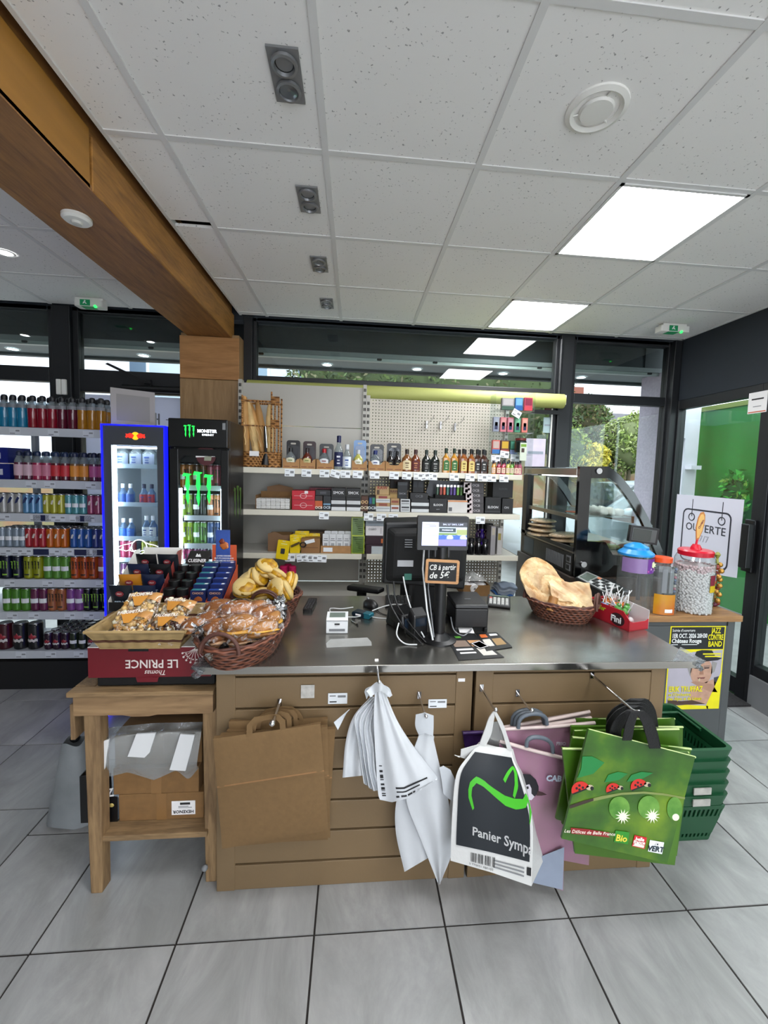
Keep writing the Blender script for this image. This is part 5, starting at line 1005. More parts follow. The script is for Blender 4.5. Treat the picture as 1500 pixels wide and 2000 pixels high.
side = Matrix.Translation((-.0015, ll*.30, .034)) @ Matrix.Rotation(-PI/2, 4, 'Z') @ Matrix.Rotation(PI/2, 4, 'X')
part('dark_emblem', MB().prism([(p_[0]*1.3+ll*.27, p_[1]+.036) for p_ in circ(0, 0, .03, 18)], -.001, 0, M('emblem_dark', '#2b1016', .5), 'x'), t); text('Fini', .042, M('white_print', '#e6e6e6', .5), t, side, .03); text('Roller', .032, flat('#b7c22c'), t, Matrix.Translation((-.0015, ll*.74, .062)) @ Matrix.Rotation(-PI/2, 4, 'Z') @ Matrix.Rotation(PI/2, 4, 'X'), .02, .3)
STK = M('white_stick', '#dadcde', .4); LC = ['#c43a4a', '#7aa3c9', '#4b8a3c', '#c9c4c4', '#a83246', '#c8722e']
o0 = Vector(P1); Rz = Matrix.Rotation(math.atan2(d2_.y, d2_.x), 3, 'Z')
for k in range(40):
    u, v = rnd.uniform(.02, ww-.02), rnd.uniform(.02, ll-.02) if k < 16 else rnd.uniform(ll*.3, ll-.03); q = o0+Rz @ Vector((u, v, .024+.020*(k % 3)+(.014 if k > 15 else 0))); c_ = LC[k % 6]
    t = thing('lollipop', 'lollipop in the red box, %s wrapper, %s' % ({'#c43a4a': 'red', '#7aa3c9': 'blue', '#4b8a3c': 'green', '#c9c4c4': 'silver', '#a83246': 'crimson', '#c8722e': 'orange'}[c_], 'lying near the front' if k < 16 else 'its white stick pointing up'), 'lollipop', q, 0, 'lollipops in the red box', rot=(rnd.uniform(-.6, .6) if k > 15 else rnd.uniform(1.2, 1.7), rnd.uniform(-.6, .6), rnd.uniform(0, 6)))
    part('candy', MB().ball((0, 0, 0), .0175, flat(c_, .3), (1, 1, .9), 10, 7), t); part('wrapper_twist', MB().lathe([(.004, .011), (.011, .020), (.012, .022)], flat(c_, .3), 8, cap=False), t); part('stick', MB().cyl((0, 0, .012), (0, 0, .092), .0022, STK, 6), t)

# office chair behind the counter
CHF = M('chair_fabric', '#0e0e10', .85, bump=(90, .3)); t = thing('office_chair', 'black office chair behind the counter with a padded armrest', 'office chair', (.25, 2.76, 0), .95)
part('backrest', MB().prism(rr(-.24, .62, .24, 1.10, .08), -.28, -.22, CHF, 'y', True), t, .02); part('seat', MB().prism(rr(-.24, -.22, .24, .22, .06), .46, .54, CHF, 'z', True), t, .02)
for x in (-.29, .29): part('armrest', MB().hexa([(x-.04, -.12, .87), (x+.04, -.12, .87), (x+.035, .12, .85), (x-.035, .12, .85), (x-.04, -.12, .90), (x+.04, -.12, .90), (x+.035, .12, .885), (x-.035, .12, .885)], BLK), t, .012); part('arm_post', MB().box(x-.02, .0, .50, x+.02, .05, .87, BLK), t, .005)
part('gas_lift', MB().cyl((0, 0, .08), (0, 0, .46), .028, BLK, 14), t)
for k in range(5): a = 2*PI*k/5; part('base_arm', MB().cyl((0, 0, .10), (.26*math.cos(a), .26*math.sin(a), .06), .022, BLK, 8, .014), t); part('caster', MB().ball((.26*math.cos(a), .26*math.sin(a), .026), .026, BLK, n=10, k=6), t)
# ================================================================ white shelving behind the counter
SHW = M('cream_steel', '#b3b0a8', .4); YS, YBK = 2.98, 3.38
def perf_mat():
    """steel back panel with real see-through holes"""
    m = M('perforated_panel', '#bfb8ab', .45); nt = m.node_tree; p = nt.nodes['Principled BSDF']; out = [n for n in nt.nodes if n.type == 'OUTPUT_MATERIAL'][0]
    tc = nt.nodes.new('ShaderNodeTexCoord'); sx = nt.nodes.new('ShaderNodeSeparateXYZ'); nt.links.new(tc.outputs['Object'], sx.inputs[0]); sq = []
    for ax in ('X', 'Z'):
        a = nt.nodes.new('ShaderNodeMath'); a.operation = 'MULTIPLY'; a.inputs[1].default_value = 1/.025; nt.links.new(sx.outputs[ax], a.inputs[0])
        b = nt.nodes.new('ShaderNodeMath'); b.operation = 'FRACT'; nt.links.new(a.outputs[0], b.inputs[0])
        c_ = nt.nodes.new('ShaderNodeMath'); c_.operation = 'SUBTRACT'; c_.inputs[1].default_value = .5; nt.links.new(b.outputs[0], c_.inputs[0])
        d = nt.nodes.new('ShaderNodeMath'); d.operation = 'POWER'; d.inputs[1].default_value = 2; nt.links.new(c_.outputs[0], d.inputs[0]); sq.append(d)
    s = nt.nodes.new('ShaderNodeMath'); nt.links.new(sq[0].outputs[0], s.inputs[0]); nt.links.new(sq[1].outputs[0], s.inputs[1])
    l = nt.nodes.new('ShaderNodeMath'); l.operation = 'LESS_THAN'; l.inputs[1].default_value = .028; nt.links.new(s.outputs[0], l.inputs[0])
    tr = nt.nodes.new('ShaderNodeBsdfTransparent'); mx = nt.nodes.new('ShaderNodeMixShader'); nt.links.new(l.outputs[0], mx.inputs[0]); nt.links.new(p.outputs[0], mx.inputs[1]); nt.links.new(tr.outputs[0], mx.inputs[2]); nt.links.new(mx.outputs[0], out.inputs[0])
    return m
PERF = perf_mat()
XL_, XM, XR_ = -.895, .082, 1.235
ZS = [1.60, 1.305, .995, .685]
def bay(x0, x1, label, panel, top):
    t = thing('shelving_unit', label, 'shelves', (x0, YBK, 0)); w_ = x1-x0
    for x in (0, w_): 
        u = MB().box(x-.014, -.03, 0, x+.014, .03, top+.02, SHW); part('upright', u, t)
        sl = MB()
        for k in range(int((top-.7)/.05)): sl.box(x-.0085, -.0312, .72+.05*k, x-.0015, -.0298, .745+.05*k, BLKM); sl.box(x+.0015, -.0312, .72+.05*k, x+.0085, -.0298, .745+.05*k, BLKM)
        part('upright_slots', sl, t)
    if panel:
        for k, (a, b) in enumerate(((.1, .68), (.69, 1.29), (1.30, 1.93), (1.935, top))): part('back_panel', MB().box(.015, -.004, a, w_-.015, .004, b, SHW), t)
    else:
        part('back_panel', MB().box(.015, -.001, .1, w_-.015, .001, 1.62, PERF), t); part('back_panel', MB().box(.015, -.001, 1.625, w_-.015, .001, top, PERF), t)
    for z in ZS:
        d = .40 if z > .7 else .47
        part('shelf', MB().box(.003, -d, z-.032, w_-.003, -.004, z, SHW), t, .002); part('shelf_lip', MB().box(.003, -d-.006, z-.036, w_-.003, -d, z+.003, M('cream_lip', '#d9d4c4', .4)), t, .002)
    part('base_plinth', MB().box(.003, -.46, 0, w_-.003, -.1, .64, BLKM), t)
    return t
bay(XL_, XM-.014, 'left bay of cream metal shelving with plain panels', True, 2.255); bay(XM+.015, XR_, 'right bay of cream metal shelving with perforated panels', False, 2.175)
for k, (x, y) in enumerate(((833, 830), (860, 831), (888, 834))):
    p = at(x, y, YBK-.002); t = thing('peg_hook', ['left', 'middle', 'right'][k]+' empty wire hook on the perforated panel', 'hook', p, 0, 'wire hooks on the perforated panel'); part('wire', MB().tube([(0, 0, 0), (.01, -.10, .02), (.02, -.18, .035), (.022, -.195, .055)], .0035, CHROME, 6), t); part('clip', MB().box(-.006, -.02, -.03, .006, 0, .03, CHROME), t)
p = at(622, 770, YBK-.006)
# shelf edge price labels
tg = MB().box(-.034, -.003, -.052, .034, 0, 0, TAGM); tg.box(-.028, -.0036, -.046, -.002, -.003, -.038, GREYM).box(.004, -.0036, -.03, .028, -.003, -.014, GREYM).box(-.028, -.0036, -.014, -.006, -.003, -.010, GREYM); tgm = tg.mesh('price_tag'); tg1 = None
def shelf_tag(x, y, Y, what, tilt=0):
    p = at(x, y, Y); o = bpy.data.objects.new('price_tag', tgm); COL.objects.link(o); o.location = (p.x, Y, p.z); o.rotation_euler = (-.12, tilt, 0); tag(o, what, 'price tag', 'shelf price tags behind the counter')
SY = YS-.0075
NM = ['first', 'second', 'third', 'fourth', 'fifth', 'sixth', 'seventh', 'eighth', 'ninth', 'tenth', 'eleventh', 'twelfth', 'thirteenth', 'fourteenth', 'fifteenth', 'sixteenth', 'seventeenth']
for k, x in enumerate((566, 599, 634, 657, 675, 699, 732, 770, 795, 817, 829, 845, 887, 918, 942, 960, 984)): shelf_tag(x, 916+(x-566)*.028, SY, NM[k]+' price tag from the left along the liquor shelf', [0, .02, 0, .25, 0, .05, 0, .04, .06, 0, -.2, .03, 0, .02, 0, 0, 0][k])
for k, x in enumerate((633, 720, 745, 768, 938)): shelf_tag(x, 1000+(x-633)*.03, SY, NM[k]+' price tag from the left along the rolling paper shelf')
for k, x in enumerate((567, 588, 602, 612, 629)): shelf_tag(x, 1082+(x-567)*.03, SY, NM[k]+' price tag from the left along the lighter shelf', [0, -.15, .1, .05, .05][k])
# ---- bottles
def glassy(n, col, dens=.75):
    if n in MATS: return MATS[n]
    m = M(n, col, .06, spec=.6, coat=.6); return m
BODY = {'clear': GL('clear_bottle', '#dfe6e8', .03, 1.5, .12), 'amber': glassy('amber_spirit', '#6b2f10'), 'gold': glassy('gold_spirit', '#a8701c'), 'dark': glassy('dark_bottle', '#1a0f0c'), 'green': glassy('dark_green_bottle', '#141d17'), 'pale': glassy('pale_spirit', '#b7b45c'), 'blue': GL('blue_bottle', '#a9c6e6', .03, 1.5, .2)}
def flask(name, x, y, Y, w_, h, body, lab, cap, label, group, kind='flat', lab2=None, cat='bottle', capw=.34, marks=None, zz=None):
    p = at(x, y, Y); t = thing(name, label, cat, (p.x, Y, p.z if zz is None else zz), 0, group); r = w_/2; B = BODY[body] if body in BODY else glassy('bottle_'+body.strip('#'), body)
    sy = .55 if kind == 'flat' else 1
    if kind == 'square': part('glass', MB().prism(rr(-r, -r, r, r, r*.25), .002, h*.6, B, 'z', True).lathe([(r*1.0, h*.6), (r*.75, h*.66), (r*.36, h*.74), (r*.34, h*.86)], B, 14), t)
    else: part('glass', MB().lathe([(r*.9, .001), (r, .008), (r, h*.5), (r*.93, h*.58), (r*.6, h*.68), (r*capw, h*.75), (r*capw*.95, h*.86)], B, 16, sy=sy), t)
    part('cap', MB().lathe([(r*capw*1.12, h*.80), (r*capw*1.15, h*.985), (r*capw*.9, h)], flat(cap, .35), 14, sy=1 if kind != 'flat' else min(1, sy*1.6)), t)
    if lab:
        z0, z1 = (h*.10, h*.52); fy = -r*sy; lb = MB(); L_ = flat(lab, .6)
        if kind == 'round': lb.grid(lambda u, v: ((r+.001)*math.sin((u-.5)*2.2), -(r+.001)*math.cos((u-.5)*2.2), z0+(z1-z0)*v), 8, 1, L_)
        else: lb.grid(lambda u, v: ((r*.8)*(2*u-1), fy*math.sqrt(max(0, 1-(.8*(2*u-1))**2))-.0012 if kind == 'flat' else -r-.001, z0+(z1-z0)*v*(1-.15*(2*u-1)**2)), 8, 1, L_)
        part('label', lb, t); f2 = flat(lab2 or '#2a2a2a', .6); mk = MB(); yy = (-r*1.0 if kind != 'flat' else fy)-.0022
        for k, (a, b, c_, d) in enumerate(marks or ((.2, .62, .8, .74), (.3, .40, .7, .46), (.25, .18, .75, .26))): mk.box(r*.8*(2*a-1)*.8, yy, z0+(z1-z0)*b, r*.8*(2*c_-1)*.8, yy+.0006, z0+(z1-z0)*d, f2)
        part('label_print', mk, t)
    return t
BC = M('box_card', '#a67c50', .8, noise=(20, .12))
def carded(x0, x1, ytop, ybot, card, body, lab, cap, label, lab2, two=False):
    """small flask in a card tray with a blister card standing behind"""
    Y = 3.05; a, b = at(x0, ybot, Y), at(x1, ybot, Y); w_ = b.x-a.x; zt = at(x0, ytop, Y+.03).z; z = ZS[0]+.001
    t = thing('display_tray', label+', its brown card tray with hanging card', 'display tray', (a.x, Y, z)); cb = MB().prism([(0, 0), (w_, 0), (w_, .07), (w_*.86, .068), (w_*.74, .045), (w_*.26, .045), (w_*.14, .068), (0, .07)], -.04, -.037, BC); part('front_wall', cb, t)
    part('side_wall', MB().box(0, -.037, 0, .003, .08, .075, BC), t); part('side_wall', MB().box(w_-.003, -.037, 0, w_, .08, .075, BC), t); part('base', MB().box(.003, -.037, 0, w_-.003, .08, .003, BC), t); part('printed_line', MB().box(w_*.08, -.041, .012, w_*.42, -.0402, .018, flat('#7d4a2c')).box(w_*.55, -.041, .012, w_*.92, -.0402, .018, flat('#7d4a2c')), t)
    cm = flat(card, .3); ch = MB(); o = rr(w_*.10, .06, w_*.95, zt-z, .018); ch.prism(o, .045, .048, cm); part('hanging_card', ch, t); part('euro_slot', MB().prism(rr(w_*.36, zt-z-.03, w_*.68, zt-z-.018, .005), .0435, .045, M('slot_shadow', '#b7b2a8', .6)), t)
    part('blister', MB().prism(rr(w_*.2, .06, w_*.85, (zt-z)*.82, .02), .02, .045, GL('blister_plastic', '#e8eaee', .04, 1.5, .05)), t)
    n = 2 if two else 1
    for k in range(n): flask('spirit_flask', x0+(x1-x0)*(.42 if n == 1 else .3+.42*k), ybot, Y-.006, w_*(.62 if n == 1 else .42), .145, body, lab, cap, label+(', right one of two' if k else ', left one of two' if two else ', flask in its tray'), 'small spirit flasks on the liquor shelf', 'flat', lab2, zz=z+.004)
carded(554, 586, 859, 913, '#15171c', 'clear', '#d8d8c0', '#1c1c1f', 'leftmost clear flask with pale green label', '#6d7d3c'); carded(587, 617, 861, 914, '#2c0f16', '#5a1f10', '#cbbf8a', '#2c2022', 'brown flask with arched cream label', '#6d7d3c'); carded(619, 652, 866, 915, '#23272a', 'clear', '#dfe2e4', '#b3202a', 'clear flask with a red cap', '#7d2a2a')
flask('vodka_bottle', 661, 916, 3.03, .066, .245, 'clear', '#1f2650', '#1b1f4a', 'tallest clear bottle with dark blue cap on the liquor shelf', 'small spirit flasks on the liquor shelf', 'round', '#d8d8e0', capw=.42, zz=ZS[0]+.001); flask('vodka_bottle', 677, 917, 3.03, .066, .185, 'clear', '#dde4ea', '#c9ccd0', 'clear bottle with silver cap and blue white label', 'small spirit flasks on the liquor shelf', 'round', '#2b4f9c', capw=.4, zz=ZS[0]+.001)
carded(687, 716, 859, 918, '#6d93c4', 'pale', '#e4e4d8', '#c9ccd0', 'yellowish flask before a sky blue card', '#8a8a5c'); carded(719, 751, 867, 919, '#121216', 'clear', '#e4e6ea', '#1f2c66', 'clear flask with blue cap in the right bay', '#2a3a7c'); carded(752, 785, 865, 920, '#101014', 'dark', '#1b1512', '#141214', 'pair of dark rum flasks', '#b9a87c', True)
for a in ((794, .075, .165, '#7a4a20', '#d8c9a0', '#2a1c14', 'whisky flask with cream arched label', 'flat', '#5a3c1c'), (811, .07, .165, '#6d3418', '#5a2020', '#3d1c1c', 'whisky flask with dark red label', 'flat', '#c98a5c'), (832, .068, .165, 'green', '#161816', '#23302a', 'left dark green flask with black label', 'flat', '#a9aaa6'), (849, .07, .165, 'green', '#161816', '#23302a', 'right dark green flask with black label', 'flat', '#a9aaa6')):
    flask('whisky_flask', a[0], 918+(a[0]-794)*.03, 3.04, a[1], a[2], a[3], a[4], a[5], a[6]+' on the liquor shelf', 'small spirit flasks on the liquor shelf', a[7], a[8], zz=ZS[0]+.001)
for k, (x, body, lab, l2, cap, nm) in enumerate(((870, '#b97f22', '#2f6a34', '#c9d0a8', '#1f3324', 'amber bottle with green label, left of two'), (886, '#b97f22', '#2f6a34', '#c9d0a8', '#1f3324', 'amber bottle with green label, right of two'), (904, '#8a4a14', '#d8c476', '#6d4a1c', '#17130f', 'brown bottle with cream yellow label, left of two'), (919, '#8a4a14', '#d8c476', '#6d4a1c', '#17130f', 'brown bottle with cream yellow label, right of two'), (931, '#3d1c0e', '#141414', '#c9c9c4', '#0d0d0d', 'dark bottle with black label, left of two'), (943, '#3d1c0e', '#141414', '#c9c9c4', '#0d0d0d', 'dark bottle with black label, rightmost on the shelf'))):
    flask('whiskey_bottle', x, 921, 3.03+(.01 if k == 4 else 0), .052, .182, body, lab, cap, nm, 'square whiskey bottles on the liquor shelf', 'square', l2, capw=.40, zz=ZS[0]+.001)
for k, x in enumerate((896, 907, 921, 935, 946)): flask('whiskey_bottle', x, 918, 3.10+.0*k, .05, .18, '#8a4a14' if k < 3 else '#3d1c0e', None, '#17130f', 'square whiskey bottle in the second row, %s from the left' % NM[k], 'square whiskey bottles on the liquor shelf', 'square', capw=.4, zz=ZS[0]+.001)
# tiny flavoured bottles at the right end
for k, (x, c_, cp_) in enumerate(((963, '#d8912c', '#2a1c2c'), (973, '#a3183c', '#2c1420'), (982, '#b82a4c', '#1c1c28'), (991, '#b9b83c', '#1f2834'), (999, '#6fae3c', '#22302a'), (1007, '#9a2c40', '#2c1824'), (1013, '#b8506c', '#2c1824'))):
    for r in range(2): flask('miniature_bottle', x+r*2, 926, 3.01+.045*r, .03, .098+.012*r, c_, '#e0c8b4' if r == 0 else None, cp_, 'tiny flavoured bottle %s in the %s row at the right end' % (NM[k], ('front', 'back')[r]), 'miniature flavoured bottles', 'round', c_, capw=.5, zz=ZS[0]+.001)
# ---- wicker baguette stand
p0 = at(511, 912, 3.05); t = thing('baguette_stand', 'tall wicker stand holding baguettes at the left end of the shelf', 'bread stand', (p0.x, 3.06, ZS[0]+.001)); WKL = weave('honey_wicker', '#b07c42', '#6a4220', 60, 22)
def wk(u, v): k = int(round(v*10)); a = 2*PI*u; s = 1+.03*(1 if k % 2 else -1)*math.sin(a*16); return (.135*s*math.copysign(abs(math.cos(a))**.5, math.cos(a)), .065*s*math.copysign(abs(math.sin(a))**.5, math.sin(a)), .006+.105*v)
part('woven_base', MB().grid(wk, 64, 10, WKL).grid(lambda u, v: wk(1-u, v), 64, 4, WKL), t); part('bottom', MB().box(-.12, -.055, .004, .12, .055, .01, WKL), t)
for x, y, h in ((-.125, -.055, .5), (.075, -.055, .53), (.125, -.055, .49), (-.125, .055, .5), (.125, .055, .5), (.1, -.06, .46)): part('post', MB().cyl((x, y, .05), (x, y, h), .006, WKL, 8), t)
for z in (.47, .31): part('side_band', MB().grid(lambda u, v: (.075+.055*u, -.062-.004*math.sin(u*60+(v*6//1)*3), z-.055*(v-.5)), 24, 6, WKL, .006), t)
for z, th in ((.46, .008), (.29, .005)): part('cross_bar', MB().tube([(-.13, -.06, z+.003), (0, -.063, z), (.13, -.06, z)], th, WKL, 6).tube([(-.13, .06, z), (.13, .06, z)], th, WKL, 6), t)
part('price_card', MB().box(-.07, -.075, .08, -.005, -.072, .115, PAPER), t)
BAG = M('baguette_crust', '#b5874c', .6, noise=(6, .4), stretch=(1, 1, .5), bump=(14, .3)); FLOUR = M('floured_crust', '#cfae76', .65, noise=(7, .35), bump=(14, .3))
for k, (x0, y0, x1, y1, ln, lab) in enumerate(((-.10, -.02, -.125, .0, .50, 'baguette standing at the left edge of the stand'), (-.02, -.03, -.105, .02, .47, 'pale baguette crossing in front of the stand'), (.03, .0, -.09, .03, .46, 'browned baguette leaning left behind the pale one'), (.04, .02, -.045, .03, .48, 'baguette in the middle of the stand'), (.055, -.01, .05, .0, .45, 'straight baguette right of the middle'))):
    b = MB(); n = 14
    for_ = [(max(.003, .027*math.sin(PI*min(1, max(0, (i+.35)/(n+.7))))**.35*(1+.05*math.sin(i*2.1+k))), i/n) for i in range(n+1)]
    A, B = Vector((x0, y0, .012)), Vector((x1, y1, ln)); ax = (B-A); rot = ax.to_track_quat('Z', 'Y')
    b.T = Matrix.Translation(A) @ rot.to_matrix().to_4x4(); b.lathe([(r, z*ax.length) for r, z in for_], FLOUR if k in (1, 4) else BAG, 14)
    o = single('baguette', b, lab, 'bread', tuple(t.location), 0, 'baguettes in the wicker stand'); part('score_cut', MB().tube([o_ for o_ in [tuple(A.lerp(B, .3+.04*i)+Vector((.004*math.sin(i*1.5), -.0265, 0))) for i in range(9)]], .004, FLOUR, 5), o)
single('bread_tongs', MB().cyl((.035, -.055, .02), (.04, -.05, .10), .03, BLK, 10, .018).cyl((.038, -.055, .09), (.032, -.06, .29), .009, BLKM, 8).cyl((.046, -.058, .14), (.036, -.064, .29), .006, CHROME, 8), 'black handled bread brush standing in the wicker stand', 'brush', tuple(t.location))
# ---- boxes on the lower shelves
def carton(name, x0, y0, x1, y1, Y, dep, col, label, prints=(), words=(), cat='box', group=None, rough=.5, z=None):
    a, b = at(x0, y1, Y), at(x1, y0, Y); w_ = b.x-a.x; h = b.z-a.z; zz = a.z if z is None else z
    o = single(name, MB().box(0, 0, 0, w_, dep, h, flat(col, rough)), label, cat, (a.x, Y, zz), 0, group, .0015)
    if prints:
        m = MB()
        for k, (u0, v0, u1, v1, c_) in enumerate(prints): m.box(u0*w_, -.0012, h-v1*h, u1*w_, -.0002, h-v0*h, flat(c_, rough))
        part('print', m, o)
    for s, u, v, sz, c_ in words: text(s, sz*h, flat(c_, .5), o, front(u*w_, -.0018, h-v*h), .02)
    return o
Y2 = 3.02; z2 = ZS[1]+.001; z3 = ZS[2]+.001; g2 = 'tobacco boxes on the middle shelf'
ob = thing('open_box', 'open brown carton holding white filter packs', 'box', (at(499, 995, Y2).x, Y2, z2)); w_ = at(568, 995, Y2).x-at(499, 995, Y2).x
part('wall', MB().box(0, 0, 0, .003, .16, .10, CARD), ob); part('wall', MB().box(w_-.003, 0, 0, w_, .16, .10, CARD), ob); part('wall', MB().box(.003, .157, 0, w_-.003, .16, .12, CARD), ob); part('flap', MB().prism([(.05, .12), (w_-.003, .12), (w_-.01, .15), (w_*.55, .172), (.05, .155)], .15, .154, M('brown_flap', '#7a5c42', .85)), ob)
for r in range(3):
    for k in range(7): carton('filter_pack', 500.5+k*9.4, 975+6.5*r, 509.4+k*9.4, 981+6.5*r, Y2+.006, .1, '#d9d8d6', 'white filter pack, %s from left, %s row of the open carton' % (NM[k], ('top', 'middle', 'bottom')[r]), [(.1, .3, .9, .6, '#b9b8b6')], group='white filter packs', z=z2+.004+.0245*(2-r))
carton('tobacco_box', 570, 977.5, 615, 997, Y2, .15, '#b01228', 'lower bright red box with a white ring mark', [(.0, .0, 1, .06, '#7d0c1c')], group=g2, z=z2); carton('tobacco_box', 570, 960, 615, 977, Y2, .15, '#b81428', 'upper bright red box with a white ring mark', [(.55, .0, .7, .3, '#e0d8d8')], group=g2, z=z2+.072)
for nm in ('tobacco_box', 'tobacco_box.001'):
    o = bpy.data.objects[nm]; hh = o.dimensions.z; ww_ = o.dimensions.x; q = MB(); R = .024
    vs = [(ww_*.5+rad*math.cos(2*PI*k/20), -.002, hh*.45+rad*.8*math.sin(2*PI*k/20)) for rad in (R, R*.85) for k in range(20)]; q.put(vs, [(k, (k+1) % 20, (k+1) % 20+20, k+20) for k in range(20)], flat('#d8b4b4', .5)); q.box(ww_*.1, -.002, hh*.44, ww_*.9, -.0014, hh*.47, flat('#d8b4b4', .5)); part('ring_mark', q, o)
carton('paper_box', 604, 951, 652, 968, 3.14, .1, '#3d0f1c', 'dark crimson strip of boxes behind', [(.08*k, .1, .08*k+.05, .6, '#7d2030') for k in range(12)], group=g2, z=z2+.09)
carton('rolling_paper_box', 615, 970, 630, 998, Y2, .1, '#2a1a14', 'orange and black rolling paper box', [(0, .35, 1, .8, '#b3521c')], [('OCB', .5, .82, .24, '#e8e0d0')], group=g2, z=z2); carton('rolling_paper_box', 631, 970, 646, 998, Y2, .1, '#15171c', 'black rolling paper box with pale blue stripe', [(0, .52, 1, .62, '#6d93b0')], [('OCB', .5, .8, .24, '#c9d4e0')], group=g2, z=z2)
carton('rolling_paper_box', 616, 960, 646, 970, Y2+.02, .1, '#1b1b1f', 'small dark box lying on the orange one', [(.3, .3, .7, .7, '#4a4a50')], group=g2, z=z2+.106)
def sm(x0, x1, tag_, lab, top=954):
    Yb = Y2
    for k, (y0, y1, c_, pr, wd) in enumerate(((986, 998.5, '#1a1a1d', [(0, .45, 1, 1, '#d0d2d4')], []), (972, 985.5, '#1a1a1d', [(0, .5, 1, 1, '#c6c8ca')], []), (top, 971.5, '#0e0e10', [], [('SMOK', .5, .5, .42, '#c9c9cc')]))):
        carton('rolling_paper_box', x0, y0, x1, y1, Yb, .11, c_, '%s box of the %s black and white pile' % (('bottom', 'middle', 'top')[k], tag_), pr, wd, group=g2, z=z2+[0, .048, .096][k])
sm(647, 675, 'left', ''); sm(677, 704, 'right', '')
carton('rolling_paper_box', 705, 971, 719, 1000, Y2, .09, '#4a2814', 'brown rolling paper box with cream letters', [], [('OCB', .5, .78, .26, '#e8dcc0'), ('OO', .5, .4, .3, '#d8b47c')], group=g2, z=z2); carton('rolling_paper_box', 720, 972, 733, 1001, Y2, .09, '#10151a', 'dark rolling paper box with green and blue letters', [(.05, .1, .45, .5, '#1f4a7c'), (.55, .1, .95, .5, '#1f7c5a')], [('OCB', .5, .78, .26, '#c9d0d8')], group=g2, z=z2)
for k, (y0, y1, c_, pr) in enumerate(((992, 1002, '#c9ccce', [(.05, .3, .95, .5, '#9aa0a4')]), (984, 991.5, '#a98a5c', [(.2, .2, .8, .8, '#8a4a3c')]), (976, 983.5, '#c9ccce', [(.05, .3, .95, .5, '#9aa0a4')]), (969, 975.5, '#b39a6c', [(.2, .2, .8, .8, '#8a3c3c')]))): carton('rolling_paper_box', 734, y0, 762, y1, Y2, .1, c_, '%s kraft coloured box in the pile under the RAW display' % ('bottom', 'second', 'third', 'fourth')[k], pr, group=g2, z=z2+[0, .036, .064, .092][k])
carton('rolling_paper_box', 733, 952, 760, 968.5, Y2+.03, .08, '#b99a6c', 'kraft display box with red letters standing on the pile', [(.1, .4, .3, .9, '#5c4430'), (.0, .9, 1, 1, '#9a7a4c')], [('RAW', .5, .16, .5, '#9c2020')], group=g2, z=z2+.117)
carton('rolling_paper_box', 760, 955, 779, 976, Y2+.05, .08, '#8a6c38', 'ochre display box right of the kraft one', [(.1, .5, .9, .9, '#a98a50')], [('RAW', .5, .25, .3, '#5a2418')], group=g2, z=z2+.085)
for k, (y0, y1, c_) in enumerate(((990, 1003, '#cdd0d2'), (976, 989, '#a9865c'))): carton('rolling_paper_box', 763, y0, 780, y1, Y2, .1, c_, ('lower pale', 'upper kraft')[k]+' small box right of the kraft pile', [(.1, .3, .9, .6, '#8a4a3c')], group=g2, z=z2+.047*k)
carton('paper_box', 776, 948, 796, 980, Y2+.04, .08, '#1c1e22', 'dark grey box standing with a sloping lid', [(0, 0, 1, .2, '#4a4d52')], [('SMOK', .5, .7, .16, '#8a8a8e')], group=g2, z=z2+.095)
for k in range(2): carton('rolling_paper_box', 782, 991-13*k, 801, 1003-13*k, Y2, .1, '#c9ccce', ('lower', 'upper')[k]+' white box left of the wide black pile', [(.1, .15, .9, .4, '#3a3a3e'), (.1, .6, .9, .75, '#8a8d90')], group=g2, z=z2+.047*k)
for k in range(2): carton('rolling_paper_box', 803, 991-13*k, 838, 1003-13*k, Y2, .1, '#1b1b1e', ('lower', 'upper')[k]+' wide black box with white foot', [(0, .5, 1, 1, '#cdd0d2')], group=g2, z=z2+.047*k)
carton('rolling_paper_box', 801, 965, 836, 977, Y2, .1, '#101012', 'wide black box with grey letters on top of its pile', [], [('OCB', .5, .5, .55, '#5a5a5e')], group=g2, z=z2+.094)
carton('paper_box', 806, 940, 828, 966, 3.1, .08, '#17181b', 'tall dark display box at the back of the shelf', [(.05, .1, .4, .5, '#33363c'), (.5, .1, .9, .5, '#33363c')], group=g2, z=z2+.13); carton('paper_box', 762, 934, 800, 955, 3.2, .08, '#2a1d18', 'dark brown box high at the back', [(.2, .2, .8, .5, '#4a2a20')], [('OCB', .5, .7, .3, '#7a7a7e')], group=g2, z=z2+.155)
carton('paper_box', 838, 977, 873, 1004, Y2-.01, .12, '#0d0d0f', 'square black box with white letters beside the till', [], [('SLOON', .5, .45, .2, '#dedede'), ('papers', .5, .75, .09, '#8a8a8e')], group=g2, z=z2); carton('shipping_box', 874, 980, 913, 1004, Y2-.01, .12, '#c9c6c2', 'pale box with orange rim and printed code', [(0, 0, 1, .12, '#c98a5c'), (.05, .55, .22, .85, '#5a5a5c')], group=g2, z=z2)
LT = thing('lighter_tray', 'dark lighter display tray with a raised silver grey card', 'display tray', (at(850, 976, 3.06).x, 3.06, z2+.10)); part('tray', MB().box(0, 0, 0, .22, .08, .03, BLKM), LT); part('riser_card', MB().prism([(-.06, .03), (.02, -.01), (.2, .0), (.2, .13), (-.03, .14)], .085, .088, M('grey_riser', '#3a3d44', .4)), LT); part('stand', MB().box(0, 0, -.10, .22, .08, 0, BLKM), LT)
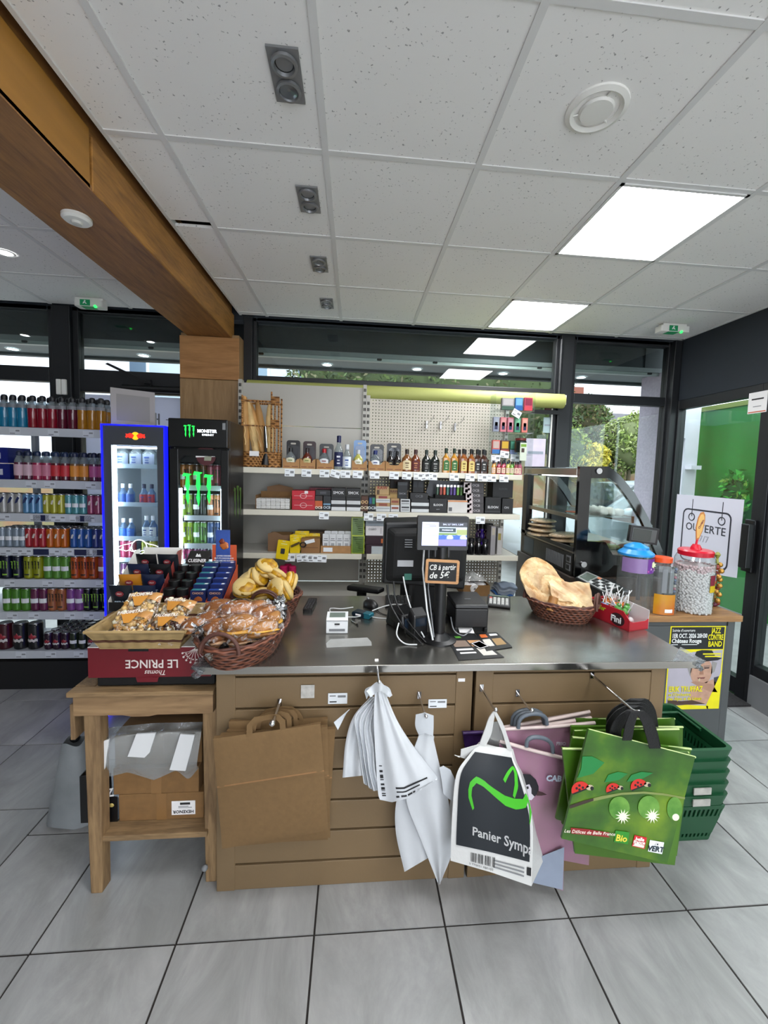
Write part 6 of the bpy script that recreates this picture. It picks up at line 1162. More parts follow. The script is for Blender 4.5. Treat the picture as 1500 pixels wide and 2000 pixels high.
for k, c_ in enumerate(('#1f4a2c', '#a33a2c', '#d8542c', '#2f7c6a', '#4a2c7c', '#5a3a9c', '#6fae2c', '#4a7c2c')): 
    o = thing('lighter', '%s pocket lighter from the left in the lighter tray' % NM[k], 'lighter', (LT.location.x+.018+.026*k, 3.075, z2+.13), 0, 'lighters in the tray'); part('body', MB().prism(rr(-.009, -.006, .009, .006, .005), 0, .06, flat(c_, .25), 'z', True), o); part('head', MB().box(-.008, -.006, .06, .008, .006, .075, CHROME), o)
for k in range(6):
    y0 = 989.5-10.4*k; o = carton('rolling_paper_box', 910-(4 if k > 3 else 0), y0, 945, y0+9.8, Y2+.005*(k % 2), .11, '#3a3638', '%s grey box with white red end in the tall pile' % ('bottom', 'second', 'third', 'fourth', 'fifth', 'top')[k], [(0, 0, .38, 1, '#c9bcbc'), (.06, .3, .2, .9, '#a83a4a'), (.2, .1, .3, .5, '#a83a4a')], [('OCB', .6, .5, .6, '#9a9698')], group=g2, z=z2+.0375*k)
carton('paper_box', 947, 970, 979, 1001, Y2, .14, '#0c0c0e', 'black box with white letters right of the tall pile', [(.0, .86, 1, .88, '#4a4a4e')], [('SLOON', .5, .6, .2, '#d0d0d2')], group=g2, z=z2); carton('paper_box', 980, 972, 1003, 1001, Y2+.02, .14, '#0e0e10', 'second black box at the right end of the shelf', [], [('ON', .4, .6, .2, '#a9a9ac')], group=g2, z=z2); carton('paper_box', 962, 936, 1003, 969, 3.08, .14, '#101013', 'large black box stacked behind the two black ones', [], [('SLOON', .5, .5, .15, '#4a4a4e')], group=g2, z=z2+.118)
# third shelf
g3 = 'goods on the lighter shelf'
cb = thing('open_box', 'brown open carton behind the yellow hanging packs', 'box', (at(523, 1078, 3.05).x, 3.05, z3)); part('front', MB().prism([(0, 0), (.16, 0), (.16, .12), (.10, .12), (.05, .145), (.0, .13)], 0, .004, M('brown_flap', '#7a5c42', .85)), cb); part('side', MB().box(0, .004, 0, .004, .15, .12, CARD), cb); part('side', MB().box(.156, .004, 0, .16, .15, .12, CARD), cb); part('back', MB().box(.004, .15, 0, .156, .154, .12, CARD), cb)
carton('open_carton', 578, 1023, 636, 1050, 3.16, .12, '#5c4126', 'dark brown carton at the back of the lighter shelf', group=g3, z=z3+.02)
YEL = '#e8c80c'
def ypack(x0, y0, x1, y1, Y, lab, tilt=0, dark=True, z=None, c_=YEL):
    a, b = at(x0, y1, Y), at(x1, y0, Y); w_, h = b.x-a.x, b.z-a.z; o = thing('charger_pack', lab, 'blister pack', (a.x, Y, a.z if z is None else z), 0, 'yellow charger packs', rot=(0, tilt, 0)); part('card', MB().prism(rr(0, 0, w_, h, .006), 0, .012, flat(c_, .35)), o, .001)
    part('hang_tab', MB().prism(rr(w_*.38, h*.93, w_*.62, h*.97, .002), -.0006, 0, M('slot_shadow', '#b7b2a8', .6)), o)
    if dark: part('charger_picture', MB().prism(rr(w_*.34, h*.30, w_*.68, h*.58, .004), -.003, 0, M('grey_charger', '#33363a', .4)), o)
    pr = MB().box(w_*.3, -.0008, h*.80, w_*.8, 0, h*.84, flat('#e8e6a0')).box(w_*.2, -.0008, h*.66, w_*.7, 0, h*.68, flat('#b99a10')); part('print', pr, o); return o
ypack(566, 1052, 586, 1081, 3.0, 'yellow pack with a black key shaped gadget', .0, False, z3); ypack(566, 1047, 588, 1078, 3.03, 'yellow pack just behind the gadget one', .0, False, z3+.01); ypack(570, 1042, 596, 1070, 3.06, 'yellow pack third from the front', 0, False, z3+.02); ypack(576, 1036, 604, 1066, 3.09, 'tallest yellow pack at the back', 0, False, z3+.03); ypack(604, 1040, 625, 1060, 3.1, 'yellow pack standing right in the brown carton', 0, False, z3+.05)
ypack(538, 1054, 562, 1091, 2.962, 'yellow pack with grey charger hanging askew over the shelf edge', .13, True, None)
gd = thing('key_gadget', 'black key fob gadget clipped on the yellow packs', 'gadget', at(577, 1066, 2.985)); part('fob', MB().cyl((-.03, 0, -.005), (.03, -.01, .025), .008, flat('#5a4a2c', .3), 8), gd); part('ring', MB().tube([(.055+.02*math.cos(2*PI*k/12), -.01, .01+.016*math.sin(2*PI*k/12)) for k in range(12)], .005, BLK, 6, closed=True), gd)
o = carton('open_carton', 588, 1052, 625, 1080, 3.0, .12, '#8a6238', 'brown carton with a white tag below the yellow packs', [(.1, .6, .9, .64, '#6d4a28')], group=g3, z=z3); part('tag', MB().box(.045, -.004, .055, .115, -.001, .08, TAGM), o, rot=(0, -.25, 0))
cs = thing('blister_tray', 'brown tray of white blister packs on the lighter shelf', 'display tray', (at(626, 1081, 3.0).x, 3.0, z3)); wt = at(685, 1081, 3.0).x-at(626, 1081, 3.0).x; part('front', MB().box(0, 0, 0, wt, .003, .055, BC), cs); part('side', MB().box(0, .003, 0, .003, .12, .06, BC), cs); part('side', MB().box(wt-.003, .003, 0, wt, .12, .06, BC), cs); part('base', MB().box(.003, .003, 0, wt-.003, .12, .003, BC), cs); part('tag', MB().box(.02, -.004, .012, .085, -.001, .042, TAGM), cs)
for k in range(8):
    i, r = k % 4, k//4; o = thing('white_blister_pack', 'white blister pack %s from left in the %s row of the brown tray' % (NM[i], ('front', 'back')[r]), 'blister pack', (cs.location.x+.012+.05*i+.01*r, 3.02+.04*r, z3+.004), 0, 'white blister packs'); h = .135+.016*r; part('card', MB().prism(rr(0, 0, .046, h, .005), 0, .01, flat('#d0d2d4', .4)), o); part('print', MB().box(.01, -.0008, h*.72, .036, 0, h*.76, GREYM).box(.006, -.0008, h*.62, .04, 0, h*.66, GREYM).box(.012, -.003, h*.2, .034, 0, h*.5, flat('#9a9ca0')), o)
for k, (y0, y1) in enumerate(((1047, 1082), (1010, 1046))): carton('tea_tin', 686, y0, 712, y1, 3.0, .13, '#a9b81c', ('lower', 'upper')[k]+' lime framed tin with leaf picture', [(.06, .04, .94, .96, '#4d6a1c')]+[(.1+.08*j, .1+.1*j, .5+.05*j, .13+.1*j, '#7c9a2c') for j in range(7)]+[(.5, .2+.1*j, .88, .22+.1*j, '#2f4a14') for j in range(7)], group=g3, z=z3+.131*k, rough=.3)
carton('paper_box', 714, 1009, 752, 1026, 3.0, .13, '#8a939c', 'grey white box with a sketch on top of the pile', [(.1, .6, .9, .64, '#4a4d52'), (.4, .1, .6, .3, '#c9c9cc')], group=g3, z=z3+.203); carton('paper_box', 714, 1027, 752, 1046, 3.0, .13, '#d4d0d2', 'white box with handwriting in the pile behind the till', [(.75, .2, .85, .8, '#b9b5b9')], [('CGEO', .35, .35, .28, '#6a6a6c')], group=g3, z=z3+.134)
carton('paper_box', 714, 1047, 752, 1063, 3.0, .13, '#2a0f1c', 'upper dark plum box behind the till', [(.8, .3, 1, .8, '#b9602c')], group=g3, z=z3+.068); carton('paper_box', 714, 1065, 752, 1082, 3.0, .13, '#2a0f1c', 'lower dark plum box with a white card behind the till', [(.3, .15, .9, 1, '#b3babd')], group=g3, z=z3)
for k, (x, h, c_) in enumerate(((894, .13, '#0d0f12'), (907, .12, '#0f0f12'), (920, .125, '#101114'), (934, .13, '#0e0e11'), (947, .12, '#121215'))): flask('dark_tumbler', x, 1064, 3.02, .052, h, c_, None, '#15151a', 'black tumbler %s from the till on the lower shelf' % NM[k], 'black tumblers on the lower shelf', 'round', cat='tumbler', capw=.8, zz=z3)
for k, (x, c_) in enumerate(((933, '#2a1140'), (941, '#3d1f8c'), (949, '#2a1018'), (957, '#141418'))): flask('tall_tumbler', x, 1050, 3.16, .045, .22, c_, None, '#101014', 'tall %s tumbler at the back right of the lower shelf' % ('plum', 'violet', 'wine dark', 'black')[k], 'tall tumblers at the back', 'round', cat='tumbler', capw=.75, zz=z3)
carton('tall_box', 958, 1010, 970, 1066, 3.0, .1, '#8a8688', 'tall narrow grey box by the pastry case', [(.2, .05, .8, .3, '#a39a8a')], group=g3, z=z3); carton('tall_box', 971, 1014, 983, 1066, 3.02, .1, '#a9a6a4', 'tall pale box with a yellow corner by the pastry case', [(.1, .2, .7, .45, '#8a7c3c')], group=g3, z=z3)
# base shelf
zb = ZS[3]+.001
for k, (x, y) in enumerate(((553, 1148), (571, 1150), (562, 1146))):
    q = at(x, y, 3.02+.06*(k == 2)); t = thing('gas_canister', ['pink capped lighter fluid can left behind the muffins', 'pink capped can with a flame mark behind the muffins', 'pink capped can in the second row behind the muffins'][k], 'can', (q.x, q.y, zb), 0, 'lighter fluid cans'); part('body', MB().lathe([(.03, 0), (.031, .004), (.031, .15), (.026, .16)], flat(('#b9b04a', '#d8c9c4', '#b9b04a')[k], .3), 16), t); part('cap', MB().lathe([(.027, .158), (.027, .205), (.02, .212)], flat('#c41f5a', .35), 14), t); part('flame_mark', MB().prism([(-.008, .05), (.008, .05), (.01, .08), (.0, .11), (-.01, .08)], -.0325, -.0312, flat('#b3202e')), t)
bx = thing('open_box', 'brown carton of receipt rolls under the perforated panel', 'box', (at(905, 1160, 2.96).x, 2.96, zb)); wb = .20; part('wall', MB().box(0, 0, 0, wb, .004, .09, CARD), bx); part('wall', MB().box(0, .2, 0, wb, .204, .09, CARD), bx); part('wall', MB().box(0, .004, 0, .004, .2, .09, CARD), bx); part('wall', MB().box(wb-.004, .004, 0, wb, .2, .09, CARD), bx)
for k, (dx, dy, dz) in enumerate(((.02, .05, .08), (.075, .03, .07), (.03, .12, .11), (.10, .10, .105), (.14, .06, .085))): o = thing('receipt_roll', 'white receipt roll %s in the brown carton' % NM[k], 'paper roll', (bx.location.x+dx, 2.96+dy, zb+dz), 0, 'receipt rolls', rot=(PI/2+.2*k, .15*k, .3*k)); part('paper', MB().lathe([(.01, -.035), (.032, -.035), (.033, .035), (.01, .035), (.01, -.035)], PAPER, 18, cap=False), o); part('core', MB().lathe([(.008, -.034), (.01, -.034), (.01, .034), (.008, .034)], GREYM, 12), o)
o = thing('plastic_bag', 'crumpled clear plastic bag lying over the receipt rolls', 'plastic bag', (bx.location.x+.08, 3.03, zb+.12)); part('film', MB().grid(lambda u, v: (.2*(u-.5), .13*(v-.5), .05*math.sin(PI*u)*math.sin(PI*v)+.012*math.sin(17*u+9*v)*math.sin(13*v)), 18, 14, M('grey_plastic_wrap', '#8d8d8a', .25, noise=(20, .3), coat=.5), .001, sm=False), o)
cl = thing('cloth_pile', 'folded blue and grey cloths beside the receipt rolls', 'cloth', (at(985, 1162, 2.98).x, 2.98, zb))
for k, c_ in enumerate(('#1f4f8c', '#7d8a9c', '#8d96a3', '#6f7a8a')): part('folded_cloth', MB().grid(lambda u, v, k=k: (-.06+.13*u+.01*k, .15*v, .004+.022*k+.014*math.sin(PI*v)+.006*math.sin(9*u+k)), 12, 10, flat(c_, .8), -.016), cl)
# ---- acrylic tower with vape packs
ACR = GL('clear_acrylic', '#f6fafa', .01, 1.45); x0 = at(960, 850, 3.12).x; x1 = at(1036, 850, 3.12).x
ac = thing('acrylic_stand', 'clear acrylic display stand with three shelves of small packs', 'display stand', (x0, 3.12, ZS[0]+.001)); wA = x1-x0
part('side_sheet', MB().box(wA-.003, -.06, 0, wA, .06, .62, ACR), ac); part('side_sheet', MB().box(0, -.06, 0, .003, .06, .60, ACR), ac); zsh = [at(985, y, 3.08).z-ZS[0] for y in (887, 844, 801)]
for z in zsh: part('shelf', MB().box(.003, -.06, z-.003, wA-.003, .06, z, ACR), ac)
part('back_sheet', MB().box(0, .06, 0, wA, .062, .62, ACR), ac)
gv = 'small packs in the acrylic stand'
def vp(x0, y0, x1, y1, row, col, col2, lab, w2=None): carton('vape_pack', x0, y0, x1, y1, 3.065, .03, col, lab, [(.1, .08, .9, .6, col2)]+([(0, .68, 1, 1, w2)] if w2 else [(.25, .35, .75, .85, '#22284a')]), group=gv, z=ZS[0]+zsh[row]+.001, cat='pack', rough=.35)
for k, (c_, d) in enumerate((('#8a8fa3', '#9aa0ac'), ('#c9707c', '#c98a8a'), ('#c4667a', '#b98a94'), ('#3f8a6a', '#6fae8a'), ('#d8766a', '#d89a8a'))): vp(963+14*k, 815, 975.5+14*k, 843, 1, c_, d, '%s pack from the left on the middle acrylic shelf' % NM[k])
for k, (c_, d, e, l) in enumerate((('#8f8a8c', '#b9b4b4', '#3a5a4a', 'grey pack with torn top'), ('#2a6fae', '#6fa8d8', '#1f5a9c', 'sky blue pack'), ('#c43a5a', '#8a2440', '#c9404c', 'crimson pack'))): vp((980, 1006, 1024)[k], (778, 776, 775)[k], (1005, 1022, 1041)[k], 800, 2, c_, d, l+' on the top acrylic shelf', e)
for k, (c_, d, e, l) in enumerate((('#c9544a', '#b9a39a', '#2a6fb0', 'red and blue pack'), ('#5a2c2c', '#c9a32c', '#a34a3c', 'brown and yellow pack'), ('#1f5a3c', '#5fa890', '#8a9ac4', 'green and lilac pack'))): vp((961, 978, 996)[k], 860, (977, 995, 1012)[k], 886, 0, c_, d, l+' on the lowest acrylic shelf', e)
for k, (x, y, r_) in enumerate(((968, 889, 0), (986, 881, .1), (1006, 888, .05), (1012, 802, .5))): shelf_tag(x, y, 3.05, ['white price tag below the red and blue pack', 'white price tag below the brown and yellow pack', 'white price tag below the green and lilac pack', 'tilted white price tag under the top acrylic shelf'][k], r_)
jr = thing('juice_bottle', 'small dark jar with a red lid and green label by the acrylic stand', 'jar', (at(1016, 880, 3.0).x, 3.0, at(1016, 884, 3.0).z)); part('jar', MB().lathe([(.04, 0), (.042, .01), (.042, .08), (.035, .09)], flat('#1c2420', .2), 16), jr); part('lid', MB().lathe([(.04, .088), (.04, .105), (.0, .107)], flat('#6a2420', .4), 16), jr); part('label', MB().box(-.02, -.047, -.06, .03, -.043, .07, flat('#c9d0c0')), jr); part('label_print', MB().box(-.015, -.048, .04, .025, -.047, .06, flat('#6f9a2c')).box(-.01, -.048, .0, .012, -.047, .03, flat('#3d2a22')), jr); part('bracket', MB().box(-.03, .0, -.09, .03, .05, 0, ACR), jr)
# ================================================================ drinks rack on the left
RK = M('rack_grey_white', '#a9adb3', .45); XG0, XG1, YG = -3.35, -1.555, 3.0
t = thing('drinks_rack', 'tall open rack of grey shelves full of cans and bottles', 'rack', (XG0, YG, 0)); wg = XG1-XG0
ZG = [1.822, 1.472, 1.244, 1.010, .790, .562, .285]
for z in ZG: part('shelf', MB().box(0, .004, z-.03, wg, .42, z, RK), t); part('price_rail', MB().box(0, -.004, z-.052, wg, .003, z+.003, M('price_rail_grey', '#b4b8bd', .35)), t)
for x in (0, wg/2, wg-.03): part('upright', MB().box(x, .40, 0, x+.03, .44, 2.0, RK), t)
part('plinth', MB().box(0, .02, 0, wg, .42, .20, BLKM), t)
rt = MB().box(-.034, -.006, -.04, .034, -.004, 0, M('rack_tag', '#c3c7cc', .35)).box(-.03, -.0066, -.036, .002, -.006, -.03, GREYM).box(.006, -.0066, -.02, .03, -.006, -.01, GREYM).mesh('rack_tag'); rd = MB().box(-.05, -.006, -.04, .05, -.004, 0, M('navy_promo', '#1c2140', .4)).mesh('promo_strip')
for s, y, xs in ((0, 843, (30, 105, 173)), (1, 945, (62, 98, 178)), (2, 1010, (10, 70, 100, 118, 147, 176)), (3, 1075, (12, 35, 52, 107, 132, 180)), (4, 1140, (20, 94, 137, 198)), (5, 1202, (25, 67, 137, 174)), (6, 1280, (42, 100, 155))):
    for x in xs: q = at(x, y, YG); part('price_tag', rt, t, loc=(q.x-XG0, 0, ZG[s]-.006))
for s, xs in ((2, (82, 165)), (3, (80, 160, 196))):
    for x in xs: part('promo_strip', rd, t, loc=(at(x, 1040, YG).x-XG0, 0, ZG[s]-.006))
CANTOP = M('can_top', '#9a9c9f', .3, .9)
CN = {}
def claw(mb, s, x, z, y, m, n=3):
    """three ragged vertical claw marks"""
    for k in range(n):
        dx = (k-1)*s*.33+x; h = s*(1.0, 1.12, .95)[k]; mb.prism([(dx-s*.13, z+h*.5), (dx-s*.17, z+h*.40), (dx-s*.05, z+h*.40), (dx-s*.08, z+h*.1), (dx-s*.03, z-h*.05), (dx-s*.07, z-h*.25), (dx, z-h*.5), (dx+s*.035, z-h*.3), (dx+s*.02, z-h*.05), (dx+s*.05, z+h*.1), (dx+s*.04, z+h*.42), (dx+s*.12, z+h*.47)][::-1], y, y+.0006, m)
def can_proto(col, d, h, deco):
    k = (col, d, h, deco)
    if k in CN: return CN[k]
    r = d/2; B = M('can_'+col.strip('#'), tuple(v*.62 for v in lin(col)), .28, .15, noise=(18, .12), coat=.3); e = thing('drink_can', 'can', 'can', (0, 0, -5))
    part('body', MB().lathe([(r*.8, 0), (r*.97, .006), (r, .014), (r, h-.014), (r*.88, h-.004)], B, 14), e); part('can_lid', MB().lathe([(r*.88, h-.004), (r*.87, h), (r*.8, h-.003), (0, h-.003)], CANTOP, 12, cap=False), e)
    dm = MB(); f2 = flat({'claw': '#7fae3c', 'dclaw': '#14161a', 'spot': '#c9c4bc', 'skull': '#b9b4b2', 'band': '#d0d2d4', 'bull': '#1f2a55'}.get(deco, '#cccccc'), .4)
    if deco in ('claw', 'dclaw'): claw(dm, h*.36, 0, h*.6, -r-.0012, f2); dm.grid(lambda u, v: ((r+.0006)*math.sin(u-.5), -(r+.0006)*math.cos(u-.5), h*(.16+.06*v)), 5, 1, f2)
    elif deco == 'spot': dm.prism([(-r*.3, h*.5), (r*.1, h*.48), (r*.4, h*.68), (r*.2, h*.72), (-r*.1, h*.66)], -r-.001, -r*.9, f2)
    elif deco == 'skull': dm.grid(lambda u, v: ((r+.0006)*math.sin(1.3*u-.65)*math.sin(PI*v), -(r+.0006)*math.cos(1.3*u-.65), h*(.35+.3*v)), 6, 6, flat('#8a1f2c', .4)).grid(lambda u, v: ((r+.0009)*math.sin(1.6*u-.8), -(r+.0009)*math.cos(1.6*u-.8), h*(.28+.1*v+.05*abs(math.sin(9*u)))), 10, 1, f2)
    elif deco == 'bull': dm.prism([(-r*.5, h*.5), (r*.1, h*.55), (r*.6, h*.78), (r*.3, h*.85), (-r*.2, h*.7)], -r-.001, -r*.8, f2)
    else: dm.grid(lambda u, v: ((r+.0006)*math.sin(1.8*u-.9), -(r+.0006)*math.cos(1.8*u-.9), h*(.36+.2*v)), 6, 1, f2)
    part('emblem', dm, e); CN[k] = e; e['used'] = 0; return e
def put(e, loc, label, group):
    if not e['used']:
        e['used'] = 1; e.location = loc; e['label'] = label; e['group'] = group; return e
    return clone(e, loc, 0, label, group)
SHN = ['top', 'second', 'third', 'fourth', 'fifth', 'sixth', 'bottom']
def can_row(s, runs, d, h, rows, what):
    for xs, col, nm, deco in runs:
        e = can_proto(col, d, h, deco)
        for i, x in enumerate(xs):
            q = at(x, 1000, YG+d/2+.012)
            for r in range(rows): put(e, (q.x+.003*r, YG+d/2+.012+r*(d+.002), ZG[s]+.001), '%s %s %s from the left, %s rack shelf, %s' % (ORD[i], nm, what, SHN[s], ('front row' if r == 0 else '%s row back' % ORD[r])), 'cans on the %s rack shelf' % SHN[s])
can_row(2, [((-6, 9, 25, 39), '#b4b4b2', 'white patterned', 'bull'), ((54, 66, 79), '#5f97c4', 'light blue', 'bull'), ((93, 107, 121), '#b5b22c', 'yellow', 'spot'), ((136, 150, 164), '#5aa3a8', 'teal', 'band'), ((179, 193, 206), '#a8486c', 'pink', 'spot')], .051, .134, 2, 'slim can')
can_row(3, [((4, 18, 32, 44), '#8f9fae', 'pale grey blue', 'band'), ((56, 69, 83), '#b5222c', 'red', 'spot'), ((98, 112, 126), '#d06a12', 'orange', 'spot'), ((144, 158, 172), '#2c5fa8', 'blue', 'spot'), ((187, 200), '#2f3f86', 'navy', 'spot')], .051, .134, 3, 'slim can')
can_row(4, [((-8, 11, 33), '#141c34', 'dark navy', 'claw'), ((54, 73), '#a3a818', 'yellow green', 'dclaw'), ((93, 110, 127), '#5f9a34', 'green lemon', 'band'), ((146, 164, 181), '#c45414', 'orange', 'dclaw'), ((200,), '#b04a5a', 'rose pink', 'band')], .064, .158, 2, 'tall can')
can_row(5, [((10, 28, 47), '#4f8f24', 'lime green', 'band'), ((65, 82), '#6a1f4a', 'magenta', 'band'), ((99, 117), '#b0683c', 'peach', 'dclaw'), ((136, 153), '#8a4a94', 'violet', 'band'), ((169, 187, 205), '#0d0f0e', 'black', 'claw')], .064, .158, 2, 'tall can')
can_row(6, [((2,), '#4a0f1c', 'wine red', 'skull'), ((33, 62), '#1a1a1c', 'black and white', 'skull')], .088, .185, 1, 'large can'); can_row(6, [((88, 105, 122), '#2c1028', 'dark magenta', 'skull'), ((139, 157), '#25301c', 'dark green', 'band'), ((174,), '#2a1216', 'dark red', 'skull')], .058, .118, 6, 'small can')
def sport(col, lab, cap, d, h, kind):
    k = ('s', col, lab)
    if k in CN: return CN[k]
    r = d/2; e = thing('drink_bottle', 'bottle', 'bottle', (0, 0, -5)); L = M('drink_'+col.strip('#'), tuple(v*.75 for v in lin(col)), .12, coat=.5)
    part('bottle_body', MB().lathe([(r*.85, 0), (r, .008), (r*.96, h*.3), (r, h*.5), (r*.98, h*.6)], L, 14), e); part('clear_shoulder', MB().lathe([(r*.98, h*.6), (r*.9, h*.68), (r*.5, h*.82), (r*.45, h*.86)], GL('pet_shoulder', '#b9c2c6', .04, 1.5, .25), 14, cap=False), e)
    part('cap', MB().lathe([(r*.55, h*.83), (r*.6, h*.86), (r*.58, h*.94), (r*.42, h*.985), (.0, h)], flat(cap, .4), 12), e)
    part('label', MB().grid(lambda u, v: ((r+.0008)*math.sin(2.4*u-1.2), -(r+.0008)*math.cos(2.4*u-1.2), h*((.60 if kind else .15)+(.10 if kind else .38)*v)), 8, 1, flat(lab, .5)), e); e['used'] = 0; CN[k] = e; return e
def brow(s, runs, d, h, kind):
    for xs, col, lab, cap, nm in runs:
        e = sport(col, lab, cap, d, h, kind)
        for i, x in enumerate(xs):
            q = at(x, 900, YG+d/2+.015)
            for r in range(2): put(e, (q.x, YG+d/2+.015+r*(d+.004), ZG[s]+.001), '%s %s bottle from the left on the %s rack shelf, %s row' % (ORD[i], nm, SHN[s], ('front', 'back')[r]), 'bottles on the %s rack shelf' % SHN[s])
brow(0, [((-4, 13, 30, 48), '#1478a0', '#6a7076', '#131418', 'blue sports drink'), ((68, 87, 106), '#8a1026', '#77787c', '#131418', 'red sports drink'), ((125, 145), '#5c1028', '#77787c', '#131418', 'dark red sports drink'), ((164, 183, 200), '#a8701a', '#77787c', '#131418', 'orange sports drink')], .064, .222, 1)
brow(1, [((38, 56), '#5a1c34', '#b99aa4', '#1a2440', 'wine labelled'), ((74, 92), '#a32048', '#b56a80', '#1c2c4a', 'raspberry'), ((110, 128), '#5c1520', '#b0242c', '#1c2c4a', 'red and black'), ((147, 165), '#7a5a3c', '#c9802c', '#1c2440', 'orange labelled'), ((184, 201), '#5a2448', '#a34a7c', '#1c2440', 'purple')], .062, .198, 0)
for k, (x, z) in enumerate(((-22, 0), (12, 0), (9, .11))): q = at(x, 930, YG+.03); single('multipack', MB().box(0, 0, 0, .085, .2, .105, flat('#16206a', .35)).box(.005, -.001, .03, .04, 0, .07, flat('#b9bac4')), 'navy blue carton pack, '+('leftmost', 'lower right', 'upper right')[k]+' at the left end of the second shelf', 'carton', (q.x-.06, YG+.03, ZG[1]+z+.001), 0, 'navy carton packs')
q = at(203, 772, 2.86); single('leaning_panel', MB().box(0, 0, 0, .012, .24, .225, M('grey_panel', '#8f8a86', .6)).box(.0121, .03, .03, .014, .21, .19, M('grey_panel_dark', '#7a7672', .6)), 'grey framed panel standing on top of the blue lit cooler', 'panel', (-1.50, 2.72, 1.842), -.95)
# ================================================================ slim cooler with a blue light edge
BLUE = M('blue_edge_light', '#1414ff', .4, emit=1.7, ecol='#0a10f0'); CGR = M('cooler_grey', '#3d4046', .4); CIN = M('cooler_liner', '#c9cdd0', .5); LEDS = M('cooler_led', '#ffffff', .4, emit=14, ecol='#e6f6ff')
def cooler(name, label, loc, W, H, D, skin, hd, st, zb, zt_, liner):
    t = thing(name, label, 'cooler', loc)
    part('side_panel', MB().box(0, .03, 0, .02, D, H, skin), t, .003); part('side_panel', MB().box(W-.02, .03, 0, W, D, H, skin), t, .003); part('rear_panel', MB().box(.02, D-.03, .02, W-.02, D, H-.02, liner), t)
    part('roof', MB().box(.02, .03, H-hd, W-.02, D-.03, H, skin), t); part('base', MB().box(.02, .03, 0, W-.02, D-.03, .12, skin), t); part('inner_side', MB().box(.02, .04, .12, .024, D-.03, H-hd, liner), t); part('inner_side', MB().box(W-.024, .04, .12, W-.02, D-.03, H-hd, liner), t)
    return t
W1, H1 = .372, 1.842; t = cooler('drinks_cooler', 'slim upright cooler with a glowing blue edge and vodka bottles', (-1.532, 2.68, 0), W1, H1, .44, M('cooler_navy', '#101430', .4), .13, .03, 0, 0, CIN); F1 = t
for a in ((0, -.012, 0, .007, .03, H1), (W1-.007, -.012, 0, W1, .03, H1), (.007, -.012, H1-.008, W1-.007, .03, H1)): part('blue_light_edge', MB().box(*a, BLUE), t)
part('header', MB().box(.007, -.004, H1-.125, W1-.007, .03, H1-.008, CGR), t); part('door_stile', MB().box(.007, -.004, .05, .055, .03, H1-.125, CGR), t); part('door_stile', MB().box(W1-.05, -.004, .05, W1-.007, .03, H1-.125, CGR), t); part('door_rail', MB().box(.055, -.004, .05, W1-.05, .03, .14, CGR), t)
part('glass_door', MB().box(.055, .006, .14, W1-.05, .011, H1-.125, GL('cooler_glass', '#f4f8fa', .0, 1.4)), t); part('led_strip', MB().box(.056, .013, .14, .068, .03, H1-.127, LEDS), t); part('led_strip', MB().box(.07, .02, H1-.142, W1-.055, .04, H1-.132, LEDS), t)
def bulls(mb, cx, cz, s, y, m, ms):
    for sg in (-1, 1):
        o = [(.12, .05), (.3, .22), (.55, .30), (.8, .18), (1.0, .22), (.95, .05), (1.05, -.12), (.9, -.25), (.78, -.12), (.6, -.25), (.42, -.2), (.3, -.3), (.22, -.12)]
        p = [(cx+sg*a*s, cz+b*s) for a, b in o]; mb.prism(p[::-1] if sg > 0 else p, y, y+.001, m)
lg = MB().prism(circ(W1*.53, H1-.067, .024, 18)[::-1], -.0055, -.0045, M('yellow_sun_sign', '#f0a81c', .4, emit=.8)); bulls(lg, W1*.53, H1-.067, .056, -.0065, M('red_bull_sign', '#d8281c', .4, emit=.9), 0); part('bull_emblem', lg, t)
NEON = M('white_neon', '#eef6ff', .4, emit=2.2)
zc = at(270, 1068, 2.68).z; xc = at(272, 1068, 2.68).x+1.532; nb = MB()
nb.tube([(xc+.045*math.cos(2*PI*k/20), -.001, zc+.045*math.sin(2*PI*k/20)) for k in range(20)], .0022, NEON, 5, closed=True)
for sg in (-1, 1): nb.tube([(xc+sg*a, -.001, zc+b) for a, b in ((.03, .03), (.06, .018), (.09, .012), (.12, .0), (.138, -.004), (.128, -.02), (.10, -.018), (.08, -.028), (.06, -.02), (.04, -.03), (.02, -.022), (.0, -.03))], .002, NEON, 5)
part('neon_bull_outline', nb, t)
ZF1 = [at(265, y, 2.78).z for y in (913, 986, 1051, 1092, 1135, 1185)]
for z in ZF1: part('wire_shelf', MB().box(.026, .05, z-.006, W1-.026, .40, z, GL('clear_shelf', '#e3eef4', .05, 1.5, .2)), t); part('shelf_front', MB().box(.026, .044, z-.006, W1-.026, .05, z+.022, GL('clear_shelf_front', '#dbe8f2', .05, 1.5, .35)), t)
def fb(s, x, d, h, lab, cap, body, Y=.09, nm='', l2='#2f4a8c'): flask('spirit_bottle', x, 1000, 2.68+Y, d, h, body, lab, cap, nm, 'bottles in the blue lit cooler', 'round', l2, zz=ZF1[s]+.001, capw=.4)
for k, x in enumerate((243, 269, 294)): fb(0, x, .078, .165, '#8a93a8', '#c9ccd2', 'clear', .10, '%s large clear bottle from left on the top cooler shelf' % NM[k])
for k, x in enumerate((241, 256, 282, 297)): fb(1, x, .05, .135, '#2f4f94' if k < 2 else '#a33444', '#e0e4ea' if k < 2 else '#20284a', 'blue', .08, '%s small bottle from left on the second cooler shelf' % NM[k])
for k, x in enumerate((241, 256, 286, 299)): fb(2, x, .05, .13+.02*(k > 1), '#2f5fae' if k < 2 else '#cfd6de', '#e0e4ea', 'blue', .08, '%s small bottle from left on the third cooler shelf' % NM[k])
def fcan(F, z, x, Y, col, d, h, deco, lab, g): put(can_proto(col, d, h, deco), (at(x, 1000, F.location.y+Y).x, F.location.y+Y, z+.001), lab, g)
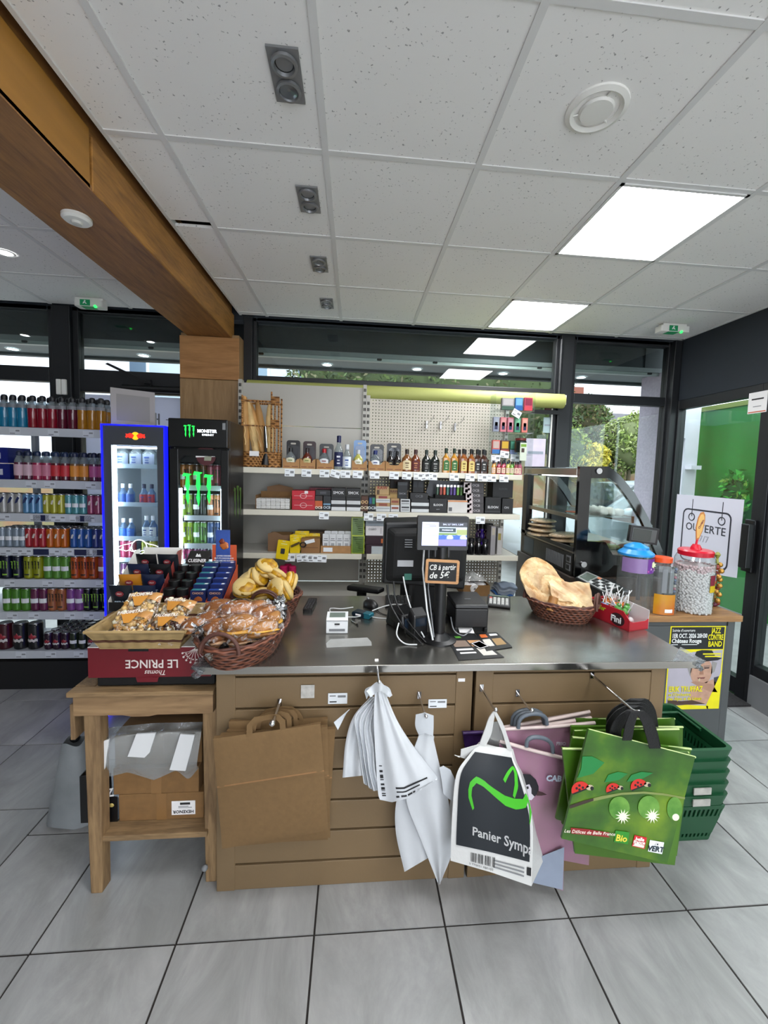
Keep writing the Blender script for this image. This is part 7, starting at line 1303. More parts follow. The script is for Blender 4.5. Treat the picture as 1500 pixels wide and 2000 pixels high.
for s, cols in ((3, ('#c0446c', '#c0446c', '#a8b02c', '#c9c41c')), (4, ('#6a3a6a', '#7a4a7c', '#3d2440', '#5a2440')), (5, ('#5ab4c4', '#5ab4c4', '#3d8a9c', '#3d8a9c'))):
    for k, x in enumerate((242, 257, 284, 299)): fcan(F1, ZF1[s], x, .09, cols[k], .051, .125, 'spot', '%s slim can from left on the %s shelf of the blue lit cooler' % (NM[k], NM[s]), 'cans in the blue lit cooler')
# black cooler
W2, H2 = .345, 1.885; BKC = M('cooler_black', '#08090a', .35); t = cooler('energy_cooler', 'black upright cooler with green glowing claw marks', (-1.112, 2.62, 0), W2, H2, .34, BKC, .26, .03, 0, 0, M('black_liner', '#16181a', .5)); F2 = t
part('header', MB().box(0, -.02, H2-.17, W2, .03, H2, BKC), t, .006); part('door_stile', MB().box(.0, -.004, .05, .05, .03, H2-.18, BKC), t, .003); part('door_stile', MB().box(W2-.045, -.004, .05, W2, .03, H2-.18, BKC), t, .003); part('door_rail', MB().box(.05, -.004, .05, W2-.045, .03, .16, BKC), t); part('door_rail', MB().box(.05, -.004, H2-.22, W2-.045, .03, H2-.18, BKC), t)
part('door_corner', MB().prism([(.05, H2-.22), (.05, H2-.26), (.085, H2-.22)], -.004, .02, BKC).prism([(W2-.045, H2-.22), (W2-.08, H2-.22), (W2-.045, H2-.26)], -.004, .02, BKC), t)
part('glass_door', MB().box(.05, .006, .16, W2-.045, .011, H2-.22, GL('cooler_glass', '#f4f8fa', .0, 1.4)), t); part('led_strip', MB().box(.052, .02, .2, .058, .034, H2-.42, LEDS), t); part('led_strip', MB().box(W2-.054, .02, .2, W2-.048, .034, H2-.42, LEDS), t)
GCL = M('green_neon', '#21f04a', .4, emit=1.6, ecol='#14e83c'); hl = MB(); claw(hl, .07, .125, H2-.075, -.0215, GCL); part('claw_sign', hl, t); text('MONSTER', .026, NEON, t, front(.225, -.021, H2-.072), .02, 0, .95); text('ENERGY', .015, NEON, t, front(.23, -.021, H2-.094), .02, 0, 1.0, space=1.3)
cl_ = MB(); q = at(388, 955, 2.62); claw(cl_, .19, q.x+1.112, q.z-.0, -.001, GCL); part('claw_light', cl_, t); q = at(402, 890, 2.62); bd = MB().prism([(q.x+1.112+(.058+.003*(k % 2))*math.cos(2*PI*k/40), q.z+(.058+.003*(k % 2))*math.sin(2*PI*k/40)) for k in range(40)][::-1], .002, .005, M('maroon_badge', '#4a1c22', .5)); x_, z_ = q.x+1.112, q.z
bd.prism([(x_-.06, z_-.012), (x_+.06, z_-.005), (x_+.058, z_+.006), (x_-.058, z_+.004)], .0, .002, PAPER); bd.prism([(x_-.03, z_+.012), (x_+.025, z_+.01), (x_+.02, z_+.034), (x_-.024, z_+.038)], .0, .002, flat('#c97f8e')); bd.prism([(x_-.01, z_-.03), (x_+.03, z_-.03), (x_+.034, z_+.0), (x_-.008, z_-.006)], -.001, .002, flat('#8a8f7c')); part('round_badge', bd, t)
part('corner_label', MB().box(W2-.03, -.0215, H2-.06, W2-.012, -.0205, H2-.02, GREYM), t); sc = MB(T=Matrix.Translation((W2+.001, .2, 0)) @ Matrix.Rotation(PI/2, 4, 'Z')); claw(sc, .2, 0, 1.37, -.001, M('dim_green_print', '#4a6a2c', .5)); part('side_claw_print', sc, t)
ZF2 = [at(395, y, 2.70).z for y in (954, 1012, 1066, 1118)]
for z in ZF2: part('wire_shelf', MB().box(.026, .06, z-.006, W2-.026, .29, z, CHROME), t); part('shelf_front', MB().box(.06, .052, z-.012, W2-.05, .06, z+.02, M('grey_price_rail', '#8d9296', .4)), t)
for s, run in enumerate((('#c4711c', '#b5661c', '#6a3a1c', '#8a4a24', '#b84a60', '#b84a60'), ('#8fae2c', '#7a9a2c', '#1c2a1c', '#1f2f1f', '#c47f4c', '#c47f4c'), ('#a3b824', '#8fae2c', '#5f9a3c', '#5f9a3c', '#3a5a8c', '#2c4a7c'), ('#a83a6c', '#a83a6c', '#8a4a7c', '#7a3a6c', '#2a1c2c', '#2a1c2c'))):
    for k, x in enumerate((358, 371, 385, 398, 412, 425)): fcan(F2, ZF2[s], x, .105, run[k], .046, .15, 'dclaw' if k % 2 else 'band', '%s can from left on the %s shelf of the black cooler' % (NM[k], NM[s]), 'cans in the black cooler')
# ================================================================ rustic table with snacks
RW1 = wood('rustic_wood', '#9a7d58', '#665036', 9, 'X', .75); RW2 = wood('rustic_wood_upright', '#9a7d58', '#685036', 9, 'Z', .75)
t = thing('rustic_table', 'worn wooden display table left of the counter', 'table', (-.99, 1.53, 0))
for x, y in ((.035, .0), (.445, .02), (.035, .62), (.435, .62)): part('leg', MB().hexa([(x+.004, y, 0), (x+.046, y, 0), (x+.05, y+.05, 0), (x, y+.05, 0), (x-.005, y, .70), (x+.052, y, .70), (x+.052, y+.055, .70), (x-.005, y+.055, .70)], RW2), t, .004)
part('front_rail', MB().prism([(0, .70), (.17, .70), (.20, .694), (.26, .694), (.29, .70), (.487, .70), (.487, .772), (0, .772)], -.005, .03, wood('rail_wood', '#a58660', '#5a4028', 5, 'X', .7, 9)), t, .003); part('side_rail', MB().box(0, .03, .70, .03, .68, .772, RW2), t); part('back_rail', MB().box(0, .66, .70, .487, .69, .772, RW1), t)
part('top_board', MB().box(-.02, -.012, .7725, .49, .035, .79, RW1), t, .003); part('top_board', MB().box(-.02, .037, .7725, .05, .70, .79, RW2), t, .003); part('top_board', MB().box(.05, .037, .7725, .49, .70, .786, RW1), t)
part('hanging_board', MB().box(-.022, .01, .60, -.006, .10, .735, RW2), t, .002); part('lower_shelf', MB().box(.04, .006, .20, .46, .66, .222, RW1), t, .003); part('bolt', MB().ball((.455, -.004, .085), .012, GREYM, n=8, k=6), t)
single('black_crate', MB().box(0, 0, 0, .42, .29, .044, BLKM), 'shallow black crate on the rustic table under the red box', 'crate', (-.93, 1.565, .79), 0, None, .004)
REDB = M('deep_red_card', '#660c19', .5, noise=(20, .05)); t = thing('red_box', 'dark red biscuit carton lying upside down below the tray', 'box', (-.945, 1.54, .835)); wr = .43
part('front_panel', MB().box(0, 0, 0, wr, .003, .112, REDB), t); part('side_panel', MB().box(0, .003, 0, .003, .31, .112, WHITE), t); part('side_panel', MB().box(wr-.003, .003, 0, wr, .31, .112, WHITE), t); part('lid', MB().box(0, .0, .112, wr, .31, .115, M('white_card', '#d3d0cd', .6)), t); part('floor', MB().box(.003, .003, 0, wr-.003, .31, .003, WHITE), t); part('flap', MB().prism([(.165, .0), (.17, -.018), (.24, -.018), (.245, 0)], -.002, .0, REDB), t)
TI = Matrix.Rotation(PI, 4, 'Z'); text('LE PRINCE', .044, M('cream_print', '#d8cfca', .5), t, front(.222, -.001, .052) @ TI, .01, 0, .92); text('Thomas', .026, M('cream_print', '#d8cfca', .5), t, front(.235, -.001, .018) @ TI, 0, .35, .9)
tr = MB()
for k in range(9): a = PI*(1+k/8); tr.tube([(.375, -.001, .108), (.375+.022*math.cos(a), -.001, .095+.012*math.sin(a)), (.375+.042*math.cos(a), -.001, .092+.034*math.sin(a))], .0012, M('cream_print', '#d8cfca', .5), 4); tr.prism(circ(.375+.045*math.cos(a), .09+.038*math.sin(a), .004, 6), -.0018, -.0008, M('cream_print', '#d8cfca', .5)); tr.prism(circ(.375+.033*math.cos(a+.15), .092+.027*math.sin(a+.15), .003, 6), -.0018, -.0008, M('cream_print', '#d8cfca', .5))
part('tree_print', tr, t); part('lid_notch', MB().box(.14, -.0012, .098, .21, 0, .112, BLKM), t)
BAM = M('bamboo_weave', '#a1875a', .55, noise=(20, .25), stretch=(.3, 1, 3)); BAM2 = M('dark_bamboo', '#4f2c1a', .6); t = thing('bamboo_tray', 'rectangular woven bamboo tray of popcorn bags', 'tray', (-.755, 1.64, .951))
def tw(z0, z1, g0, g1, m, nm):
    mb = MB(); a, b = .146, .13
    for p, q in (((-1, -1), (1, -1)), ((1, -1), (1, 1)), ((1, 1), (-1, 1)), ((-1, 1), (-1, -1))):
        def f(u, v, p=p, q=q): x, y = p[0]+(q[0]-p[0])*u, p[1]+(q[1]-p[1])*u; g_ = g0+(g1-g0)*v+.002*math.sin(u*40)*(1 if nm == 'dark_band' else 1); return (x*(a+g_), y*(b+g_), z0+(z1-z0)*v)
        mb.grid(f, 40, 2, m, -.004)
    part(nm, mb, t)
tw(.0, .028, -.012, .0, BAM, 'woven_side'); tw(.029, .037, .0022, .0042, BAM2, 'dark_band'); tw(.038, .074, .003, .022, BAM, 'woven_side'); part('base', MB().box(-.138, -.12, 0, .138, .12, .004, BAM), t)
for y in (-.152, .152): part('rim', MB().tube([(-.168, y, .074), (.168, y, .074)], .006, BAM, 6), t)
for x in (-.168, .168): part('rim', MB().tube([(x, -.152, .074), (x, .152, .074)], .006, BAM, 6), t)
POP = [M('popcorn_%d' % k, c, .7, noise=(30, .3)) for k, c in enumerate(('#d8b87a', '#ece2c8', '#b5843c', '#4a2a20'))]
def popbag(x, y, z, rx, rz, dark, lab):
    t = thing('popcorn_bag', lab, 'snack bag', (x, y, z), 0, 'popcorn bags', rot=(rx, 0, rz)); kb = MB(); q = random.Random(int(x*1000))
    for k in range(120): kb.ball((q.uniform(-.062, .062), q.uniform(-.055, .055), .012+q.uniform(-.006, .022)*(1-abs(q.uniform(-.6, .6)))), q.uniform(.008, .013), POP[q.choice((0, 0, 1, 2) if not dark else (3, 3, 1, 2))], (1, 1, .9), 6, 4, .15, seed=k)
    t.scale = (.86, .9, .95); part('popcorn', kb, t, kind='stuff'); part('film', MB().grid(lambda u, v: (.15*(u-.5), .145*(v-.5), .004+.040*(math.sin(PI*u)*math.sin(PI*v))**.5+.003*math.sin(31*u)*math.sin(23*v)), 20, 20, FILMW), t)
    part('printed_band', MB().grid(lambda u, v: (.145*(u-.5), .02+.05*v, .006+.041*(math.sin(PI*u)*math.sin(PI*(.64+.34*v)))**.5+.002*math.sin(25*u)), 16, 6, M('popcorn_bag_print', '#b5834a', .35, noise=(8, .3), stretch=(3, .3, 1), coat=.4), .001), t)
    part('emblem', MB().grid(lambda u, v: ((u-.5)*.07*(1-.7*v), .03-.045*v, .049-.004*v), 6, 4, flat('#c98a3a', .35), -.001), t); text('PALOMITAS', .022, flat('#e6dcd0', .4), t, Matrix.Translation((0, .036, .051)) @ Matrix.Rotation(.1, 4, 'Z'), .03, 0, .85); return t
popbag(-.82, 1.585, 1.005, .55, .1, False, 'light popcorn bag at the front left of the tray'); popbag(-.69, 1.575, .995, .5, -.15, True, 'dark chocolate popcorn bag at the front right of the tray'); popbag(-.825, 1.68, 1.045, .7, .05, False, 'light popcorn bag standing behind the front left one'); popbag(-.70, 1.685, 1.02, .6, -.3, False, 'light popcorn bag behind the chocolate one')
# under the table
tb = flat('#b9bcc0'); 
def cbox(lab, x0, y0, x1, y1, Y, d, z): a, b = at(x0, y1, Y), at(x1, y0, Y); o = single('cardboard_box', MB().box(0, 0, 0, b.x-a.x, d, b.z-a.z, CARD), lab, 'box', (a.x, Y, z), 0, None, .003); part('tape_strip', MB().box((b.x-a.x)*.44, -.0008, 0, (b.x-a.x)*.56, 0, b.z-a.z, M('brown_tape', '#86633c', .4)), o); return o, b.x-a.x, b.z-a.z
o, ww_, hh = cbox('lower cardboard box on the table shelf with a white label', 233, 1572, 398, 1630, 1.60, .3, .223); part('label', MB().box(ww_*.62, -.002, hh*.18, ww_*.90, -.0008, hh*.70, PAPER), o); text('HEXENOR', .017, INK, o, front(ww_*.76, -.0026, hh*.30) @ TI, .02); part('barcode', MB().box(ww_*.72, -.0026, hh*.56, ww_*.84, -.002, hh*.64, INK), o); part('print', MB().box(ww_*.70, -.0026, hh*.44, ww_*.86, -.002, hh*.46, GREYM).box(ww_*.70, -.0026, hh*.49, ww_*.82, -.002, hh*.51, GREYM), o)
o2, w_, h_ = cbox('upper cardboard box on the table shelf', 222, 1515, 388, 1571, 1.60, .3, .223+hh+.001); cbox('cardboard box mostly wrapped in clear film under the table top', 225, 1450, 394, 1514, 1.62, .28, .224+hh+h_+.002)
q = at(190, 1530, 1.57); t = thing('wrapped_trays', 'stack of white trays in clear plastic wrap under the table top', 'packaging', (0, 0, 0))
def wf(u, v): p = loft([[(213, 1421), (300, 1412), (396, 1410)], [(195, 1450), (300, 1440), (392, 1438)], [(190, 1490), (300, 1480), (385, 1490)], [(194, 1522), (250, 1508), (300, 1524), (345, 1504), (368, 1524), (388, 1500)]], lambda a, b: 1.585-.025*math.sin(PI*b)+.008*math.sin(15*a+6*b)+.05*(1-b)*(b < .2), 24)(u, v); return p
part('clear_wrap', MB().grid(wf, 36, 22, GL('milky_wrap', '#e4e6e6', .10, 1.5, .22, bump=(22, 1)), .001), t)
for pts in ([(196, 1450), (213, 1444), (205, 1500), (197, 1518), (190, 1500)], [(266, 1434), (304, 1432), (292, 1470), (282, 1480), (249, 1478)], [(352, 1434), (380, 1436), (372, 1470), (362, 1506), (331, 1504)]): part('white_tray_flap', plate(MB(), pts, 1.552, .006, M('white_tray', '#d9dadb', .45)), t, .002)
t = thing('snack_carton', 'black snack carton with corn kernels behind the table leg', 'box', (at(158, 1620, 1.60).x, 1.60, .223)); wq = at(230, 1620, 1.60).x-t.location.x; part('front', MB().prism([(0, 0), (wq, 0), (wq, .10), (wq*.86, .105), (wq*.84, .20), (0, .19)], 0, .003, BLK), t); part('side', MB().box(0, .003, 0, .003, .12, .19, BLK), t); part('base', MB().box(.003, .003, 0, wq, .12, .003, BLK), t); text('MA\u00cdZ', .045, PAPER, t, front(wq*.60, -.002, .118) @ Matrix.Rotation(.08, 4, 'Z'), .02, 0, .8); kk = MB()
for a, b, s in ((.5, .165, .012), (.85, .07, .01), (.7, .085, .014), (.6, .075, .009)): kk.ball((wq*a, -.002, b), s, flat('#a8642c' if s > .012 else '#b9a45c'), (1, .2, .8), 8, 5)
part('kernel_print', kk, t); part('pink_mark', MB().prism(circ(wq*.62, .03, .016, 12)[::-1], -.002, 0, flat('#b5707c')), t)
t = thing('plastic_bag', 'crumpled pale grey bag behind the left table leg', 'plastic bag', (at(150, 1560, 1.9).x, 1.9, .001)); part('film', MB().grid(lambda u, v: (.12*math.cos(2*PI*u)*(1-.6*v)*(1+.1*math.sin(11*u)), .08*math.sin(2*PI*u)*(1-.5*v), .36*v+.01*math.sin(20*u)), 24, 12, M('grey_film', '#83878a', .4, noise=(8, .15), bump=(14, .5)), .002), t); part('tied_neck', MB().ball((0, 0, .37), .02, BLK, n=8, k=6), t)
# snack displays behind the tray
sb = single('support_carton', MB().box(0, 0, 0, .56, .33, .150, CARD), 'plain brown carton holding up the snack displays', 'box', (-1.08, 1.87, .79), 0, None, .003)
single('table_extension', MB().box(0, 0, .74, .62, .30, .775, RW1).box(.02, .25, 0, .07, .3, .74, RW2).box(.55, .25, 0, .6, .3, .74, RW2), 'plain wooden side table behind the rustic one', 'table', (-1.12, 2.215, .0))
Z9 = .949; N0 = set(o.name for o in COL.objects)
t = thing('pouch_display', 'white edged display box of dark snack pouches', 'display box', (-1.09, 1.92, Z9)); part('base', MB().box(0, 0, 0, .26, .30, .004, WHITE), t); part('back_card', MB().hexa([(0, .30, 0), (.26, .30, 0), (.27, .36, .30), (.03, .36, .30), (0, .304, 0), (.26, .304, 0), (.27, .364, .30), (.03, .364, .30)], WHITE), t); part('front_lip', MB().box(0, -.003, 0, .26, 0, .05, BLK), t); part('side_card', MB().prism([(0, 0), (.30, 0), (.36, .29), (.3, .29), (0, .06)], -.003, 0, WHITE, 'x'), t); part('side_card', MB().prism([(0, 0), (.30, 0), (.36, .29), (.3, .29), (0, .06)], .26, .263, flat('#8a3a34'), 'x'), t)
PC = ['#101620', '#16223f', '#141d38', '#0f1014']
for r in range(4):
    for c_ in range(2):
        o = thing('snack_pouch', '%s snack pouch in the %s row of the pouch display' % (('left', 'right')[c_], NM[r]), 'snack pouch', (-1.03+.13*c_+.012*r, 1.945+.075*r, Z9+.075+.045*r), 0, 'snack pouches', rot=(.25, 0, rnd.uniform(-.08, .08))); CP = flat(PC[(r+c_) % 4] if not (r == 1 and c_ == 0) else '#b3741c', .3)
        part('pouch', MB().grid(lambda u, v: (.125*(u-.5), -.018*(math.sin(PI*u)*math.sin(PI*v))**.6, .15*(.5-v)), 12, 12, CP, .004), o); lb = MB().prism([(a_[0], a_[1]) for a_ in circ(0, .03, .022, 14, .75)][::-1], -.021, -.019, flat('#8a2c34', .4)); part('oval_mark', lb, o); text(('PIPAS', 'MAIZ', 'MIX', 'FRIT')[(r*2+c_) % 4], .034, flat('#a9b9c9', .4), o, front(0, -.021, -.03), .03, 0, .85); text('FRIT', .014, flat('#d8b9b4', .4), o, front(0, -.0225, .03), .03)
t = thing('jar_display', 'dark cardboard display of black lidded jars', 'display box', (-.815, 1.93, Z9)); part('tray', MB().box(0, 0, 0, .155, .30, .02, flat('#5c4a24')), t); part('back_card', MB().hexa([(.01, .29, .16), (.165, .29, .16), (.175, .33, .285), (.05, .33, .285), (.01, .295, .16), (.165, .295, .16), (.175, .335, .285), (.05, .335, .285)], flat('#1c1a18', .4)).box(0, .30, 0, .155, .305, .17, flat('#5c4a24')), t); part('side_card', MB().prism([(0, 0), (.30, 0), (.30, .19), (0, .05)], -.002, 0, flat('#5c4a24'), 'x'), t); part('side_card', MB().prism([(0, 0), (.30, 0), (.30, .19), (0, .05)], .155, .157, flat('#5c4a24'), 'x'), t)
text('CUISINER', .030, PAPER, t, front(.10, .300, .225) @ Matrix.Rotation(-.25, 4, 'X'), .02, .2, .9); mk = MB()
for k in range(4): mk.prism(circ(.06+.027*k, .195, .007, 8, .7)[::-1], .290, .292, PAPER)
mk.prism([(.09, .25), (.125, .25), (.118, .27), (.11, .262), (.1, .272)], .306, .308, PAPER); part('print', mk, t)
for r in range(4):
    for c_ in range(2): o = thing('spice_jar', '%s spice jar in the %s row of the jar display' % (('left', 'right')[c_], NM[r]), 'jar', (-.815+.04+.075*c_, 1.965+.07*r, Z9+.021+.03*r), 0, 'black lidded jars'); part('jar', MB().lathe([(.03, 0), (.032, .006), (.032, .06), (.028, .066)], flat('#3a1618', .15), 16), o); part('lid', MB().lathe([(.0335, .062), (.0335, .098), (.031, .101), (0, .101)], BLK, 18), o); part('label', MB().box(-.014, -.0335, .02, .014, -.0325, .045, flat('#7a5a4c')), o)
t = thing('chocolate_display', 'orange and blue display box of small chocolate bars', 'display box', (-.655, 1.94, Z9)); OR = flat('#c4512a', .4); NB = flat('#1f2a5c', .35)
part('back_card', MB().prism([(.035, .14), (.035, .33), (.19, .33), (.19, .14)][::-1], .30, .304, OR), t); part('side_card', MB().prism([(0, 0), (.30, 0), (.30, .20), (0, .06)], .195, .198, OR, 'x').prism([(0, 0), (.30, 0), (.30, .20), (0, .06)], .0, .003, WHITE, 'x').prism([(0, 0), (.30, 0), (.30, .19), (0, .05)], .095, .098, OR, 'x'), t); part('base', MB().box(0, 0, 0, .198, .304, .004, OR), t)
part('front_lip', MB().box(0, -.003, 0, .095, 0, .05, NB).box(.098, -.003, 0, .198, 0, .05, OR), t); ad = MB().prism([(.06, .20), (.06, .43), (.15, .43), (.15, .20)][::-1], .294, .299, M('blue_advert', '#2c4a94', .4, noise=(9, .3))).prism([(.04, .145), (.04, .225), (.185, .225), (.185, .145)][::-1], .296, .2985, NB); ad.ball((.115, .292, .325), .03, flat('#b5622c', .35), (1, .15, .75), 12, 8, .12).ball((.10, .291, .352), .018, flat('#7a3020', .35), (1, .15, .9), 10, 8, .15).ball((.13, .290, .32), .012, flat('#d88a4c', .35), (1, .15, 1), 10, 8); part('advert_picture', ad, t)
for k, (s, z) in enumerate((('LOOKS CHICKEN', .258), ("BUT IT'S CHOCOLATE!", .242), ('NOW ARE WE HUNGRY', .226), ('OR ARE DREAMING', .212))): text(s, .0125, PAPER, t, front(.112, .2935 if k < 2 else .2925, z), .02, 0, .95)
for c_ in range(2):
    for r in range(6): o = thing('chocolate_box', '%s column chocolate box, %s from the front' % (('left teal striped', 'right blue')[c_], NM[r]), 'chocolate', (-.655+.006+.098*c_, 1.945+.047*r, Z9+.018+.022*r), 0, 'small chocolate boxes'); part('carton', MB().box(0, 0, 0, .086, .042, .095, NB), o, .001); part('top_print', MB().box(.004, .004, .0952, .082, .038, .0956, flat(('#3f8a94', '#2f4a9c')[c_], .35)).box(.06, .01, .0956, .078, .03, .096, PAPER), o); 
    # only the foremost box of each column shows its picture side
for c_ in range(2): q = [k for k in COL.objects if k.get('label', '').startswith(('left teal', 'right blue')[c_]) and k['label'].endswith('first from the front')][0]; part('picture', MB().ball((.045, -.0, .035), .026, flat('#a85a2c', .35), (1, .05, .75), 10, 6, .12), q); text('CHOCO', .017, flat('#d8a88a', .4), q, front(.043, -.001, .078), .02)

# bring the three displays to their real, smaller size
A0, A1_ = Vector((-.655, 1.94, .949)), Vector((at(369, 1194, 1.96).x, 1.96, .942))
for o in list(COL.objects):
    if o.name not in N0 and o.parent is None: o.location = A1_+(Vector(o.location)-A0)*.79; o.scale = (.79, .79, .79)
# ================================================================ side cabinet, poster, jars
CG = M('cabinet_grey', '#4b4d4e', .5, noise=(4, .05)); BB = wood('butcher_block', '#a57a4c', '#70492a', 7, 'X', .45); X0, Y0 = 1.40, 2.20
t = thing('side_cabinet', 'grey side cabinet with a wooden top carrying candy jars', 'cabinet', (X0, Y0, 0)); part('carcass', MB().box(0, .004, .0, .845, .34, .79, CG), t); part('front_panel', MB().box(.015, -.004, .03, .80, .004, .76, CG), t, .002); part('corner_post', MB().box(.80, -.004, 0, .845, .03, .79, CG), t, .002)
for k in range(4): part('top_plank', MB().box(-.01, -.02+.092*k, .79, .875, .071+.092*k, .825, BB), t, .0015)
A, B_ = at(1310, 1223, 2.195), at(1293, 1386, 2.195); W = .345; Hh = A.z-B_.z; t = thing('concert_poster', 'yellow and black jazz concert poster taped on the grey cabinet', 'poster', (A.x, 2.1945, B_.z), 0)
YL = flat('#e0d312', .5); LP = M('poster_backdrop', '#a9a2ad', .6, noise=(4, .1)); SK = M('printed_skin', '#b58d78', .6, noise=(25, .15)); WHP = flat('#e6e6e6', .5)
part('sheet', MB().box(0, 0, 0, W, .001, Hh, YL), t)
pm = MB(); f = lambda u, v: (u*W, Hh*(1-v))
def pp2(mb, pts, m, k=0): p = [f(*q) for q in pts]; ar = sum(p[i][0]*p[(i+1) % len(p)][1]-p[(i+1) % len(p)][0]*p[i][1] for i in range(len(p))); mb.prism(p if ar > 0 else p[::-1], -.0006-.0005*k, -.0001-.0005*k, m); return mb
pp2(pm, [(.02, .012), (.98, .012), (.98, .275), (.02, .275)], INK); pp2(pm, [(.02, .40), (.20, .30), (.55, .31), (.98, .285), (.98, .60), (.82, .965), (.02, .955)], LP); pp2(pm, [(.02, .275), (.3, .275), (.55, .29), (.3, .33), (.02, .36)], YL, 1); part('backdrop_print', pm, t)
fm = MB(); pp2(fm, [(.62+.20*math.cos(a), .545+.17*math.sin(a)) for a in [2*PI*k/20 for k in range(20)]], SK, 1); pp2(fm, [(.38, .42), (.46, .42), (.44, .52), (.42, .60), (.36, .50)], flat('#8f8a88'), 1); pp2(fm, [(.80, .42), (.90, .44), (.86, .55), (.80, .58)], flat('#8f8a88'), 1)
pp2(fm, [(.33, .395), (.45, .385), (.5, .30), (.6, .285), (.78, .29), (.86, .37), (.98, .385), (.90, .41), (.65, .425), (.42, .42)], INK, 2); pp2(fm, [(.45, .74), (.85, .64), (.95, .72), (.90, .93), (.45, .95)], SK, 1); pp2(fm, [(.44, .67), (.52, .66), (.85, .70), (.95, .80), (.80, .79), (.58, .72)], flat('#a37c68'), 2); pp2(fm, [(.86, .62), (.98, .60), (.98, .70), (.88, .72)], flat('#3a3a44'), 1)
for u in (.53, .71): pp2(fm, [(u-.05, .495), (u+.05, .49), (u+.04, .508), (u-.04, .51)], flat('#4a3a38'), 3); pp2(fm, [(u-.06, .475), (u+.06, .47), (u+.05, .48), (u-.05, .485)], flat('#7a6a66'), 3)
pp2(fm, [(.60, .50), (.64, .50), (.665, .58), (.585, .58)], flat('#9a705c'), 3); pp2(fm, [(.55, .615), (.70, .612), (.68, .632), (.57, .634)], flat('#7a4a44'), 3); pp2(fm, [(.57, .64), (.60, .62), (.61, .645), (.59, .665)], M('printed_brass', '#b9a98a', .4), 4); pp2(fm, [(.05, .88), (.3, .90), (.5, .89), (.75, .94), (.05, .95)], flat('#4a342c'), 2)
part('musician_print', fm, t); part('yellow_band', pp2(pp2(MB(), [(.98, .56), (1, .56), (1, 1), (.78, 1), (.76, .955)], YL, 2), [(0, .945), (.2, .955), (.4, .945), (.8, .965), (.8, 1), (0, 1)], YL, 2), t)
def pt(s, u, v, sz, m, bold=.02, al='LEFT', sx=.9): x, z = f(u, v); text(s, sz, m, t, front(x, -.003, z), bold, 0, sx, align=al)
pt('Soir\u00e9e d\u2019ouverture', .03, .05, .023, WHP, .0, sx=-.14); pt('1ER OCT. 2026 20H30', .03, .115, .036, WHP, .02, sx=-.215); pt('Ch\u00e2teau Rouge', .03, .175, .034, WHP, .02, sx=-.185); pt('JAZZ', .82, .055, .046, YL, .02, 'CENTER', -.06); pt('CONTRE', .82, .135, .046, YL, .02, 'CENTER', -.095); pt('BAND', .82, .215, .046, YL, .02, 'CENTER', -.085)
pt('ERIK TRUFFAZ', .05, .755, .046, YL, .02, sx=-.21); pt('et l\u2019Orchestre', .05, .82, .027, YL, .01, sx=-.14); pt('des Alpes et du L\u00e9man', .05, .87, .027, YL, .01, sx=-.21)
pb = MB(); pp2(pb, [(.62, .325), (.95, .325), (.95, .34), (.62, .34)], YL, 3); pp2(pb, [(.66, .355), (.95, .355), (.95, .37), (.66, .37)], YL, 3); pp2(pb, [(.03, .215), (.15, .215), (.15, .222), (.03, .222)], WHP, 2); pp2(pb, [(.22, .215), (.5, .215), (.5, .222), (.22, .222)], WHP, 2); part('small_print', pb, t)
JAR = GL('jar_plastic', '#f0f2f2', .04, 1.5, .06); ZW = .8255; PE = M('white_sugar_pearl', '#d6d3d2', .35, noise=(8, .08)); PKP = M('pale_pink_pearl', '#c9aeb0', .4)
q = at(1350, 1195, 2.28); t = thing('candy_jar', 'large clear jar of white candy pearls with a red lid', 'jar', (q.x, 2.285, ZW)); R = .104
part('jar_wall', MB().lathe([(R*.92, 0), (R, .012), (R, .31), (R*.9, .335), (R*.82, .34)], JAR, 32, cap=False), t); pl_ = MB()
for k in range(30):
    for j in range(34): zz = .010+.0092*k; mm = PE if zz < .25+.01*math.sin(j) else PKP; a = 2*PI*(j+.5*(k % 2)+rnd.uniform(-.3, .3))/34; pl_.ball(((R-.0105-.003*rnd.random())*math.cos(a), (R-.0105)*math.sin(a), zz+rnd.uniform(-.004, .004)), .0092, mm, n=5, k=4)
part('pearls', pl_, t, kind='stuff'); part('pearl_core', MB().lathe([(0, .003), (R-.014, .004), (R-.014, .275), (0, .29)], PE, 20), t)
part('red_lid', MB().lathe([(R*.86, .335), (R*.88, .362), (R*.8, .37), (.03, .372), (.026, .385), (.018, .40), (0, .402)], flat('#c0142c', .3), 32), t)
part('label', MB().grid(lambda u, v: ((R+.001)*math.sin(.15+.85*u), -(R+.001)*math.cos(.15+.85*u), .135+.10*v), 8, 2, flat('#c9a81c', .4)).grid(lambda u, v: ((R+.0016)*math.sin(.15+.45*u), -(R+.0016)*math.cos(.15+.45*u), .175+.06*v), 6, 2, flat('#7a1c34', .4)).grid(lambda u, v: ((R+.0016)*math.sin(.62+.38*u), -(R+.0016)*math.cos(.62+.38*u), .20+.04*v), 6, 2, flat('#7a9ac4', .4)), t)
part('sign_stick', MB().cyl((0, 0, .40), (.004, 0, .43), .006, flat('#c0142c', .3), 8), t); sg_ = [(-.004, .425), (.012, .43), (.032, .48), (.042, .54), (.04, .575), (.03, .595), (.012, .59), (-.002, .56), (-.012, .50)]
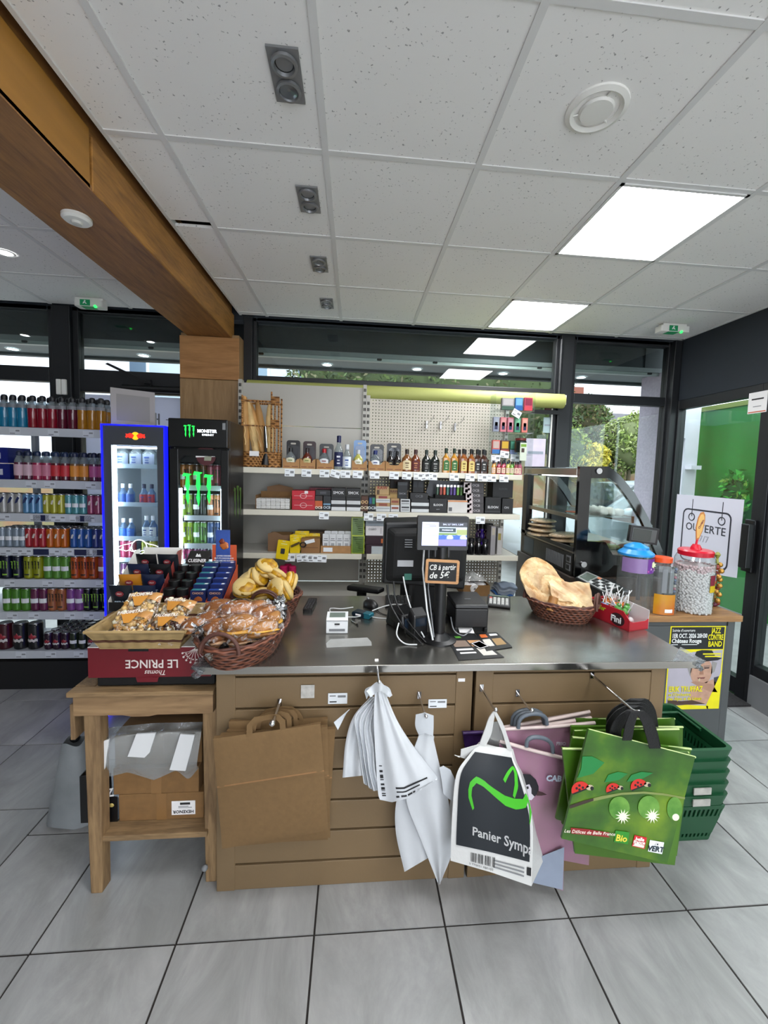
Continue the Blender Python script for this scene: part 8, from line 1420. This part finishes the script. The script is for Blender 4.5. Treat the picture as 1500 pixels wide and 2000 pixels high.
part('leaf_sign', MB().prism(sg_, -.002, .002, flat('#b5702c', .5)).prism([(.013+(a-.013)*.8, .51+(b-.51)*.85) for a, b in sg_], -.0028, -.002, flat('#d8a85c', .5)), t); text('Choco', .017, flat('#7a2c1c'), t, front(.014, -.0032, .515) @ Matrix.Rotation(1.2, 4, 'Z'), .03); text('Balls', .015, flat('#7a2c1c'), t, front(.026, -.0032, .535) @ Matrix.Rotation(1.2, 4, 'Z'), .03)
q = at(1285, 1190, 2.27); t = thing('candy_jar', 'nearly empty clear jar with orange lid and orange label', 'jar', (q.x, 2.27, ZW)); R = .088
part('jar_wall', MB().lathe([(R*.92, 0), (R, .01), (R, .25), (R*.92, .285), (R*.6, .295), (R*.58, .305)], JAR, 8, cap=False, sm=False), t); part('orange_lid', MB().lathe([(R*.62, .298), (R*.63, .325), (0, .327)], flat('#e0501c', .3), 24), t)
OG = M('orange_label', '#b9521c', .4, noise=(4, .3), col2='#c9a01c'); part('label', MB().grid(lambda u, v: ((R+.001)*math.sin(-.95+1.35*u), -(R+.001)*math.cos(-.95+1.35*u), .004+.118*v), 8, 3, OG).grid(lambda u, v: ((R+.002)*math.sin(-.3+.5*u), -(R+.002)*math.cos(-.3+.5*u), .018+.02*v), 3, 1, PAPER), t)
for a in (-.55, -.1, .75): part('grey_panel_strip', MB().grid(lambda u, v, a=a: ((R-.004)*math.sin(a+.3*u), -(R-.004)*math.cos(a+.3*u), .13+.14*v), 3, 1, GL('grey_strip', '#a9adb2', .1, 1.4, .5)), t)
for k in range(9): part('gumball', MB().ball((.042, -.062, .135+.0165*k), .0082, flat(('#6a7a9c', '#b97a8a', '#c9c4bc', '#4a4a6a')[k % 4], .3), n=8, k=6), t)
q = at(1234, 1190, 2.31); t = thing('candy_jar', 'empty clear jar with a tiered blue lid and purple label', 'jar', (q.x, 2.31, ZW)); R = .094
part('jar_wall', MB().lathe([(R*.92, 0), (R, .012), (R, .32), (R*.96, .335)], JAR, 28, cap=False), t); part('blue_lid', MB().lathe([(R*1.03, .33), (R*1.03, .342), (R*.72, .365), (R*.70, .378), (R*.45, .392), (R*.25, .40), (0, .402)], flat('#1f86c9', .3), 28), t)
PU = flat('#8a6fa0', .4); part('label', MB().grid(lambda u, v: ((R+.001)*math.sin(-1.4+2.8*u), -(R+.001)*math.cos(-1.4+2.8*u), .235+.085*v), 14, 2, PU).grid(lambda u, v: ((R+.002)*math.sin(.1+.9*u), -(R+.002)*math.cos(.1+.9*u), .235+.085*v), 8, 2, flat('#6a2c8a', .4)).prism([(.045+(.022 if k % 2 else .014)*math.cos(PI*k/8), .285+(.02 if k % 2 else .013)*math.sin(PI*k/8)) for k in range(16)][::-1], -.0865, -.078, flat('#d8dcb0', .4)), t)
for k in range(5): part('print_bubble', MB().ball((R*math.sin(.15+.2*k), -R*math.cos(.15+.2*k), .248+.012*(k % 2)), .008, flat(('#c95ca8', '#d8b4d4', '#a87cc4')[k % 3], .4), (1, .3, 1), 8, 5), t)
q = at(1394, 1170, 2.36); t = thing('chocolate_net', 'hanging bunch of gold foil chocolates beside the big pearl jar', 'chocolates', (q.x, 2.36, ZW)); GF = M('gold_foil', '#b5853c', .3, .6, noise=(30, .4))
for k in range(22): part('foil_ball', MB().ball((.024*math.cos(2.4*k), .024*math.sin(2.4*k), .018+.0115*k), .0165, GF if k % 4 else flat('#7a2418', .3), n=8, k=6), t)
part('tied_top', MB().lathe([(.01, .27), (.006, .30), (.016, .325), (.006, .34)], flat('#8a8a3c', .5), 8), t); part('ribbon', MB().ball((0, 0, .01), .022, flat('#5a1028', .4), (1, 1, .6), 8, 6), t)
# scale
t = thing('shop_scale', 'black shop scale with sloping keypad beside the pastry case', 'scale', (0, 0, 0)); K = [atz(1124, 1127, .99), atz(1181, 1158, .985), atz(1217, 1146, 1.0), atz(1144, 1114, 1.0)]
K = [Vector((v.x, min(v.y, 2.53), v.z)) for v in K]; dn = Vector((0, 0, .16)); part('keypad_body', MB().hexa([K[0], K[1], K[2], K[3]]+[Vector((v.x, v.y, ZW+.001)) for v in K], BLK), t, .003)
def kq(u, v): return K[0].lerp(K[1], u).lerp(K[3].lerp(K[2], u), v)
def pad(mb, u0, v0, u1, v1, m, h=.002): P = [kq(u0, v0), kq(u1, v0), kq(u1, v1), kq(u0, v1)]; mb.hexa([p+Vector((0, 0, h)) for p in P]+P, m)
e = MB(); pad(e, .04, .06, .96, .94, M('keypad_grey', '#8f9290', .5), .0012); part('keypad_face', e, t); e = MB(); pad(e, .08, .15, .38, .85, M('dim_screen', '#66736a', .15, coat=.5)); part('screen', e, t)
for i in range(5):
    for j in range(4): e = MB(); pad(e, .42+.105*i, .12+.2*j, .42+.105*i+.085, .12+.2*j+.16, flat('#c97f5c') if (i, j) == (0, 3) else (flat('#17181a'), flat('#b9bcbb'))[(i+j) % 3 == 0], .004); part('key', e, t)
part('platform', MB().prism([(1.43, 2.30), (1.60, 2.24), (1.68, 2.5), (1.5, 2.52)], .945, .953, M('scale_pan', '#5a5c5c', .35, .8), 'z'), t); q = at(1258, 1046, 2.46)
part('display_pole', MB().cyl((q.x, 2.475, ZW), (q.x, 2.475, q.z), .012, BLK, 10), t); part('display_head', MB(T=Matrix.Translation((q.x, 2.46, q.z)) @ Matrix.Rotation(.10, 4, 'Y') @ Matrix.Rotation(-.2, 4, 'Z')).box(-.085, -.0, -.05, .085, .035, .055, BLK).box(-.072, -.0015, -.038, .072, 0, .042, M('dim_grey_edge', '#4a4d4c', .4)).box(-.066, -.003, -.032, .04, -.001, .036, M('dark_lcd', '#1c2420', .1, coat=.6)), t, .003)
# pastry case
YC, YC2 = 2.56, 3.42; GB = M('glossy_black', '#08090a', .12, coat=.5); STN = M('stainless', '#a9a39a', .3, 1); CGL = GL('case_glass', '#f4f8f8', .0, 1.5); t = thing('pastry_case', 'black refrigerated pastry case with curved glass front', 'display case', (1.44, YC, .946)); o = Vector(t.location); tb_ = single('case_table', MB().box(1.42, 2.56, 0, 2.05, 3.45, .944, M('dark_oak', '#3a3029', .6, noise=(4, .2), stretch=(1, .3, 3))), 'dark wooden base cabinet under the pastry case', 'cabinet')
OUT = [(1190, 911), (1212, 929), (1240, 963), (1265, 1008), (1286, 1055), (1300, 1090)]; INN = [(1286, 1092), (1271, 1055), (1252, 1014), (1230, 978), (1206, 946), (1188, 933)]
for nm, pts in (('end_post', [(1122, 1128), (1133, 911), (1156, 911), (1147, 1060), (1146, 1128)]), ('end_top', [(1156, 911), (1190, 911), (1200, 919), (1190, 934), (1155, 934)]), ('end_arc', OUT+INN), ('end_base', [(1146, 1128), (1147, 1057), (1183, 1059), (1197, 1084), (1200, 1104), (1186, 1116)]), ('end_base', [(1200, 1104), (1197, 1084), (1300, 1090), (1296, 1112)])):
    me = plate(MB(), pts, YC, .03, GB, o).mesh(nm); part(nm, me, t); part(nm, me, t, loc=(0, YC2-YC, 0))
for x, y in ((1169, 920), (1139, 1102)): q = at(x, y, YC)-o; part('knob', MB().cyl((q.x, -.012, q.z), (q.x, 0, q.z), .019, CHROME, 18), t)
oc = [at(x, y, YC)-o for x, y in OUT]; D = YC2-YC; W_ = max(v.x for v in oc)
part('curved_glass', MB().grid(lambda u, v: Vector((0, .03+(D-.03)*u, 0))+Vector((lambda r: (r.x-.004, 0, r.z-.006))(oc[min(4, int(v*5))].lerp(oc[min(4, int(v*5))+1], v*5-min(4, int(v*5))))), 1, 10, CGL, .004), t)
part('roof', MB().box(-.005, .03, .665, .17, D, .712, STN), t, .003); part('base', MB().box(.0, .03, .0, W_-.05, D, .15, M('black_steel', '#1a1815', .35, .4)), t); part('added_case_light', MB().box(.12, .06, .655, .14, D-.06, .664, M('added_case_glow', '#ffffff', .4, emit=3)), t); part('floor_plate', MB().box(.01, .03, .15, W_-.03, D, .17, STN), t)  # the light strip under the roof is added to brighten the case inside
part('end_glass', MB().prism([(.03, .17), (W_-.06, .17), (W_-.1, .35), (.2, .66), (.03, .66)], .012, .017, CGL), t); part('sliding_glass', MB().box(.19, .06, .41, .194, D-.05, .66, CGL), t); part('door_rail', MB().box(0, .03, .165, .02, D, .19, BLK), t); part('far_post', MB().box(0, D-.06, .15, .03, D+.02, .66, BLK), t)
part('glass_shelf', MB().box(.03, .04, .395, .40, D-.03, .402, GL('shelf_glass', '#d8e6e2', .02, 1.5, .1)), t); part('shelf_rail', MB().box(.02, .04, .375, .035, D-.03, .402, STN).box(.40, .04, .36, .42, D-.03, .405, wood('shelf_wood', '#7a5436', '#4f3420', 9, 'Y')), t)
gr_ = MB()
for k in range(12): gr_.hexa([(-.003, .14+.022*k, .03), (-.003, .152+.022*k, .03), (-.003, .152+.022*k, .12), (-.003, .14+.022*k, .12), (0, .14+.022*k, .03), (0, .152+.022*k, .03), (0, .152+.022*k, .12), (0, .14+.022*k, .12)], GREYM)
part('vent_grille', gr_, t, kind='stuff'); part('control_panel', MB().box(-.003, .045, .03, 0, .10, .075, GREYM).box(-.003, .045, .085, 0, .10, .13, GREYM).box(-.005, .055, .04, -.003, .09, .068, BLK).box(-.005, .055, .094, -.003, .09, .12, BLK), t)
part('status_sheet', MB().box(-.002, .62, .02, 0, .80, .14, M('grey_notice', '#3f484c', .6)), t)
PB = M('pastry_beige', '#cbb28a', .6, noise=(10, .25), bump=(25, .2)); MER = M('meringue_white', '#d9d6cc', .7, bump=(30, .2)); gp_ = 'breads in the pastry case'
for k, (x, y, z, r, l) in enumerate(((.055, .60, .190, .13, 'lowest flatbread of the stack in the case'), (.055, .61, .225, .128, 'second flatbread of the stack in the case'), (.06, .62, .260, .12, 'third flatbread of the stack in the case'), (.065, .62, .296, .118, 'topmost wrapped flatbread of the stack in the case'), (.11, .33, .190, .13, 'lower flatbread in the near pile of the case'), (.10, .34, .226, .128, 'upper flatbread in the near pile of the case'))):
    e = thing('case_flatbread', l, 'flatbread', o+Vector((x, y, z)), 0, gp_, rot=(.03*(k % 3), -.05*(k > 3), k)); part('crust', MB().ball((0, 0, 0), r*.85, PB, (1, 1, .16), 22, 8, .03, seed=k), e); part('film', MB().ball((0, 0, .002), r*.87, FILMW, (1, 1, .18), 20, 8, .04, seed=k+9), e)
for k in range(9): i, j = k % 3, k//3; single('meringue', MB().ball((0, 0, .02), .036, MER, (1, .8, .75), 12, 8, .10, seed=k), '%s pale filled roll in the %s row on the case shelf' % (('left', 'middle', 'right')[i], ('near', 'second', 'far')[j]), 'pastry', o+Vector((.25+.055*i, .12+.10*j, .404)), k, 'pale rolls on the case shelf')
for k, (x, y, z, c_, l) in enumerate(((.10, .22, .41, '#a85a34', 'reddish pizza slice on the case shelf'), (.09, .12, .185, '#4a4638', 'dark bun on the case floor'), (.33, .13, .185, '#6a7038', 'green topped snack on the case floor'), (.44, .13, .185, '#7a4a34', 'brown pastry on the case floor at the curved glass'), (.38, .26, .185, '#8a5438', 'second brown pastry deeper in the case'))): single('pastry', MB().ball((0, 0, 0), .05, M('pastry_%d' % k, c_, .6, noise=(18, .35)), (1.1, 1, .4 if k else .12), 14, 8, .10, seed=k+70), l, 'pastry', o+Vector((x, y, z)), 0, 'snacks in the pastry case')
# door sign
t = thing('opening_sign', 'white opening hours sheet hung on the glass door', 'sign', (2.857, 3.135, 1.172), -PI/2); Sg = M('sign_sheet', '#d9d8e4', .7); SI = M('sign_ink', '#2f2f3a', .6)
part('sheet', MB().hexa([(-.322, 0, -.36), (.318, 0, -.29), (.32, 0, .296), (-.32, 0, .296), (-.322, .002, -.36), (.318, .002, -.29), (.32, .002, .296), (-.32, .002, .296)], Sg), t)
fr_o, fr_i = rr(-.235, -.265, .235, .185, .05), rr(-.222, -.252, .222, .172, .04); n = len(fr_o); part('frame_print', MB().put([(a, -.001, b) for a, b in fr_o]+[(a, -.001, b) for a, b in fr_i], [(k, (k+1) % n, (k+1) % n+n, k+n) for k in range(n)], SI), t)
for x in (-.14, .15): part('hanging_ring_print', MB().tube([(x+.03*math.cos(2*PI*k/18), -.001, .115+.03*math.sin(2*PI*k/18)) for k in range(18)], .004, SI, 5, closed=True).box(x-.003, -.0015, .12, x+.003, -.0005, .265, SI), t)
text('OUVERTE', .09, SI, t, front(0, -.0015, .03), .0); text('7/7', .075, M('outline_grey', '#a9a9b4', .6), t, front(.0, -.0015, -.055), .0); text('8:00 \u2013 20:00', .05, SI, t, front(0, -.0015, -.17), 0)

def rebase(t, p):
    p = Vector(p); d = p-Vector(t.location)
    for c in kids(t): c.data.transform(Matrix.Translation(-d))
    t.location = p
rebase(bpy.data.objects['shop_scale'], (1.48, 2.3, ZW)); rebase(bpy.data.objects['wrapped_trays'], (-.74, 1.6, .5))
